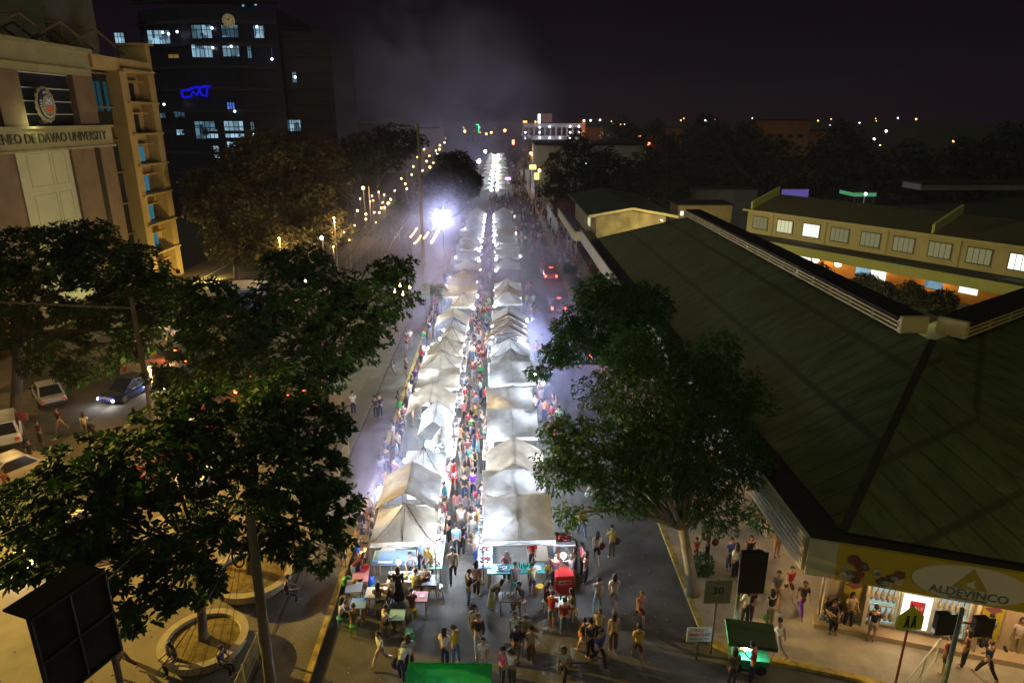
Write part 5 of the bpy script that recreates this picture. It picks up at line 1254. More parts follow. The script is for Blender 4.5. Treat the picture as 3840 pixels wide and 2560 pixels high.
def cloth_on(t, w, d, c, label, h=.75):
    o = MB(); vs = []; n = 10
    for j in range(n + 1):
        for i in range(n + 1):
            u, v = -1 + 2 * i / n, -1 + 2 * j / n; e = max(abs(u), abs(v))
            vs.append((max(-1, min(1, u * 1.15)) * (w / 2 + .012) * (1 + .02 * (abs(u) > .9)), max(-1, min(1, v * 1.15)) * (d / 2 + .012), h + .006 - (.22 + .03 * noise.noise((u * 5, v * 5, w))) * max(0, (e - .87) / .13)))
    o.add(vs, [(j * (n + 1) + i, j * (n + 1) + i + 1, (j + 1) * (n + 1) + i + 1, (j + 1) * (n + 1) + i) for j in range(n) for i in range(n)])
    c_ = o.build('tablecloth', m_cloth, None, loc=t.location, rz=t.rotation_euler.z, smooth=True); c_.color = CLR[c] + (1,)
    tag(c_, label, 'tablecloth')
def tray(p, w, d, c, label, z=.76, rz=0.):
    t = thing('food_tray', label, 'food tray', (p[0], p[1], z), rz, 'food trays on the stall counters')
    MB().add([(-w / 2, -d / 2, .05), (w / 2, -d / 2, .05), (w / 2, d / 2, .05), (-w / 2, d / 2, .05), (-w / 2.3, -d / 2.3, 0), (w / 2.3, -d / 2.3, 0), (w / 2.3, d / 2.3, 0), (-w / 2.3, d / 2.3, 0)], [(4, 5, 6, 7), (0, 1, 5, 4), (1, 2, 6, 5), (2, 3, 7, 6), (3, 0, 4, 7)]).build('pan', m_metal, t)
    mb = MB()
    for k in range(16): mb.ball((R.uniform(-w, w) * .38, R.uniform(-d, d) * .38, .045 + R.uniform(0, .02)), R.uniform(.03, .055), 6, 4, 0, (1.2, .8, .7))
    f = mb.build('food', m_food, t, smooth=True); f.color = CLR[c] + (1,)
    return t
FC = ['orange', 'brown', 'mustard', 'cream', 'tan', 'dark red', 'tan', 'brown']
# counters along the aisle
for (row, k, x0, x1, yf, yb) in stalls:
    if yf > 62: continue
    side = 'planter' if row == 'L' else 'car lane'
    cx = x1 - .1 if row == 'L' else x0 + .1
    L = min(2.4, yb - yf - .3)
    tc_ = R.choice(['red', 'white', 'white', 'white', 'mint', 'light blue', 'cream', 'cream', 'tan'])
    t = table((cx, (yf + yb) / 2 - .1), .62, L, tc_, f'{tc_} counter table on the aisle side of the {NTH[k]} {side} row tent', h=.8, group='counters along the aisle')
    nn = 3 if yf < 45 else 2
    for j in range(nn):
        fc = R.choice(FC)
        tray((cx, (yf + yb) / 2 - .1 + (j - (nn - 1) / 2) * L / nn), .5, L / nn * .8, fc, f'tray of {fc} food, {NTH[j]} on the counter of the {NTH[k]} {side} row tent', .81)
    # work table at the back of the stall
    if k % 2 == 0:
        bx = x0 + .5 if row == 'L' else x1 - .5
        table((bx, (yf + yb) / 2), .6, 1.6, R.choice(['white', 'tan', 'light blue']), f'plain work table at the back of the {NTH[k]} {side} row tent', group='work tables in the stalls')
t = table(q7(520, 790), 1.9, .75, 'mint', 'table under a pale blue checked cloth below the first planter row tent'); cloth_on(t, 1.9, .75, 'light blue', 'pale blue checked cloth on a table under the first planter row tent')
t = table(q7(610, 935), 1.75, .7, 'white', 'long table of wrapped food before the first planter row tent')
for j, fc in enumerate(['cream', 'mustard', 'white', 'orange']): tray((t.location.x - .65 + .43 * j, t.location.y), .38, .5, fc, f'heap of {fc} wrapped food, {NTH[j]} along the long food table')
table(q7(730, 960), .9, .7, 'charcoal', 'dark small table at the end of the long food table')
t = table(q7(240, 1000), .65, .8, 'pale grey', 'pale kerb side table with yellow cups', .1); t2 = table(q7(285, 920), .65, 1.0, 'rose', 'rose kerb side table with a red basin', .1)
def basin(p, r, h, c, label, z=.76):
    o = MB().lathe([(r * .7, 0), (r, h), (r * .94, h), (r * .66, .02), (.001, .02)], n=16).build('plastic_basin', m_p, None, loc=(p[0], p[1], z), smooth=True); o.color = CLR[c] + (1,); return tag(o, label, 'basin', 'bowls and basins on the tables')
basin((t2.location.x + .1, t2.location.y + .3), .22, .1, 'red', 'red basin on the rose kerb side table'); basin((t2.location.x - .15, t2.location.y + .38), .2, .1, 'navy', 'dark blue basin on the rose kerb side table'); basin((t.location.x, t.location.y + .2), .12, .09, 'yellow', 'yellow bowl on the pale kerb side table')
def drum(p, r, h, c, name, label, cat):
    o = MB().lathe([(r * .8, 0), (r, .05), (r, h * .3), (r * 1.04, h * .33), (r, h * .36), (r, h * .8), (r * .5, h * .92), (r * .3, h), (.001, h)], n=16).build(name, m_p, None, loc=p, smooth=True); o.color = CLR[c] + (1,); return tag(o, label, cat)
drum(q7(345, 905), .19, .55, 'blue', 'water_jug', 'blue water jug standing beside the rose kerb side table', 'water jug')
drum(q7(185, 900), .2, .5, 'green', 'waste_bin', 'green bin against the yellow kerb', 'bin')
drum(q7(605, 1260), .2, .35, 'green', 'plastic_bucket', 'dark green bucket near the mint table', 'bucket')
t = table(q7(390, 1050), .85, .75, 'cream', 'pale yellow dining table between two seated diners')
t = table(q7(530, 1200), .6, .6, 'mint', 'small mint green table on the open road')
t = table(q7(675, 1075), .7, .6, 'rose', 'small brown red table with plates before the food table')
for j, lb in enumerate(['first', 'second']): basin((t.location.x - .15 + .3 * j, t.location.y), .1, .03, 'cream', f'pale plate on the small brown red table, {lb} of two')
t = table(q7(270, 1120), .6, .6, 'light blue', 'small pale blue table between diners by the kerb')
t = table(q7(1330, 880), 2.4, .65, 'teal', 'long teal table with green bottles before the first car lane tent')
m_glass = M('green_glass', (.02, .22, .05), .15, .2, 3, 0, 0, None, .8); m_wglass = M('clear_glass', (.55, .6, .6), .15, .1)
def bottle(p, label, mat=m_glass, z=.755):
    tag(MB().lathe([(.03, 0), (.034, .02), (.034, .15), (.013, .2), (.012, .26), (.001, .26)], n=8).build('bottle', mat, None, loc=(p[0], p[1], z), smooth=True), label, 'bottle', 'bottles on the road tables')
for j in range(8): bottle((t.location.x + .05 + .09 * j + R.uniform(-.02, .02), t.location.y + .1 * (j % 2)), 'green bottle in the cluster on the long teal table')
for j in range(4): basin((t.location.x + .85 + .12 * (j % 2), t.location.y - .1 + .12 * (j // 2)), .09, .06, 'white', 'white paper bowl stacked at the end of the long teal table')
tray((t.location.x - .6, t.location.y), .5, .4, 'light blue', 'shiny blue tray at the post end of the long teal table')
t = table(q7(1290, 1075), .9, .6, 'grey', 'small glass topped table crowded with cups on the road')
for j in range(6): tag(MB().lathe([(.03, 0), (.045, .12), (.04, .12), (.027, .01), (.001, .01)], n=8).build('cup', m_wglass, None, loc=(t.location.x - .3 + .11 * j, t.location.y + .12 * (j % 2), .755)), 'clear cup on the small glass topped table', 'cup', 'cups on the glass topped table')
t = table(q7(1650, 1110), .75, .6, 'white', 'small white table of bottles beyond the red cooler')
for j in range(5): bottle((t.location.x - .22 + .11 * j, t.location.y + .1 * (j % 2)), 'bottle on the small white table beyond the red cooler', m_glass if j % 2 else m_wglass)
# red cooler, snack cart
p = q7(1650, 925); cl = thing('red_cooler', 'big red drinks cooler with pale label beside the snack cart', 'cooler', p, .05)
for nm, mb, c in (('box', MB().box((0, 0, .42), (.72, .6, .84)), 'red'), ('lid', MB().box((0, 0, .88), (.76, .64, .07)), 'red'), ('label_panel', MB().box((0, -.306, .6), (.5, .01, .2)), 'cream'), ('label_stripe', MB().box((-.1, -.313, .6), (.18, .006, .1)).box((.12, -.313, .6), (.2, .006, .14)), 'red')):
    o = mb.build(nm, m_p, cl); o.color = CLR[c] + (1,)
p = q7(1650, 800); ct = thing('snack_cart', 'white lit snack cart at the outer post of the first car lane tent', 'food cart', p, 0)
MB().box((0, 0, .5), (.75, 1.1, .8)).build('body', m_wood, ct); MB().box((0, 0, .93), (.85, 1.25, .05)).build('counter', m_metal, ct)
MB().box((0, .45, 1.25), (.8, .06, .6)).build('back_board', m_bwhite, ct); MB().box((0, .1, 1.6), (.9, 1.0, .05)).build('roof', m_bwhite, ct)
for sx in (-1, 1): MB().tube([(sx * .4, -.4, .95), (sx * .4, -.4, 1.6)], .02, 5).build('post', m_steel, ct)
for sx in (-1, 1): MB().lathe([(.18, -.03), (.18, .03)], (sx * .4, -.3, .18), 14, 0, (1, 1), Matrix.Rotation(PI / 2, 3, 'Y')).build('wheel', m_dark, ct)
for j in range(3): basin((p.x - .2 + .2 * j, p.y - .2), .09, .12, ['orange', 'white', 'pale grey'][j], f'{["orange", "white", "grey"][j]} tub on the snack cart counter', .96)
tray((p.x, p.y + .1), .7, .7, 'red', 'heap of red and white goods on the snack cart roof', 1.63)
# kerb side wok and grill
g = thing('kerb_grill', 'low charcoal grill with glowing coals by the yellow kerb', 'grill', q7(285, 735), 0)
MB().box((0, 0, .35), (.5, .5, .06)).box((-.2, -.2, .17), (.05, .05, .34)).box((.2, -.2, .17), (.05, .05, .34)).box((-.2, .2, .17), (.05, .05, .34)).box((.2, .2, .17), (.05, .05, .34)).build('stand', m_steel, g)
MB().ball((0, 0, .40), .16, 8, 5, 0, (1, 1, .3)).build('coals', ME('coal_glow', (1., .12, .02), 6), g); lamp(g, (0, 0, .55), 6, (1, .25, .05), .1)
MB().lathe([(.001, .50), (.14, .53), (.25, .62), (.24, .63), (.13, .55), (.001, .53)], n=16).build('wok', m_metal, g)
for k, (x, y, c) in enumerate(((290, 560, 'red'), (310, 500, 'orange'), (330, 470, 'dark red'), (350, 420, 'red'), (305, 660, 'mustard'))):
    t = table(q7(x, y), .5, .7, 'brown', f'low brown kerb side table of skewers behind the planter row, {NTH[k]} from the wok', .15, .6, group='kerb side skewer tables')
    tray((t.location.x, t.location.y), .42, .6, c, f'{c} skewers on the {NTH[k]} kerb side table from the wok', .61, .15)
# green awning at the lower edge
p = G(1680, 2530, 2.1); ga = thing('green_awning', 'bright green canvas awning lit from beneath at the lower edge', 'awning', (p.x, p.y - .45, 0), -.04)
m_green = MT('green_canvas', (.02, .50, .10), .5, .12)
N = 10; vs = [((-1 + 2 * i / N) * 1.35, (-1 + 2 * j / N) * .95, 2.12 + .12 * (1 - abs(-1 + 2 * i / N)) * 0 - .10 * (1 - (-1 + 2 * i / N) ** 2) * (j / N) - .05 * noise.noise((i * .5, j * .5, 2)) - .25 * (1 - j / N)) for j in range(N + 1) for i in range(N + 1)]
MB().add(vs, [(j * (N + 1) + i, j * (N + 1) + i + 1, (j + 1) * (N + 1) + i + 1, (j + 1) * (N + 1) + i) for j in range(N) for i in range(N)]).build('canopy', m_green, ga, smooth=True)
MB().b2(-1.35, -.02, 0, 1.35, 0, .2).build('valance', m_green, ga).location = (0, .95, 1.92)
for sx in (-1, 1):
    for sy in (-1, 1): MB().tube([(sx * 1.3, sy * .9, 0), (sx * 1.3, sy * .9, 2.05)], .022, 5).build('leg', m_steel, ga)
MB().tube([(-1.3, .9, 1.98), (-.5, 0, 2.0), (0, .9, 1.9), (.5, 0, 2.0), (1.3, .9, 1.98)], .016, 4).build('truss', m_steel, ga)
bulb((p.x - .1, p.y - 1.1, 1.55), 26, label='white bulb under the green awning')
# green roofed push cart at the corner kerb
p = G(2800, 2500, 0); gc = thing('push_cart', 'vendor push cart with dark green canvas roof and lit green counter at the corner kerb', 'push cart', p, -.18); gc.scale = (.82, .82, .8)
MB().box((0, 0, .5), (1.5, .7, .6)).build('body', M('cart_green', (.02, .30, .12), .5), gc); MB().box((0, -.1, .82), (1.6, .8, .04)).build('counter', M('counter_green', (.05, .5, .22), .4), gc)
o = MB().add([(-1.0, -.62, 1.78), (1.0, -.62, 1.72), (1.0, .62, 1.95), (-1.0, .62, 2.0), (-1.0, -.62, 1.6), (1.0, -.62, 1.54)], [(0, 1, 2, 3), (0, 1, 5, 4)]).build('canopy', MT('dark_green_canvas', (.02, .045, .025), .05), gc)
MB().add([(-1.01, -.62, 1.6), (-1.01, -.62, 1.8), (-1.01, .62, 2.02), (-1.01, .62, 1.8)], [(0, 1, 2, 3)]).build('side_flap', M('flap_green', (.03, .45, .18), .7), gc)
for sx in (-1, 1):
    for sy in (-1, 1): MB().tube([(sx * .72, sy * .32, .3), (sx * .95, sy * .58, 1.75)], .018, 5).build('post', m_steel, gc)
    MB().lathe([(.24, -.03), (.24, .03)], (sx * .5, -.38, .24), 16, 0, (1, 1), Matrix.Rotation(PI / 2, 3, 'X')).build('wheel', m_dark, gc)
bulb((p.x - .2, p.y - .2, 1.1), 7, label='small bulb under the green cart roof')
for j, c in enumerate(['cream', 'yellow', 'white']): basin((p.x - .5 + .25 * j, p.y - .1), .1, .08, c, f'{c} bowl on the green cart counter', .84)
# balloons, bags, phones
p = q7(1825, 520); bl = thing('balloon_bundle', 'bundle of white balloons held over a man in yellow', 'balloons', (p.x, p.y, 0))
for k in range(9): MB().ball((R.uniform(-.2, .2), R.uniform(-.2, .2), 2.05 + R.uniform(-.2, .2)), .13, 8, 6, 0, (1, 1, 1.2)).build('balloon', m_bwhite, bl, smooth=True)
MB().tube([(-.1, -.1, 1.1), (0, 0, 1.9)], .012, 4).build('stick', m_wood, bl)
def bag(p, c, label, z=.75, s=1.):
    o = MB().ball((0, 0, 0), .17 * s, 9, 7, 0, (1, .55, 1.15)).tube([(-.1, 0, .12), (0, .02, .55), (.1, 0, .12)], .012, 4).build('shoulder_bag', m_cl, None, loc=(p[0], p[1], z), smooth=True); o.color = CLR[c] + (1,); return tag(o, label, 'bag')
bag(q7(985, 650), 'blue', 'blue cloth bag on the shoulder of a woman entering the aisle'); bag(q7(1035, 525), 'pink', 'pink backpack on a woman in the aisle', 1.15); bag(q7(1062, 385), 'pink', 'pink bag held by the second car lane tent', .9)
bag(q7(1085, 950), 'cream', 'pale plastic bag hanging from a hand at the aisle mouth', .6); bag(q7(525, 1530), 'black', 'black bag swinging beside the bent one at the green awning', .7, 1.3); bag(q7(2010, 690), 'brown', 'brown handbag in the dark lane', .75); bag(q7(1905, 725), 'dark red', 'red handbag carried up the dark lane', .75)
bag(q7(1785, 1330), 'orange', 'orange bag in the dark road group', .75, 1.3); bag(q8(300, 455), 'dark red', 'red shoulder bag beyond the tree trunk', .95); bag(q8(600, 1025), 'lime', 'lime bag held near the green roofed cart', .5); bag(q8(765, 1050), 'lime', 'lime bag hanging behind the green roofed cart', .5); bag(qa(238, 1265), 'white', 'white bag carried on the side street', .5)

# ---------------------------------------------------------------- planters and bollards of the plaza
m_conc = M('pale_concrete', (.36, .32, .22), .9, .2, 2, 0, .2)
def planter(p, r, label):
    t = thing('round_planter', label, 'planter', (p[0], p[1], .13))
    MB().lathe([(r * .78, 0), (r * .92, .25), (r, .62), (r * .82, .62), (r * .80, .5)], n=40).build('bowl', m_conc, t, smooth=False)
    MB().lathe([(r * .81, .5), (r * .4, .56), (.001, .6)], n=24).build('soil', m_grass, t)
PL1, PL2 = G(765, 2400, .6), G(945, 2150, .6)
planter(PL1, 1.55, 'round pale concrete planter with dry grass and a tree, beside the utility pole'); planter(PL2, 1.75, 'round pale concrete planter further back under the leaves')

# ---------------------------------------------------------------- wire fence along the gravel
m_wire = M('fence_wire', (.42, .36, .12), .6, .2, 5)
fx = -8.75
fe = thing('wire_fence', 'low yellow wire mesh fence between pavement and gravel', 'fence', (fx, 30, 0))
for (y0, y1) in ((17.2, 20.2), (25.5, 36.)):
    k = y0
    while k <= y1 + .01:
        MB().b2(fx - .03, k - .03, .13, fx + .03, k + .03, 1.15).build('post', m_wire, fe, world=True); k += 1.5 if y0 < 20 else 2.6
    mb = MB()
    for z in (.3, 1.1): mb.tube([(fx, y0, z), (fx, y1, z)], .012, 4)
    k = y0
    while k < y1: mb.tube([(fx, k, .3), (fx, k, 1.1)], .005, 3, cap=False); k += .12
    mb.build('mesh_panel', m_wire, fe, world=True)
# ---------------------------------------------------------------- poles and cables
m_pole = M('pole_concrete', (.17, .14, .10), .85, .25, 1.5); m_cable = M('black_cable', (.03, .03, .03), .6); m_cablel = M('pale_cable', (.16, .14, .11), .6)
def pole(p, h, label, r=.15, arm=0., top=None):
    t = thing('utility_pole', label, 'utility pole', p)
    q = top or (0, 0, h)
    MB().tube([(0, 0, 0), (q[0] / 2, q[1] / 2, h / 2), q], [r, r * .85, r * .7], 10).build('shaft', m_pole, t, smooth=True)
    if arm:
        MB().box((q[0], q[1], h - .5), (arm, .1, .12)).build('crossarm', m_pole, t)
        for s in (-1, -.5, .5, 1): MB().lathe([(.04, 0), (.05, .06), (.02, .14)], (q[0] + s * arm * .46, q[1], h - .44), 7).build('insulator', m_bwhite, t)
    return t
def gp(px, py, z=.13): return tuple(G(px, py, z))
pole(gp(1025, 2640), 7.4, 'thick utility pole standing between the planters and the pavement', .19, 0, (.25, -.4, 7.4))
pole(gp(1592, 1085), 18.0, 'tall dark utility pole rising over the smoke beside the stalls', .2, 4.6)
pole(gp(600, 1720, 0), 9.6, 'grey utility pole with side arm in front of the parked cars', .17, 0)
pole(gp(1178, 925), 8.4, 'slim utility pole before the big brown tree', .14, 0)
pole(gp(1395, 890), 8.2, 'slim pole among the palms under the smoke', .13, 0)
pole(gp(1530, 760), 11., 'distant utility pole in the smoke', .14, 3.4)
pl = D(490, 1155, 34); MB().tube([(pl.x, 34, pl.z), (pl.x - 7, 34.4, pl.z + .25)], .05, 5).build('lamp_bracket', m_pole, None, world=True)
tag(bpy.context.scene.objects['lamp_bracket'], 'thin grey lamp arm reaching over the side street from a pole', 'lamp arm')
def cable(pts, label, r=.02, sag=.6, mat=None):
    P = []
    for a, b in zip(pts[:-1], pts[1:]):
        a, b = Vector(a), Vector(b)
        for k in range(12):
            t = k / 12; P.append(a.lerp(b, t) - Vector((0, 0, sag * 4 * t * (1 - t))))
    P.append(Vector(pts[-1]))
    tag(MB().tube(P, r, 4).build('power_cable', mat or m_cable, None, world=True), label, 'cable', 'overhead cables')
top1 = G(1583, 690, 8.)
tp = Vector((-8.3, 76, 13.5))
cable([D(0, 2010, 17), D(660, 1640, 30), D(1520, 660, 76)], 'black cable running from the plaza corner up to the tall pole', .032, .3)
cable([D(0, 2130, 16), D(720, 1600, 30), D(1530, 690, 76)], 'black cable just below the first one to the tall pole', .026, .35)
cable([D(330, 2250, 15), D(1100, 1390, 34), D(1570, 760, 76)], 'dark cable crossing the leafy tree crown to the tall pole', .03, .3)
cable([D(900, 1990, 18), D(780, 2250, 15), D(560, 2560, 12)], 'bundle cable dropping from the thick pole to the lower edge', .014, .05)
for k in range(5): cable([D(880 + 8 * k, 2000 + 12 * k, 18.4), D(640 + 50 * k, 2560, 13)], f'thin stay wire from the thick pole, {NTH[k]} of five fanned wires', .008, .02)
for k in range(3): cable([D(965 + 40 * k, 765, 92), D(1120, 742, 96), D(1330, 685 - 5 * k, 110)], f'pale sagging wire before the brown tree, {NTH[k]} of three', .035, .5, m_cablel)
cable([D(1580, 690, 76), D(1500, 640, 120)], 'far cable between the tall poles', .03, .5)
# coil on the thick pole
q = D(893, 2090, 18.2); tag(MB().tube([q + Vector((.18 * math.cos(t), 0, .35 * math.sin(t))) for t in [2 * PI * k / 16 for k in range(17)]], .03, 5).build('cable_coil', m_cable, None, world=True), 'black cable coil hanging on the thick pole', 'cable coil')

# ---------------------------------------------------------------- signs and signals
def sign(p, w, h, zc, mat, label, lines, lcol, rz=0., name='road_sign', poly=None, postmat=None, r=.04):
    t = thing(name, label, 'sign', p, rz)
    MB().tube([(0, 0.05, 0), (0, .05, zc + h / 2)], r, 6).build('post', postmat or m_steel, t)
    if poly: MB().ext([(a, 0, zc + b) for a, b in poly], (0, .03, 0)).build('sign_plate', mat, t)
    else: MB().box((0, 0, zc), (w, .03, h)).build('sign_plate', mat, t)
    for (tx, sz, dz, col) in lines:
        text_mesh('sign_lettering', tx, sz, col, .004, t, face_matrix((0, -.022, zc + dz), (1, 0, 0), (0, 0, 1)))
    return t
m_sw = M('sign_white', (.55, .62, .58), .6, .08); m_sg = M('sign_grey_green', (.19, .21, .15), .6, .1); m_sr = M('sign_red', (.5, .03, .03), .6); m_sk = M('sign_black', (.02, .02, .02), .6); m_sy = M('sign_yellow_green', (.45, .50, .03), .5)
sign(gp(2612, 2475, 0), .9, .62, 1.15, m_sw, 'white no parking board on two legs at the corner kerb', [('NO', .2, .19, m_sr), ('PARKING', .19, 0, m_sr), ('LOADING UNLOADING', .07, -.17, m_sk)], 0, 0)
sign(gp(2665, 2455), .95, .95, 2.75, m_sg, 'square speed limit 30 sign on a thin post beside the dark signal board', [('30', .42, .05, m_sk)], 0)
s_p = sign(gp(1600, 1228), .85, 1.5, 3.6, m_sw, 'white no parking sign with ringed letter beside the smoky pavement', [('P', .5, .28, m_sk), ('TOW-AWAY ZONE', .09, -.42, m_sk)], 0)
MB().tube([(.30 * math.cos(t), -.03, 3.88 + .30 * math.sin(t)) for t in [2 * PI * k / 20 for k in range(21)]], .03, 4).tube([(-.21, -.03, 4.09), (.21, -.03, 3.67)], .02, 4).build('ring', m_sr, s_p)
zs = D(3422, 2321, gp(3330, 2640)[1]).z - .13
sg_ = sign(gp(3345, 2640), 1, 1, zs, m_sy, 'yellow green school crossing sign on a red post before the lit shop', [], 0, poly=[(-.42, -.4), (.42, -.4), (.42, .1), (0, .5), (-.42, .1)], postmat=M('post_red', (.3, .05, .04), .6))
mb = MB()
for x in (-.1, .12): mb.ext([(x - .05, -.022, zs -0.10), (x - .09, -.022, zs -0.30), (x - .05, -.022, zs -0.30), (x, -.022, zs -0.17), (x + .05, -.022, zs -0.30), (x + .09, -.022, zs -0.30), (x + .05, -.022, zs -0.10), (x + .04, -.022, zs +0.05), (x - .04, -.022, zs +0.05)], (0, .01, 0)).box((x, -.017, zs + .11), (.08, .01, .08))
mb.build('walking_figure', m_sk, sg_)
def signal(p, h, boxes, label, arm=None):
    t = thing('traffic_signal', label, 'traffic signal', p)
    MB().tube([(0, 0, 0), (0, 0, h)], [.09, .07], 8).build('post', M('signal_green_grey', (.12, .17, .15), .6), t)
    for (dx, dy, z, w, hh, col) in boxes:
        MB().tube([(0, 0, z), (dx, dy, z)], .035, 5).build('bracket', m_steel, t)
        MB().box((dx, dy, z), (w, .3, hh)).box((dx, dy - .17, z), (w + .2, .03, hh + .2)).build('signal_head', m_sk, t)
        if col: MB().ball((dx, dy - .24, z + hh * .3), .17, 8, 6, 0, (1, .6, 1)).build('lit_lens', col, t)
    return t
signal(gp(2745, 2420), 3.3, [(.35, 0, 3.3, .75, 1.5, None)], 'dark signal board seen from behind beside the speed sign')
zs = D(3487, 2329, gp(3520, 2600)[1]).z - .13
signal(gp(3530, 2600), zs + .5, [(-.55, 0, zs, .42, .6, None), (.65, -.1, zs - .05, .42, .5, None)], 'traffic signal post with two dark heads before the lit shop')
q = D(702, 1700, 27); q2 = D(615, 1702, 27)
signal((q.x, 27.2, 0), q.z + .5, [(0, 0, q.z - .25, .4, 1.0, m_starr), (q2.x - q.x, 0, q2.z, .3, .7, m_starr)], 'red lit traffic signal glimpsed through the leaves')
lamp(None, (q.x, 26.4, q.z), 60, (1, .05, .02), .1)
# back of the billboard
c0_, c1_, c2_, c3_ = D(40, 2200, 13.2), D(325, 2185, 14.8), D(390, 2470, 15.6), D(110, 2600, 14.2)
a_, b_2 = Vector((-9.9, 12.2, 0)), Vector((-8.3, 13.8, 0))
bb = thing('billboard', 'dark back of a panelled billboard frame at the plaza corner', 'billboard', (0, 0, 0))
e0, e1 = D(95, 2270, 13.6), D(322, 2182, 15.0); ex = (e1 - e0); ex.z = 0; ex.normalize(); hgt = 2.55; wdt = 2.0
o0 = Vector((e0.x, e0.y, e1.z - hgt)); nrm = Vector((ex.y, -ex.x, 0))
MB().ext([o0, o0 + ex * wdt, o0 + ex * wdt + Vector((0, 0, hgt)), o0 + Vector((0, 0, hgt))], -nrm * .12).build('back_panel', M('panel_back', (.03, .034, .026), .9, .3, 1.5, 0, 0, None, .1), bb)
mb = MB()
for u in (0, .5, 1.): mb.beam(o0 + ex * wdt * u + nrm * .03, o0 + ex * wdt * u + nrm * .03 + Vector((0, 0, hgt)), .07, .07)
for v in (0, .5, 1.): mb.beam(o0 + nrm * .04 + Vector((0, 0, hgt * v)), o0 + nrm * .04 + ex * wdt + Vector((0, 0, hgt * v)), .07, .07)
mb.build('frame', m_sk, bb)
MB().ext([o0 + Vector((0, 0, hgt)), o0 + ex * wdt + Vector((0, 0, hgt)), o0 + ex * wdt + Vector((0, 0, hgt)) - nrm * .9, o0 + Vector((0, 0, hgt)) - nrm * .9], (0, 0, .06)).build('top_hood', M('hood', (.008, .009, .012), 1., .2, 2, 0, 0, None, 0.), bb)
for u in (.1, .9): MB().tube([(o0.x + ex.x * wdt * u, o0.y + ex.y * wdt * u, .1), (o0.x + ex.x * wdt * u, o0.y + ex.y * wdt * u, o0.z)], .09, 8).build('post', m_pole, bb)
# railing at the right corner
rl = thing('steel_railing', 'thin steel railing slanting by the traffic signal post', 'railing', (0, 0, 0))
p0_, p1_ = Vector((12.2, 16.6, .13)), Vector((15.6, 19.4, .13)); d_ = p1_ - p0_
for k in range(4): MB().tube([p0_ + d_ * (k / 3), p0_ + d_ * (k / 3) + Vector((0, 0, 1.05))], .03, 6).build('post', m_pale, rl)
mb = MB().tube([p0_ + Vector((0, 0, 1.05)), p1_ + Vector((0, 0, 1.05))], .025, 5).tube([p0_ + Vector((0, 0, .2)), p1_ + Vector((0, 0, .2))], .02, 5)
for k in range(30): mb.tube([p0_ + d_ * (k / 30) + Vector((0, 0, .2)), p0_ + d_ * (k / 30) + Vector((0, 0, 1.05))], .008, 3, cap=False)
mb.build('rail_panel', m_pale, rl)

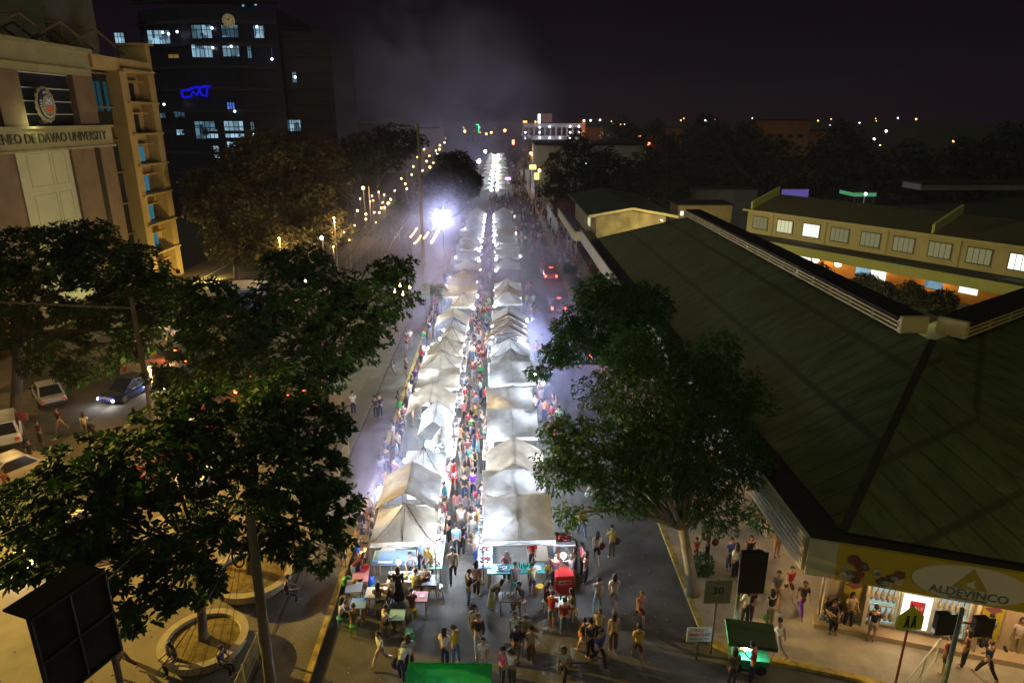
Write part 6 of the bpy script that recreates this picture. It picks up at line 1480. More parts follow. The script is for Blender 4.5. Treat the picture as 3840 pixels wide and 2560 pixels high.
# ---------------------------------------------------------------- vehicles
m_paint = MO('car_paint', .25, .05, 2); m_rub = M('tyre_rubber', (.02, .02, .02), .8); m_tail = ME('tail_light', (1., .07, .02), 9); m_tails = ME('tail_light_white', (1., .8, .6), 8); m_head = ME('head_light', (.85, .88, 1.), 18); m_cglass = M('car_glass', (.02, .025, .03), .12, .1, 3, 0, 0, None, .7); m_chrome = M('chrome', (.6, .6, .6), .2, .1, 3, 1.)
def car(p, rz, c, label, suv=True, tail=False, head=False, name='parked_car', group=None):
    t = thing(name, label, 'car', p, rad(rz), group)
    L, Wd, Hb = (4.4, 1.8, 1.0) if suv else (4.2, 1.7, .82); Hc = 1.72 if suv else 1.42
    st = [(-L / 2, .80, .45, Hb * .86), (-L / 2 + .12, .93, .32, Hb), (-L / 4, 1, .28, Hb), (L / 8, 1, .28, Hb), (L / 3, .97, .3, Hb * .96), (L / 2 - .15, .88, .34, Hb * .84), (L / 2, .7, .45, Hb * .7)]
    def loft(st, mb):
        vs, n = [], 8
        for (y, w, z0, z1) in st:
            a = w * Wd / 2
            vs += [(-a * .9, y, z0), (-a, y, z0 + .12), (-a, y, z1 - .16), (-a * .86, y, z1), (a * .86, y, z1), (a, y, z1 - .16), (a, y, z0 + .12), (a * .9, y, z0)]
        fs = [(i * n + k, i * n + (k + 1) % n, (i + 1) * n + (k + 1) % n, (i + 1) * n + k) for i in range(len(st) - 1) for k in range(n)]
        fs += [tuple(range(n)), tuple(range((len(st) - 1) * n + n - 1, (len(st) - 1) * n - 1, -1))]
        return mb.add(vs, fs)
    b = loft(st, MB()).build('body', m_paint, t); b.color = CLR[c] + (1,)
    y0, y1, y2, y3 = (-L / 2 + .12, -L / 2 + .42, L * .12, L * .30) if suv else (-L / 2 + .5, -L / 2 + 1.15, L * .05, L * .27)
    w0, w1 = Wd * .45, Wd * .38
    cv = [(-w0, y0, Hb - .02), (w0, y0, Hb - .02), (w0, y3, Hb - .04), (-w0, y3, Hb - .04), (-w1, y1, Hc), (w1, y1, Hc), (w1, y2, Hc), (-w1, y2, Hc)]
    cb = MB().add(cv, [(4, 5, 6, 7), (0, 1, 5, 4), (1, 2, 6, 5), (2, 3, 7, 6), (3, 0, 4, 7)]).build('cabin', m_paint, t); cb.color = CLR[c] + (1,)
    V = [Vector(v) for v in cv]
    def pane(i, j, k, l, nm, e=.012):
        q = [V[i], V[j], V[k], V[l]]; ce = sum(q, Vector()) / 4; n = (q[1] - q[0]).cross(q[2] - q[0]).normalized()
        if n.dot(ce - Vector((0, 0, 1))) < 0: n = -n
        MB().poly([ce + (v - ce) * .84 + n * e for v in q]).build(nm, m_cglass, t)
    pane(0, 1, 5, 4, 'rear_window'); pane(2, 3, 7, 6, 'windscreen'); pane(1, 2, 6, 5, 'side_window'); pane(3, 0, 4, 7, 'side_window')
    for sx in (-1, 1):
        for y in (-L * .31, L * .31):
            wh = MB().lathe([(.2, -.11), (.33, -.1), (.34, 0), (.33, .1), (.2, .11)], (sx * (Wd / 2 - .1), y, .34), 16, 0, (1, 1), Matrix.Rotation(PI / 2, 3, 'Y')).build('wheel', m_rub, t, smooth=True)
            MB().lathe([(.001, -.115), (.2, -.115), (.2, .115), (.001, .115)], (sx * (Wd / 2 - .1), y, .34), 10, 0, (1, 1), Matrix.Rotation(PI / 2, 3, 'Y')).build('rim', m_chrome, wh)
        MB().box((sx * Wd * .36, -L / 2 - .0, Hb * .72), (.2, .1, .22)).build('tail_lamp', m_tail if tail else m_cred, t)
        MB().box((sx * Wd * .32, L / 2 - .08, Hb * .62), (.3, .12, .14)).build('headlamp', m_head if head else m_pale, t)
        MB().box((sx * (Wd / 2 + .08), L * .17, Hb + .05), (.18, .1, .12)).build('wing_mirror', m_sk, t)
    MB().box((0, -L / 2 - .02, Hb * .5), (.42, .04, .14)).build('number_plate', m_sw, t); MB().box((0, -L / 2 - .02, .42), (Wd * .9, .12, .16)).build('bumper', m_sk if not suv else m_chrome, t)
    if tail:
        MB().box((0, y1 - .1, Hc - .02), (.4, .06, .05)).build('brake_lamp', m_tail, t)
        for sx in (-1, 1): lamp(t, (sx * Wd * .36, -L / 2 - .3, Hb * .7), 9, (1, .08, .03), .08)
    if head:
        for sx in (-1, 1): lamp(t, (sx * Wd * .32, L / 2 + .25, .62), 18, (.9, .92, 1.), .06)
    return t
car(G(2062, 1042), -1, 'dark red', 'dark red wagon with glowing tail lamps driving up the car lane', True, True, name='moving_car')
car(G(2090, 1160), -1, 'charcoal', 'dark grey wagon with pale number plate following in the car lane', True, True, name='moving_car')
car(G(2230, 1330), 0, 'navy', 'car mostly hidden by the fine leaved tree with red tail lamps', True, True, name='moving_car')
car((-30.2, 38.5, 0), 35, 'white', 'silver white car parked under the dark tree by the side street')
car((-31.3, 44.6, 0), 40, 'pale grey', 'silver hatchback parked behind the dark tree trunk', False)
car((-29.6, 52.5, 0), 60, 'white', 'white van-like car beside the orange notice', True)
car((-29.5, 56.3, 0), 70, 'white', 'second white car in the row by the university gate', True)
car((-29.2, 60.0, 0), 75, 'pale grey', 'silver car in the row by the university gate', False)
car((-27.8, 64.0, 0), 80, 'charcoal', 'dark car at the end of the row by the booth', True)
car((-26.6, 33.2, 0), 150, 'cream', 'cream car with amber lamp at the edge of the side street', False)
car((-26.0, 45.2, 0), 160, 'navy', 'dark car with glaring headlamps coming down the side street', False, False, True, name='moving_car')
car((-23.8, 47.5, 0), 165, 'black', 'black car with bright lamps nose to tail on the side street', False, True, True, name='moving_car')
car((-24.5, 52.0, 0), -15, 'black', 'black car with red tail lamps glimpsed on the side street', True, True, name='moving_car')
for (x, y, c, tl, hd, lb) in ((-16.5, 33.5, 'white', True, False, 'pale car with red lamps behind the leafy crown'), (-18.0, 39., 'dark red', False, True, 'car with two lamps shining through the leaves'), (-14.2, 40.5, 'black', True, False, 'dark car with red lamps beyond the plaza trees'), (-19.5, 31.0, 'dark red', False, False, 'maroon car parked beyond the leafy crown')):
    car((x, y, .13), R.uniform(150, 210), c, lb, False, tl, hd)
for (x, y, rz, c, tl, hd, lb) in ((-17.2, 46, -10, 'black', True, False, 'dark car with red lamps at the back of the plaza lot'), (-13.2, 46.5, 5, 'white', True, False, 'white car with red lamps at the back of the plaza lot'), (-20.2, 27.2, 170, 'cream', False, True, 'cream car with bright lamps half under the leafy crown'), (-31.0, 33.5, 30, 'blue', False, False, 'blue car parked at the picture edge by the side street')):
    car((x, y, .13 if x > -19 else 0), rz, c, lb, False, tl, hd)
def motorbike(p, rz, c, label):
    t = thing('motorcycle', label, 'motorcycle', p, rad(rz), 'motorcycles by the side street')
    for y in (-.62, .62):
        w = MB().tube([(0, y + .28 * math.cos(a), .29 + .28 * math.sin(a)) for a in [2 * PI * k / 16 for k in range(17)]], .05, 6).build('wheel', m_rub, t)
        MB().lathe([(.001, -.03), (.2, -.03), (.2, .03), (.001, .03)], (0, y, .29), 10, 0, (1, 1), Matrix.Rotation(PI / 2, 3, 'Y')).build('rim', m_chrome, w)
    b = MB().tube([(0, .5, .75), (0, .2, .55), (0, -.2, .5), (0, -.6, .62)], [.08, .13, .14, .08], 8).build('body', m_paint, t, smooth=True); b.color = CLR[c] + (1,)
    MB().box((0, -.28, .76), (.22, .66, .1)).build('seat', m_sk, t)
    MB().tube([(0, .62, .3), (0, .48, .95)], .035, 6).build('fork', m_chrome, t); MB().tube([(-.32, .38, 1.0), (0, .48, .97), (.32, .38, 1.0)], .02, 5).build('handlebar', m_sk, t)
    MB().ball((0, .58, .84), .08, 8, 6).build('headlamp', m_pale, t)
for (x, y, rz, c, lb) in ((-23.2, 40.6, 60, 'black', 'black motorcycle by the walker in dark red'), (-25.2, 38.8, 50, 'maroon', 'maroon motorcycle parked along the side street'), (-22.2, 43.5, 70, 'charcoal', 'dark motorcycle nearest the bright headlamps'), (-21.6, 49.0, 20, 'black', 'black motorcycle beside the orange figure')): motorbike((x, y, 0), rz, c, lb)
# bicycle by the fence
p = gp(1478, 1400); bk = thing('bicycle', 'pale bicycle leaning by the lit pavement fence', 'bicycle', p, rad(20))
for y in (-.5, .5): MB().tube([(0, y + .32 * math.cos(a), .33 + .32 * math.sin(a)) for a in [2 * PI * k / 18 for k in range(19)]], .02, 5).build('wheel', m_rub, bk)
MB().tube([(0, -.5, .33), (0, -.1, .8), (0, .35, .85), (0, .05, .33), (0, -.1, .8)], .02, 5).tube([(0, .5, .33), (0, .35, .85), (0, .33, 1.0)], .02, 5).tube([(0, -.5, .33), (0, .05, .33)], .018, 5).build('frame', m_pale, bk)
MB().box((0, -.12, .9), (.12, .25, .06)).build('saddle', m_sk, bk); MB().tube([(-.25, .3, 1.0), (.25, .3, 1.0)], .015, 5).build('handlebar', m_sk, bk)
# orange notice, shed, roof rail
sign((G(545, 1290).x, G(545, 1290).y, 0), 1.0, 1.3, 1.5, M('notice_orange', (.8, .2, .03), .7), 'orange notice board standing by the white cars', [('NO ENTRY', .16, .3, m_sk), ('WET PAINT', .12, .0, m_sk)][:0], 0)
sign((G(95, 1640).x, G(95, 1640).y, 0), .9, .5, 1.4, M('notice_red', (.5, .12, .07), .7), 'small faded orange board by the parked silver car', [], 0)
sh = thing('striped_gate', 'pale slatted barrier catching light behind the dark tree', 'barrier', (-26.2, 47.8, 0), rad(25))
for k in range(7): MB().box((0, .42 * k, .9), (3.2, .12, .1)).build('slat', m_bwhite, sh)
for sx in (-1, 1): MB().box((sx * 1.5, 1.3, .45), (.1, 2.8, .1)).box((sx * 1.5, 0, .45), (.1, .1, .9)).box((sx * 1.5, 2.6, .45), (.1, .1, .9)).build('side_frame', m_steel, sh)
# traffic cone
cn_ = thing('traffic_cone', 'orange traffic cone on the kerb beside the grey wagon', 'traffic cone', G(2172, 1135)); MB().lathe([(.22, .03), (.18, .05), (.04, .75), (.001, .75)], n=14).build('cone', M('cone_orange', (.8, .12, .03), .6), cn_); MB().box((0, 0, .015), (.5, .5, .03)).build('base', m_sk, cn_)

# ---------------------------------------------------------------- flood lamps, street lamps, strings of light
m_flood = ME('flood_glow', (.90, .95, 1.), 120)
def flood(p, watts, label, r=.22, ht=None):
    t = thing('flood_lamp', label, 'flood lamp', (p.x, p.y, 0), 0, 'flood lamps on poles beside the stalls')
    MB().tube([(0, 0, 0), (0, 0, p.z + .3)], .06, 6).build('post', m_pole, t); MB().box((0, .1, p.z), (.6, .2, .4)).build('housing', m_steel, t)
    MB().ball((0, -.1, p.z), r, 12, 8).build('lens', m_flood, t, smooth=True); lamp(t, (0, -.45, p.z), watts, (.82, .9, 1.), .2)
flood(D(1660, 815, 80), 2000, 'glaring white flood lamp on a pole over the smoky tents', .36)
flood(D(1750, 660, 140), 2200, 'white flood lamp beside the smoke beyond the crossing', .40)
flood(D(1795, 605, 190), 2200, 'white flood lamp further up the street, second in line', .40)
flood(D(1820, 568, 245), 2200, 'white flood lamp far up the street, third in line', .45)
def spot_light(p, mat, r, label, name='street_lamp', watts=0, col=(1, .5, .15)):
    t = thing(name, label, 'street lamp', (p.x, p.y, 0), 0, 'distant street lamps' if name == 'street_lamp' else 'tiny lamps of the far city')
    MB().tube([(0, .12, 0), (0, .12, p.z + .2), (0, -.1, p.z + .25)], .05 + r * .15, 5).build('post', m_pole, t); MB().ball((0, -.1, p.z), r, 8, 6).build('lamp_head', mat, t)
    if watts: lamp(t, (0, -.6 - r, p.z - .3), watts, col, .2)
m_dimo = ME('dim_orange_point', (1., .36, .08), 3.); m_dimw = ME('dim_white_point', (.8, .8, 1.), 3.)
SL = [(1743, 493, 300, .5, m_staro, 'orange street lamp left of the far street end'), (1824, 502, 420, .6, m_staro, 'orange street lamp just before the far street end'), (1842, 497, 480, .7, m_staro, 'orange street lamp at the far street end'), (1893, 490, 420, .8, m_staro, 'bright orange street lamp above the far street end'),
      (2400, 512, 300, .6, m_staro, 'bright orange street lamp among the dark trees'), (2434, 540, 260, .55, m_starr, 'red glowing lamp among the dark trees'), (1990, 575, 190, .3, m_staro, 'orange lamp over the far snack stalls'), (2198, 610, 150, .22, m_star, 'white lamp before the dark bush'), (3323, 492, 420, .6, m_star, 'white lamp on the dark skyline'), (3278, 522, 380, .5, m_star, 'pale lamp on the dark skyline'),
      (3575, 530, 380, .45, m_staro, 'small orange lamp on the dark skyline'), (3300, 545, 330, .3, m_staro, 'faint low lamp on the dark skyline'), (1362, 705, 112, .26, m_staro, 'warm street lamp by the palms'), (1207, 892, 78, .2, m_star, 'white lamp in front of the brown tree'), (1178, 388, 420, .6, m_starr, 'red mast light beside the tower'), (1612, 627, 150, .25, m_staro, 'warm lamp by the far pole'),
      (2644, 452, 600, .7, m_star, 'tiny white lamp on the far skyline'), (3245, 727, 108, .2, m_star, 'bright lamp over the green kiosk'), (2023, 640, 150, .3, m_staro, 'amber lamp at the far snack stalls'), (1640, 577, 210, .3, m_star, 'white lamp under the far trees')]
for (px, py, Y, r, mt, lb) in SL:
    spot_light(D(px, py, Y), mt, r, lb, watts=0)
for (px, py, Y, w, c) in ((2400, 512, 290, 500, (1, .45, .12)), (1990, 575, 186, 500, (1, .5, .15)), (2023, 640, 146, 250, (1, .6, .2)), (3245, 727, 106, 160, (.8, .9, 1)), (1362, 705, 110, 500, (1, .7, .35)), (1207, 892, 76, 220, (1, .75, .4))):
    q = D(px, py, Y); lamp(None, (q.x, q.y - .6, q.z - .3), w, c, .2)
ng = thing('green_neon_sign', 'thin green neon bracket sign near the far street end', 'neon sign', (0, 0, 0)); a = D(1795, 468, 330); b = D(1795, 498, 330)
MB().beam(a, b, .35, .35).beam(a, a - Vector((1.4, 0, 0)), .35, .35).build('neon_tube', m_starg, ng); MB().tube([(a.x, a.y + .4, 0), (a.x, a.y + .4, a.z)], .2, 6).build('post', m_pole, ng)
ng = thing('red_neon_sign', 'red lit upright sign beside the far stalls', 'neon sign', (0, 0, 0)); a = D(1925, 525, 300); b = D(1925, 543, 300); MB().beam(a, b, .8, .3).build('lit_panel', m_starr, ng); MB().tube([(a.x, a.y + .4, 0), (a.x, a.y + .4, a.z)], .2, 6).build('post', m_pole, ng)
vn = thing('violet_sign', 'violet lit stall sign in the far block of tents', 'lit sign', (0, 0, 0)); a = D(1895, 666, 168); b = D(1915, 674, 168); MB().b2(a.x, 168, b.z, b.x, 168.15, a.z).build('lit_panel', ME('violet_panel', (.45, .12, 1.), 6), vn); MB().tube([(a.x + .1, 168.2, 0), (a.x + .1, 168.2, a.z)], .05, 5).build('post', m_pole, vn)
yb = [(1985, 618, 2012, 636, 165, 'small yellow green billboard over the far snack stalls'), (2003, 648, 2025, 674, 158, 'yellow lit arch panel beside the far crowd')]
for (p0, q0, p1, q1, Y, lb) in yb:
    t = thing('lit_billboard', lb, 'billboard', (0, 0, 0)); a, b = D(p0, q0, Y), D(p1, q1, Y); MB().b2(a.x, Y, b.z, b.x, Y + .2, a.z).build('lit_panel', ME('yellow_panel', (.9, .75, .25), .9), t)
    for s in (a.x + .2, b.x - .2): MB().tube([(s, Y + .1, 0), (s, Y + .1, b.z)], .06, 5).build('post', m_pole, t)
m_fairy = ME('fairy_bulb', (1., .50, .14), 9)
def string(pts, n, label, r=.05, watts=0, sag=.3):
    P = [Vector(p) for p in pts]; t = thing('string_lights', label, 'string lights', P[0], 0, 'strings of warm bulbs')
    seg = [(P[0].lerp(P[-1], k / 24) - Vector((0, 0, sag * 4 * (k / 24) * (1 - k / 24))) - P[0]) for k in range(25)] if len(P) == 2 else [p - P[0] for p in P]
    MB().tube(seg, .008, 3).build('wire', m_cable, t)
    for k in range(n):
        f = k / max(1, n - 1) * (len(seg) - 1); i = min(int(f), len(seg) - 2); q = seg[i].lerp(seg[i + 1], f - i)
        MB().ball(q - Vector((0, 0, r)), r, 6, 4).build('bulb', m_fairy, t)
    if watts:
        q = seg[len(seg) // 2]; lamp(t, q - Vector((0, 0, .4)), watts, (1, .68, .32), .1)
string([D(1655, 838, 72), D(1618, 905, 60)], 16, 'bright string of warm bulbs sloping below the flood lamp', .09, 520, .05)
string([D(1562, 855, 68), D(1540, 885, 64)], 5, 'short string of warm bulbs beside the tall pole', .07, 160, .05)
string([D(1578, 882, 66), D(1555, 910, 62)], 5, 'second short string of warm bulbs under the tall pole', .07, 160, .05)
string([D(1605, 870, 68), D(1590, 890, 64)], 4, 'third short string of warm bulbs right of the tall pole', .07, 0, .05)
for (px, py, w, lb) in ((1537, 1075, 90, 'warm lantern glowing in the leafy crown edge'), (1500, 1068, 20, 'small warm bulb in the leafy crown edge'), (1480, 1090, 0, 'second small warm bulb in the leafy crown edge'), (1145, 1050, 10, 'white bulb inside the leafy crown'), (1510, 1100, 20, 'lowest warm bulb in the leafy crown edge')):
    bulb(tuple(D(px, py, 33)), max(w, 1) * 1.2, True, .05, lb, light=w > 0)
k = 0
for (px, py, Y, r) in [(1465, 748, 104, .16), (1456, 762, 102, .2), (1436, 760, 100, .14), (1430, 780, 98, .14), (1442, 778, 98, .14), (1422, 797, 94, .13), (1404, 797, 94, .13), (1372, 803, 90, .14), (1388, 755, 104, .1), (1400, 752, 106, .1), (1340, 790, 92, .14), (1372, 822, 88, .12), (1520, 690, 120, .16), (1526, 708, 118, .14), (1544, 655, 135, .16), (1565, 590, 170, .2), (1590, 560, 200, .25), (1600, 605, 160, .2), (1625, 610, 160, .18), (1648, 560, 230, .3), (1650, 545, 240, .3), (1667, 535, 260, .3), (1120, 905, 84, .1), (1060, 925, 80, .09), (1250, 925, 76, .1), (1290, 870, 84, .11), (1330, 845, 86, .1), (1310, 900, 80, .09), (1420, 720, 108, .12), (1395, 735, 106, .12), (1350, 745, 104, .12), (1410, 835, 88, .1), (1440, 730, 110, .13), (1480, 715, 112, .13), (1505, 670, 128, .15), (1550, 625, 150, .18), (1575, 612, 158, .18), (1610, 585, 175, .2), (1635, 565, 220, .25), (1180, 965, 72, .08), (1660, 580, 200, .2), (1584, 640, 150, .16)]:
    q = D(px, py, Y); t = thing('pavement_lamp', f'small warm lamp in the smoky avenue of trees, {NTH[k] if k < 40 else "last"} counted from the palms', 'lamp', (q.x, q.y, 0), 0, 'small lamps along the tree avenue'); k += 1
    MB().tube([(0, 0, 0), (0, 0, q.z)], .03, 4).build('post', m_pole, t); MB().ball((0, 0, q.z), r, 8, 5).build('globe', m_fairy, t)
    if k % 4 == 1: lamp(t, (0, -.4, q.z - .3), 120, (1, .65, .3), .1)
for k in range(46):
    px, py = R.choice([(R.uniform(2230, 3750), R.uniform(438, 470)), (R.uniform(2260, 3300), R.uniform(442, 490)), (R.uniform(1190, 1420), R.uniform(455, 505)), (R.uniform(1560, 1860), R.uniform(470, 520))])
    Y = R.uniform(420, 620); spot_light(D(px, py, Y), R.choice([m_dimo, m_dimo, m_dimw]), R.uniform(.3, .6), 'tiny lamp lost on the dark city skyline', 'skyline_lamp')
# street lamps that light the plaza, the university front and the arcade side (they stand beside the frame)
def street_lamp(p, h, watts, col, label, aim=None, cone=95):
    t = thing('street_lamp', label, 'street lamp', p); MB().tube([(0, 0, 0), (0, 0, h), (.8, -.1, h + .25)], .07, 7).build('post', m_pole, t); MB().box((1.0, -.1, h + .22), (.6, .25, .12)).build('head', m_steel, t)
    MB().box((1.0, -.1, h + .14), (.4, .18, .04)).build('lens', m_staro, t); 
    if aim is None: lamp(t, (1.0, -.1, h), watts, col, .12)
    else: lamp(t, (1.0, -.1, h), watts, col, .12, 'SPOT', (aim - Vector(p) - Vector((1., -.1, h))).to_track_quat('-Z', 'Y').to_euler(), spread=rad(cone))
street_lamp((-50, 37, 0), 13.5, 92000, (1., .66, .13), 'amber flood mast across the side street shining over the plaza', Vector((-4.5, 17.5, 0)), 34)
street_lamp((-26.5, 29.5, 0), 6.3, 900, (1., .66, .14), 'amber street lamp at the plaza corner of the side street', Vector((-14, 22, 0)), 95)
street_lamp((-35.5, 44, 0), 8., 600, (1., .60, .2), 'amber street lamp in front of the university')
street_lamp((24, 6, .13), 9., 620, (1., .74, .24), 'amber street lamp on the cross street by the arcade')
for (y, z0, w, col) in ((66, .5, 300, (.95, .95, .35)), (81, .4, 1000, (1., .72, .2)), (62, 18.3, 30, (.9, 1., .5)), (58, 22.2, 0, (1, 1, 1))):
    if not w: continue
    x = -34 if z0 < 2 else XF + 1.2
    t = thing('facade_floodlight', f'floodlight washing the university front, {"on the ground" if z0 < 2 else "on the name band"} level with y {int(y)}'.replace(f' level with y {int(y)}', ' by the pilasters' if y > 70 else ' by the pale panel' if z0 < 2 else ''), 'floodlight', (x, y, z0))
    MB().box((0, 0, 0), (.3, .4, .25)).build('housing', m_steel, t); MB().box((-.16, 0, 0), (.02, .34, .2)).build('lens', m_staro, t)
    lamp(t, (-.3, 0, .1), w, col, .15)

for (p_, w_2, lb) in (((26, 62, 6.1), 1500, 'floodlight on the courtyard eave facing the back wing'), ((25.5, 46, 6.4), 800, 'second floodlight on the courtyard eave facing the back wing'), ((20, 84, 6.6), 1300, 'unseen floodlight added behind the arcade roof to light the cream gable')):
    t = thing('added_floodlight', lb, 'floodlight', p_); MB().box((0, 0, 0), (.3, .3, .2)).build('housing', m_steel, t); MB().box((.17, 0, 0), (.02, .24, .15)).build('lens', m_staro, t); lamp(t, (.3, .3, .1), w_2, (1., .84, .32), .15)  # added lamps hidden by the arcade roof, brightening the wing and the gable
for (x, y, z, w_2, c, lb) in ((-19, 80, 7.5, 900, (1, .62, .28), 'amber lamp post under the rusty brown trees'), (-23, 72, 6.5, 500, (1, .62, .28), 'amber lamp post beside the lower rusty tree'), (-12.5, 48, 5.5, 160, (.9, 1, .35), 'yellowish plaza lamp behind the dense dark tree'), (-15.5, 31.5, 4.2, 600, (1, .56, .13), 'amber plaza lamp under the leafy crowns'), (-20.5, 38, 4.6, 600, (1, .56, .13), 'amber lamp post between plaza and side street'), (-30, 58, 5, 350, (1, .66, .3), 'lamp post beside the row of white cars')):
    t = thing('lamp_post', lb, 'lamp post', (x, y, 0), 0, 'lamp posts among the trees'); MB().tube([(0, 0, 0), (0, 0, z)], .06, 6).build('post', m_pole, t); MB().ball((0, 0, z + .12), .12, 8, 6).build('globe', m_fairy, t); lamp(t, (.3, -.3, z), w_2, c, .12)

lamp(None, (18, PY - 14, 15), 2600, (.85, .88, 1), .5); lamp(None, (34, PY - 10, 14), 1200, (1, .55, .3), .5)  # added lamps without fixtures, brightening the car park front
# ---------------------------------------------------------------- trees
m_bark = M('bark', (.11, .08, .05), .95, .4, 4, 0, .5, (1, 1, .3)); m_barkp = M('pale_bark', (.20, .18, .14), .9, .35, 3, 0, .4, (1, 1, .3))
m_lfA = MLEAF('broad_leaf', (.010, .034, .005), (.034, .095, .014), .25, .7, .75); m_lfB = MLEAF('fine_leaf', (.02, .07, .012), (.075, .18, .035), .4)
m_lfC = MLEAF('rusty_leaf', (.06, .052, .016), (.15, .13, .042), .25, .25); m_lfD = MLEAF('dark_leaf', (.012, .02, .010), (.035, .05, .022), .2, .15); m_lfP = MLEAF('palm_leaf', (.03, .07, .015), (.08, .15, .04), .3)

def unit(a): return a / np.maximum(np.linalg.norm(a, axis=1, keepdims=True), 1e-6)
def blob_points(blobs, n, hollow=.45, gap=.35, gs=1.1):
    vol = np.array([b[1][0] * b[1][1] * b[1][2] for b in blobs]); vol = vol ** .75
    idx = NR.choice(len(blobs), n * 3, p=vol / vol.sum())
    c = np.array([tuple(b[0]) for b in blobs])[idx]; r = np.array([b[1] for b in blobs])[idx]
    d = unit(NR.normal(size=(n * 3, 3))); t = (hollow ** 3 + (1 - hollow ** 3) * NR.random((n * 3, 1))) ** (1 / 3)
    t *= 1 + .16 * np.sin(d[:, :1] * 5 + c[:, :1]) * np.sin(d[:, 2:] * 6 + c[:, 1:2])
    p = c + d * r * t
    g = np.sin(p[:, 0] * gs * 2.1 + 1.3 * np.sin(p[:, 1] * gs)) * np.sin(p[:, 1] * gs * 1.7 + np.sin(p[:, 2] * gs * 1.3)) * np.sin(p[:, 2] * gs * 2.3 + .7)
    keep = g > (-1 + 2 * NR.random(n * 3)) * .35 - .45 + gap * .9
    p, d = p[keep][:n], d[keep][:n]
    return p, d
def leaves(p, axis, m, L, W, spread=1.0, droop=.3, jitter=.35, along=0.):
    """m leaves around each point: a rosette about axis, or a spray strung out along it"""
    n = len(p); axis = unit(axis)
    o = unit(np.cross(axis, NR.normal(size=(n, 3)))); q = np.cross(axis, o)
    P, Dv, Nn = [], [], []
    for k in range(m):
        a = 2 * PI * k / m + NR.random((n, 1)) * .8
        d = o * np.cos(a) + q * np.sin(a)
        d = unit(d * spread + axis * (.55 + jitter * NR.normal(size=(n, 1))) - np.array([[0, 0, droop]]))
        P.append(p + axis * along * (k / m)); Dv.append(d); Nn.append(unit(axis + NR.normal(size=(n, 3)) * jitter))
    P, Dv, Nn = np.concatenate(P), np.concatenate(Dv), np.concatenate(Nn)
    s = unit(np.cross(Dv, Nn)); l = L * NR.uniform(.45, 1.3, (len(P), 1)); w = W * NR.uniform(.8, 1.2, (len(P), 1))
    V = np.stack([P, P + Dv * l * .6 + s * w * .5, P + Dv * l - np.array([[0, 0, 1]]) * l * .12, P + Dv * l * .6 - s * w * .5], 1).reshape(-1, 3)
    return V
def leaf_mesh(name, V, mat, parent, loc):
    V = V - np.array([tuple(loc)]); n = len(V) // 4
    me = bpy.data.meshes.new(name); me.vertices.add(len(V)); me.vertices.foreach_set('co', V.astype(np.float32).ravel())
    me.loops.add(n * 4); me.loops.foreach_set('vertex_index', np.arange(n * 4, dtype=np.int32))
    me.polygons.add(n); me.polygons.foreach_set('loop_start', np.arange(0, n * 4, 4, dtype=np.int32)); me.polygons.foreach_set('loop_total', np.full(n, 4, dtype=np.int32))
    me.materials.append(mat); me.update(calc_edges=True); me.validate()
    return link_mesh(name, me, parent)
def limb(mb, a, b, r0, r1, bend=.12, n=5):
    a, b = Vector(a), Vector(b); L = (b - a).length; off = Vector((R.uniform(-1, 1), R.uniform(-1, 1), R.uniform(-.1, .6))) * L * bend
    pts = [a.lerp(b, k / n) + off * math.sin(PI * k / n) + Vector((R.uniform(-1, 1), R.uniform(-1, 1), 0)) * L * .02 * (0 < k < n) for k in range(n + 1)]
    mb.tube(pts, [r0 + (r1 - r0) * k / n for k in range(n + 1)], 7); return pts
def tree(name, label, base, fork, blobs, r, n, m, L, W, mat, bark=None, cat='tree', group=None, gap=.35, hollow=.45, spray=0., droop=.3, twigs=5, gs=1.1, upw=.8):
    t = thing(name, label, cat, base, 0, group); o = Vector(base)
    mb = MB(); z0 = Vector((0, 0, 0)); f = Vector(fork) - o
    mb.tube([z0 + Vector((0, 0, -.1)), Vector((0, 0, .25)), f * .5 + Vector((.05, 0, 0)), f], [r * 1.35, r * 1.05, r * .85, r * .75], 10)
    for (c, rr) in blobs:
        e = limb(mb, f, Vector(c) - o, r * .5, r * .16, .14)
        for k in range(twigs):
            d = Vector((R.gauss(0, 1), R.gauss(0, 1), R.gauss(.2, .7))).normalized()
            q = Vector(c) - o + Vector((d.x * rr[0], d.y * rr[1], d.z * rr[2])) * .85
            limb(mb, e[R.choice([3, 4, 5])], q, r * .15, r * .03, .12, 4)
    mb.build('trunk', bark or m_bark, t, smooth=True)
    p, d = blob_points(blobs, n, hollow, gap, gs)
    if spray: ax = unit(d * np.array([[1, 1, .35]]) + np.array([[0, 0, -.45]]) + NR.normal(size=p.shape) * .35); V = leaves(p, ax, m, L, W, .75, droop, .3, spray)
    else: ax = unit(d * .6 + np.array([[0, 0, upw]]) + NR.normal(size=p.shape) * .3); V = leaves(p, ax, m, L, W, 1.0, droop, .3)
    leaf_mesh('crown', V, mat, t, base)
    return t
def B(px, py, Y, rx, ry=None, rz=None): return (D(px, py, Y), (rx, ry or rx, rz or rx * .8))
def FT(px, py, Y): return tuple(D(px, py, Y))
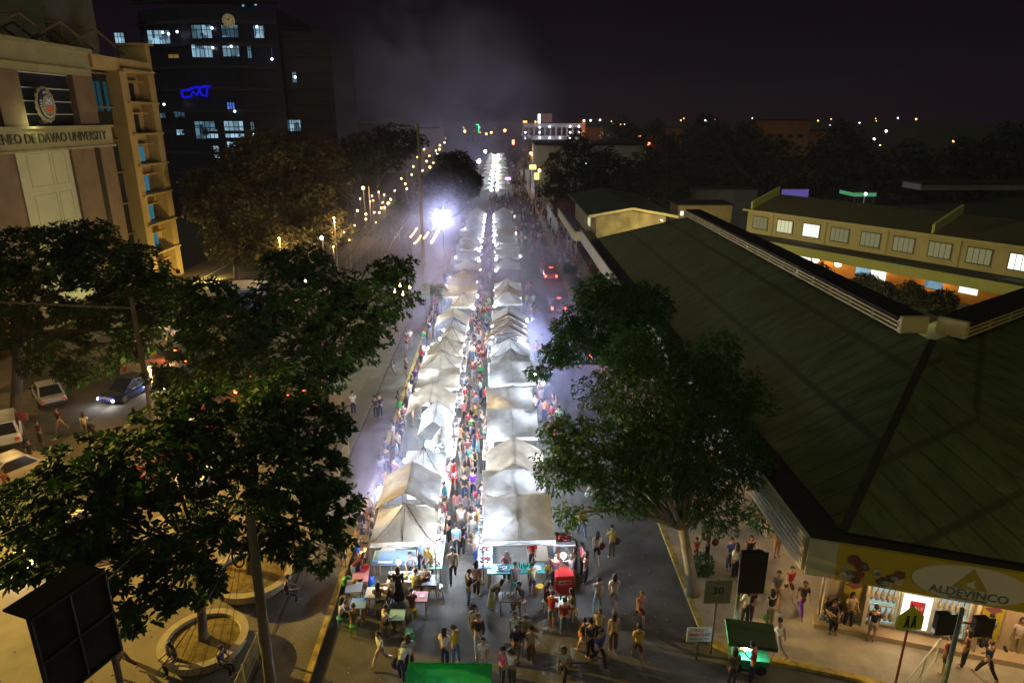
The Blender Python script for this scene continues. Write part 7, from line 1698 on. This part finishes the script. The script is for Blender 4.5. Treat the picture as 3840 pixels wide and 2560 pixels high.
tree('broadleaf_tree', 'broad leaved tree growing from the first planter, its crown hiding the plaza', (PL1.x, PL1.y, .7), FT(730, 2060, 20.6),
     [B(300, 1900, 19.5, 2.4, 2, 1.3), B(600, 1740, 20.5, 2.4, 2, 1.4), B(430, 2120, 18.8, 1.5, 1.4, 1.), B(130, 2060, 19, 1.5, 1.4, 1.1), B(700, 2040, 19.5, 1.5, 1.3, .9), B(560, 2270, 18.4, .8, .8, .6), B(110, 1880, 20, 1.3, 1.2, .9), B(330, 1720, 21, 1.5, 1.5, .8), B(690, 1560, 22, 1.7, 1.6, .8), B(330, 2200, 18.2, .9, .9, .6), B(640, 2210, 18.8, .7, .7, .5), B(500, 2330, 18.2, .5, .5, .4), B(760, 2190, 19.8, .7, .7, .6)],
     .17, 1850, 8, .31, .15, m_lfA, gap=.5, gs=1.6, twigs=9)
tree('broadleaf_tree', 'broad leaved tree growing from the second planter, reaching over the pavement', (PL2.x, PL2.y, .7), FT(930, 1900, 23.8),
     [B(1080, 1790, 22, 2.2, 2, 1.3), B(1230, 1900, 22, 1.1, 1.2, .9), B(920, 1620, 24, 2.4, 2, 1.2), B(1170, 1600, 24, 1.6, 1.6, 1.), B(1190, 2090, 21.4, .75, .8, .6), B(820, 1930, 21.8, 1.4, 1.3, .9), B(1010, 2010, 21.6, 1.1, 1., .7), B(1060, 1480, 25, 1.6, 1.6, .9), B(1110, 2060, 21., .6, .6, .5), B(1280, 2000, 21.6, .6, .6, .5)],
     .19, 1600, 8, .31, .15, m_lfA, gap=.48, gs=1.6, twigs=9)
tree('broadleaf_tree', 'dense dark tree with lamp lit edge beside the smoky pavement', (-10.3, 37.9, .12), FT(1200, 1330, 37.9),
     [B(1150, 1130, 38, 3.4, 3, 2), B(850, 1230, 38, 3.4, 3, 1.9), B(1420, 1110, 37.5, 2.3, 2, 1.4), B(1250, 1300, 36.5, 2.6, 2.3, 1.5), B(960, 1400, 35, 2.6, 2.3, 1.3), B(1480, 1010, 39, 1.4, 1.4, .9), B(700, 1420, 34, 2, 2, 1.1), B(1120, 985, 40, 2.2, 2, 1.0), B(1400, 1250, 36.5, 1.3, 1.3, .9), B(1210, 1420, 35.5, 1.4, 1.4, .8), B(760, 1110, 40, 2.0, 2, 1.1)],
     .22, 4300, 8, .30, .15, m_lfA, gap=.24, gs=1.0, twigs=6)
tree('broadleaf_tree', 'dark spreading tree in front of the university building', (-31.8, 41.9, 0), FT(60, 1250, 42),
     [B(130, 960, 44, 4.2, 3.5, 1.9), B(420, 1000, 44, 3.6, 3, 1.8), B(570, 1090, 43, 2.1, 2, 1.3), B(90, 1150, 43, 2.6, 2.4, 1.5), B(360, 1170, 42, 2.6, 2.2, 1.1), B(230, 1290, 41, 2.2, 2, .8), B(520, 1230, 41, 2, 1.8, .8), B(-150, 1050, 44, 3.5, 3, 2), B(300, 880, 45, 2.4, 2, 1.), B(330, 1390, 40, 2.0, 1.8, .6), B(170, 1370, 41, 1.8, 1.6, .6), B(480, 1310, 40, 1.6, 1.5, .6), B(560, 1180, 42, 1.5, 1.4, .8), B(30, 1260, 42, 1.6, 1.5, .8)],
     .36, 3900, 8, .36, .17, m_lfA, gap=.32, gs=.9, twigs=6)
tree('shade_tree', 'big rusty brown crowned tree before the dark tower', (-27, 90, 0), FT(1000, 850, 90),
     [B(1010, 600, 92, 6, 5, 4.2), B(1170, 740, 90, 5.5, 5, 4), B(1180, 590, 94, 4.2, 4, 3), B(880, 620, 94, 3.6, 3, 3), B(1230, 860, 84, 3.6, 3, 2.6), B(1040, 790, 88, 4.5, 4, 3.4)], .5, 6500, 7, .42, .2, m_lfC, cat='tree', gap=.08, gs=.5, twigs=5)
tree('shade_tree', 'lower rusty brown tree between the university and the smoky avenue', (-31, 80, 0), FT(880, 960, 80),
     [B(830, 770, 84, 4.6, 4, 3.4), B(900, 900, 78, 4.2, 4, 2.8), B(1060, 930, 76, 3.6, 3, 2.4), B(760, 690, 86, 2.6, 2.5, 2)], .42, 4200, 7, .42, .2, m_lfC, gap=.1, gs=.55, twigs=5)
for (bx, by, blobs, lb) in [(-17, 118, [B(1400, 570, 125, 6.5, 5, 4), B(1500, 530, 130, 5, 4, 3.2), B(1300, 600, 122, 4.5, 4, 3.5)], 'hazy bluish tree mass over the string of small lamps'),
                            (-12, 96, [B(1640, 700, 100, 3, 3, 2.6), B(1700, 640, 110, 3.2, 3, 3), B(1600, 780, 94, 2.6, 2.5, 2.2)], 'dark tree behind the tall pole in the smoke'),
                            (-9.5, 130, [B(1760, 690, 128, 2.4, 2.4, 2.4), B(1700, 740, 118, 2.4, 2.4, 2.2)], 'dark tree between the first two flood lamps')]:
    c = blobs[0][0]; tree('avenue_tree', lb, (bx, by, .1), (c.x, c.y, c.z * .5), blobs, .3, 1700, 6, .6, .3, m_lfD, group='trees of the smoky avenue', gap=.1, gs=.5, twigs=3)
tree('feathery_tree', 'big feathery tree at the corner kerb, hanging over the first car lane tents', (7.9, 23.3, .13), FT(2560, 1980, 23.4),
     [B(2450, 1470, 26.5, 2.9, 2.6, 1.9), B(2210, 1680, 24.6, 2.0, 1.9, 1.3), B(2600, 1680, 25.5, 2.8, 2.4, 1.7), B(2690, 1470, 27.5, 2.2, 2.2, 1.5), B(2340, 1830, 23.8, 1.4, 1.4, .9), B(2640, 1880, 24.4, 1.7, 1.6, 1.1), B(2105, 1760, 24.2, .9, 1, .9), B(2790, 1720, 26, 1.2, 1.3, 1.), B(2420, 1310, 28.5, 1.7, 1.7, 1.), B(2480, 1700, 24.5, 2.0, 1.8, 1.4), B(2140, 1930, 23.4, .55, .6, .5), B(2850, 1930, 25, .6, .7, .6), B(2090, 1600, 25, .7, .8, .6), B(2680, 1300, 29.5, 1.2, 1.2, .7)],
     .26, 9000, 11, .17, .05, m_lfB, m_barkp, gap=.12, gs=1.4, spray=.28, droop=.5, twigs=9, hollow=.35)
tree('feathery_tree', 'second feathery tree rising over the car lane beyond the corner tree', (9.2, 38.5, .13), FT(2340, 1370, 38.2),
     [B(2300, 1180, 38.5, 2.6, 2.4, 1.7), B(2160, 1290, 36.5, 1.5, 1.5, 1.), B(2400, 1150, 39, 1.8, 1.8, 1.5), B(2080, 1330, 36, .9, .9, .6), B(2250, 1090, 39.5, 1.5, 1.5, 1.), B(2340, 1310, 37, 1.9, 1.8, 1.), B(2020, 1390, 35, .6, .6, .4), B(2120, 1220, 37, .8, .8, .6)],
     .2, 4800, 10, .2, .06, m_lfB, m_barkp, gap=.18, gs=1.2, spray=.3, droop=.5, twigs=8, hollow=.35)
# palms
def palm(base, h, nf, L, label, lean=(.3, 0)):
    t = thing('palm_tree', label, 'palm', base, 0, 'palms beside the stalls'); top = Vector((lean[0], lean[1], h))
    MB().tube([(0, 0, 0), top * .5 + Vector((.06, 0, 0)), top], [.16, .12, .09], 8).build('trunk', m_bark, t, smooth=True)
    P = []; Ax = []
    for k in range(nf):
        a = 2 * PI * k / nf + R.uniform(-.2, .2); el = R.uniform(.1, .9); d = Vector((math.cos(a), math.sin(a), 0))
        for j in range(16):
            u = (j + 1) / 16; q = top + d * L * u * math.cos(el * (1 - u * .3)) + Vector((0, 0, L * (math.sin(el) * u - .75 * u * u)))
            P.append(q); Ax.append(d + Vector((0, 0, .4 - u)))
    V = leaves(np.array([tuple(Vector(base) + p) for p in P]), np.array([tuple(a) for a in Ax]), 6, L * .3, L * .035, 1.1, .35, .15)
    leaf_mesh('fronds', V, m_lfP, t, base)
palm(tuple(G(1540, 985, .1)), 6.2, 13, 2.6, 'bright green palm beside the tall pole'); palm(tuple(G(1455, 1000, .1)), 5.6, 12, 2.5, 'pale palm half lost in smoke beyond the dark tree'); palm(tuple(G(1500, 930, .1)), 6.4, 11, 2.4, 'upright palm behind the others in the smoke')
palm(tuple(G(1612, 1180, .13)), 2.5, 11, 1.7, 'small dark palm drooping over the pavement crowd')
def bush(p, r, label, mat=None, n=420, L=.16, name='clipped_bush', grp=None, cat='bush', sq=.85):
    t = thing(name, label, cat, p, 0, grp); c = Vector(p) + Vector((0, 0, r * .75))
    MB().tube([(0, 0, 0), (0, 0, r * .7)], .05, 5).build('stem', m_bark, t)
    q, d = blob_points([(c, (r, r, r * sq))], n, .7, .0); leaf_mesh('foliage', leaves(q, d, 5, L, L * .55, 1., .1), mat or m_lfB, t, p)
for k, u in enumerate((6.8, 10.6, 13.6, 15.6, 21.0, 23.4, 26.0, 29.5)):
    p = ow(u, 0, 5.0 + (k % 2) * .8); bush((p.x, p.y, 0), (1.5, 1.9, 1.4, 1.7, 1.5, 1.35, 1.5, 1.5)[k], f'dark round clipped bush before the orange shops, {NTH[k]} from the gable end', m_lfD, 600, .25, grp='clipped bushes in the courtyard')
for k, (x, y, r) in enumerate(((8.7, 69, .9), (8.8, 76, .8), (8.9, 84, .8), (8.9, 92, .8), (8.7, 62, .8))):
    bush((x, y, .13), r, f'leafy kerb shrub under the arcade fascia, {NTH[k]} of the row', m_lfB, 420, .17, 'kerb_shrub', 'shrubs along the arcade kerb')
bush((8.6, 24.6, .13), .55, 'scrubby plant at the foot of the corner tree', m_lfB, 200, .14, 'kerb_shrub')
MBs = MB()
BT = [(2160, 600, 150, 6, 'dark round tree before the white showroom'), (2285, 640, 150, 5, 'dark tree with cone top beside the showroom'), (2420, 640, 150, 5, 'tall dark tree beside the showroom wall'), (2560, 660, 145, 6.5, 'broad dark tree behind the gable roof'), (2700, 640, 150, 8, 'large dark tree behind the boundary wall'), (2880, 640, 150, 8, 'large dark tree behind the violet screen'), (3050, 660, 145, 7, 'dark tree right of the violet screen'), (3220, 640, 150, 7, 'dark tree above the green kiosk'),
      (3400, 640, 155, 7, 'dark tree beyond the green kiosk'), (3600, 640, 160, 8, 'black tree at the far edge of the lit wing'), (2450, 530, 260, 8, 'tree beside the orange lamp'), (2640, 520, 250, 9, 'tall black tree on the dark skyline'), (2800, 530, 240, 7, 'tree before the faint orange block'), (3150, 540, 230, 8, 'black tree below the faint skyline'), (2330, 520, 250, 8, 'tree beside the car park'), (1965, 560, 210, 4.5, 'dark bush in the car lane beyond the far stalls'), (2080, 690, 128, 3, 'dark tree behind the maroon shed'), (3760, 600, 170, 9, 'black tree at the edge of the picture'), (2230, 700, 125, 4, 'dark tree over the gable roof'), (2380, 690, 130, 3.5, 'dark tree behind the small yellowish shed'), (2520, 730, 122, 3.5, 'low dark tree between shed and boundary wall')]
for (px, py, Y, r, lb) in BT:
    c = D(px, py, Y); h = max(c.z, r * .7); c.z = h
    blobs = [(c, (r, r * .8, r * .8)), (c + Vector((-r * .6, 0, -r * .35)), (r * .6, r * .6, r * .5)), (c + Vector((r * .6, 0, -r * .3)), (r * .65, r * .6, r * .55)), (c + Vector((0, 0, r * .5)), (r * .5, r * .5, r * .5))]
    tree('background_tree', lb, (c.x, Y, 0), (c.x, Y, h * .5), blobs, .3, 800, 6, r * .12, r * .06, m_lfD, group='dark trees beyond the arcade', gap=.05, gs=.4, twigs=2)
# fallen leaves and litter on the plaza are too many to count
q = np.column_stack([NR.uniform(-19, -8.7, 500), NR.uniform(15, 40, 500), np.full(500, .137)])
o = leaf_mesh('fallen_leaves', leaves(q, np.tile([[0, 0, 1.]], (500, 1)), 1, .12, .07, 1., .45), m_lfC, None, (0, 0, 0)); tag(o, 'dry leaves scattered over the plaza and gravel', 'leaves', kind='stuff')
q = np.column_stack([NR.uniform(-6.4, 7.4, 260), NR.uniform(14, 27, 260), np.full(260, .006)])
o = leaf_mesh('litter', leaves(q, np.tile([[0, 0, 1.]], (260, 1)), 1, .07, .05, 1., .45), m_bwhite, None, (0, 0, 0)); tag(o, 'bits of paper litter on the road', 'litter', kind='stuff')
# ---------------------------------------------------------------- sky, night glow, air and smoke
w = bpy.data.worlds.new('World'); S.world = w; w.use_nodes = True
nt = w.node_tree; nt.nodes.clear()
out = nt.nodes.new('ShaderNodeOutputWorld'); bg = nt.nodes.new('ShaderNodeBackground')
tc = nt.nodes.new('ShaderNodeTexCoord'); sp = nt.nodes.new('ShaderNodeSeparateXYZ'); rp = nt.nodes.new('ShaderNodeValToRGB')
nt.links.new(tc.outputs['Generated'], sp.inputs[0]); nt.links.new(sp.outputs['Z'], rp.inputs[0]); nt.links.new(rp.outputs[0], bg.inputs[0]); nt.links.new(bg.outputs[0], out.inputs[0])
e = rp.color_ramp.elements
e[0].position = 0.; e[0].color = (.0034, .0016, .0030, 1)
e[1].position = .35; e[1].color = (.0014, .0005, .0021, 1)
x = e.new(.08); x.color = (.0021, .0010, .0025, 1)
bg.inputs[1].default_value = 1.
sun = bpy.data.lights.new('night_glow', 'SUN'); sun.energy = .13; sun.angle = rad(60); sun.color = (.95, 1., .55)
so = bpy.data.objects.new('night_glow', sun); COL.objects.link(so); so.rotation_euler = (rad(35), rad(-28), 0)

def volume(name, density, col, aniso=0., noise_scale=None, thr=(.45, .75), fall=True, stretch=(1, 1, 1)):
    m = bpy.data.materials.new(name); nt, out = nodes(m)
    v = nt.nodes.new('ShaderNodeVolumePrincipled'); v.inputs['Color'].default_value = tuple(col) + (1,); v.inputs['Density'].default_value = density; v.inputs['Anisotropy'].default_value = aniso
    if noise_scale:
        tc = nt.nodes.new('ShaderNodeTexCoord'); mp = nt.nodes.new('ShaderNodeMapping'); mp.inputs['Scale'].default_value = stretch
        nt.links.new(tc.outputs['Object'], mp.inputs[0])
        no = nt.nodes.new('ShaderNodeTexNoise'); no.inputs['Scale'].default_value = noise_scale; no.inputs['Detail'].default_value = 3; no.inputs['Distortion'].default_value = .8
        nt.links.new(mp.outputs[0], no.inputs['Vector'])
        mr = nt.nodes.new('ShaderNodeMapRange'); mr.inputs[1].default_value = thr[0]; mr.inputs[2].default_value = thr[1]; mr.inputs[3].default_value = 0; mr.inputs[4].default_value = density
        nt.links.new(no.outputs['Fac'], mr.inputs[0]); o = mr.outputs[0]
        if fall:                                   # thin out towards the edges of the cloud
            gr = nt.nodes.new('ShaderNodeTexGradient'); gr.gradient_type = 'SPHERICAL'
            nt.links.new(tc.outputs['Generated'], mp2.inputs[0]) if False else None
            m2 = nt.nodes.new('ShaderNodeMapping'); m2.inputs['Location'].default_value = (-1, -1, -1); m2.inputs['Scale'].default_value = (2, 2, 2)
            nt.links.new(tc.outputs['Generated'], m2.inputs[0]); nt.links.new(m2.outputs[0], gr.inputs[0])
            sq = nt.nodes.new('ShaderNodeMath'); sq.operation = 'POWER'; sq.inputs[1].default_value = 1.3; nt.links.new(gr.outputs['Fac'], sq.inputs[0])
            mu = nt.nodes.new('ShaderNodeMath'); mu.operation = 'MULTIPLY'; nt.links.new(o, mu.inputs[0]); nt.links.new(sq.outputs[0], mu.inputs[1]); o = mu.outputs[0]
        nt.links.new(o, v.inputs['Density'])
    nt.links.new(v.outputs[0], out.inputs['Volume']); return m

hz = MB().b2(-260, -40, -1, 260, 760, 46).build('haze', volume('night_air', .0003, (.72, .70, 1.)), None, world=True)
tag(hz, 'thin night haze hanging over the whole street', 'haze', kind='stuff')
def smoke(label, c, r, dens, ns, stretch=(1, 1, 1), rot=(0, 0, 0), thr=(.4, .72), col=(.62, .62, 1.)):
    o = MB().ball((0, 0, 0), 1, 20, 14).build('smoke', volume('grill_smoke', dens, col, .2, ns, thr, True, stretch), None, loc=c)
    o.scale = r; o.rotation_euler = rot
    o.data.polygons.foreach_set('use_smooth', [True] * len(o.data.polygons))
    tag(o, label, 'smoke', 'grill smoke drifting over the stalls', 'stuff')
    return o
if SMOKE:
    smoke('white grill smoke drifting low over the middle of the market', (-2.5, 78, 4), (14, 38, 7.5), .15, 2.2)
    smoke('pale smoke column rising above the far stalls', (-13, 178, 25), (31, 62, 25), .11, 1.8, rot=(0, .3, 0))
    smoke('grey smoke blowing across the car lane beside the framed tents', (5.0, 50, 2.4), (4.6, 21, 3.6), .46, 2.0)
    smoke('warm lit smoke along the pavement below the string lights', (-7.2, 66, 2.6), (3.2, 19, 4.5), .24, 2.0)
    smoke('bright smoke hanging round the glaring flood lamp', (-6.0, 80, 7.5), (6.5, 8, 6), .09, 1.6, thr=(.2, .7))
    smoke('thin bluish smoke lying over the trees of the avenue', (-11, 84, 8), (9, 30, 8), .04, 1.7)
    smoke('thin smoke beside the second and third planter row tents', (-6.2, 31.5, 1.8), (2.4, 7, 2.6), .42, 2.0)
S.cycles.volume_step_rate = 3.; S.cycles.volume_preview_step_rate = 3.; S.cycles.volume_max_steps = 96
S.cycles.max_bounces = 5; S.cycles.diffuse_bounces = 2; S.cycles.glossy_bounces = 2; S.cycles.transmission_bounces = 3; S.cycles.transparent_max_bounces = 6; S.cycles.volume_bounces = 0
S.cycles.caustics_reflective = False; S.cycles.caustics_refractive = False
S.cycles.sample_clamp_indirect = 4; S.cycles.sample_clamp_direct = 0
S.cycles.use_adaptive_sampling = True; S.cycles.adaptive_threshold = .02
S.cycles.use_denoising = True
S.cycles.use_light_tree = True
S.view_settings.view_transform = 'Standard'; S.view_settings.look = 'None'; S.view_settings.exposure = 1.0; S.view_settings.gamma = 1
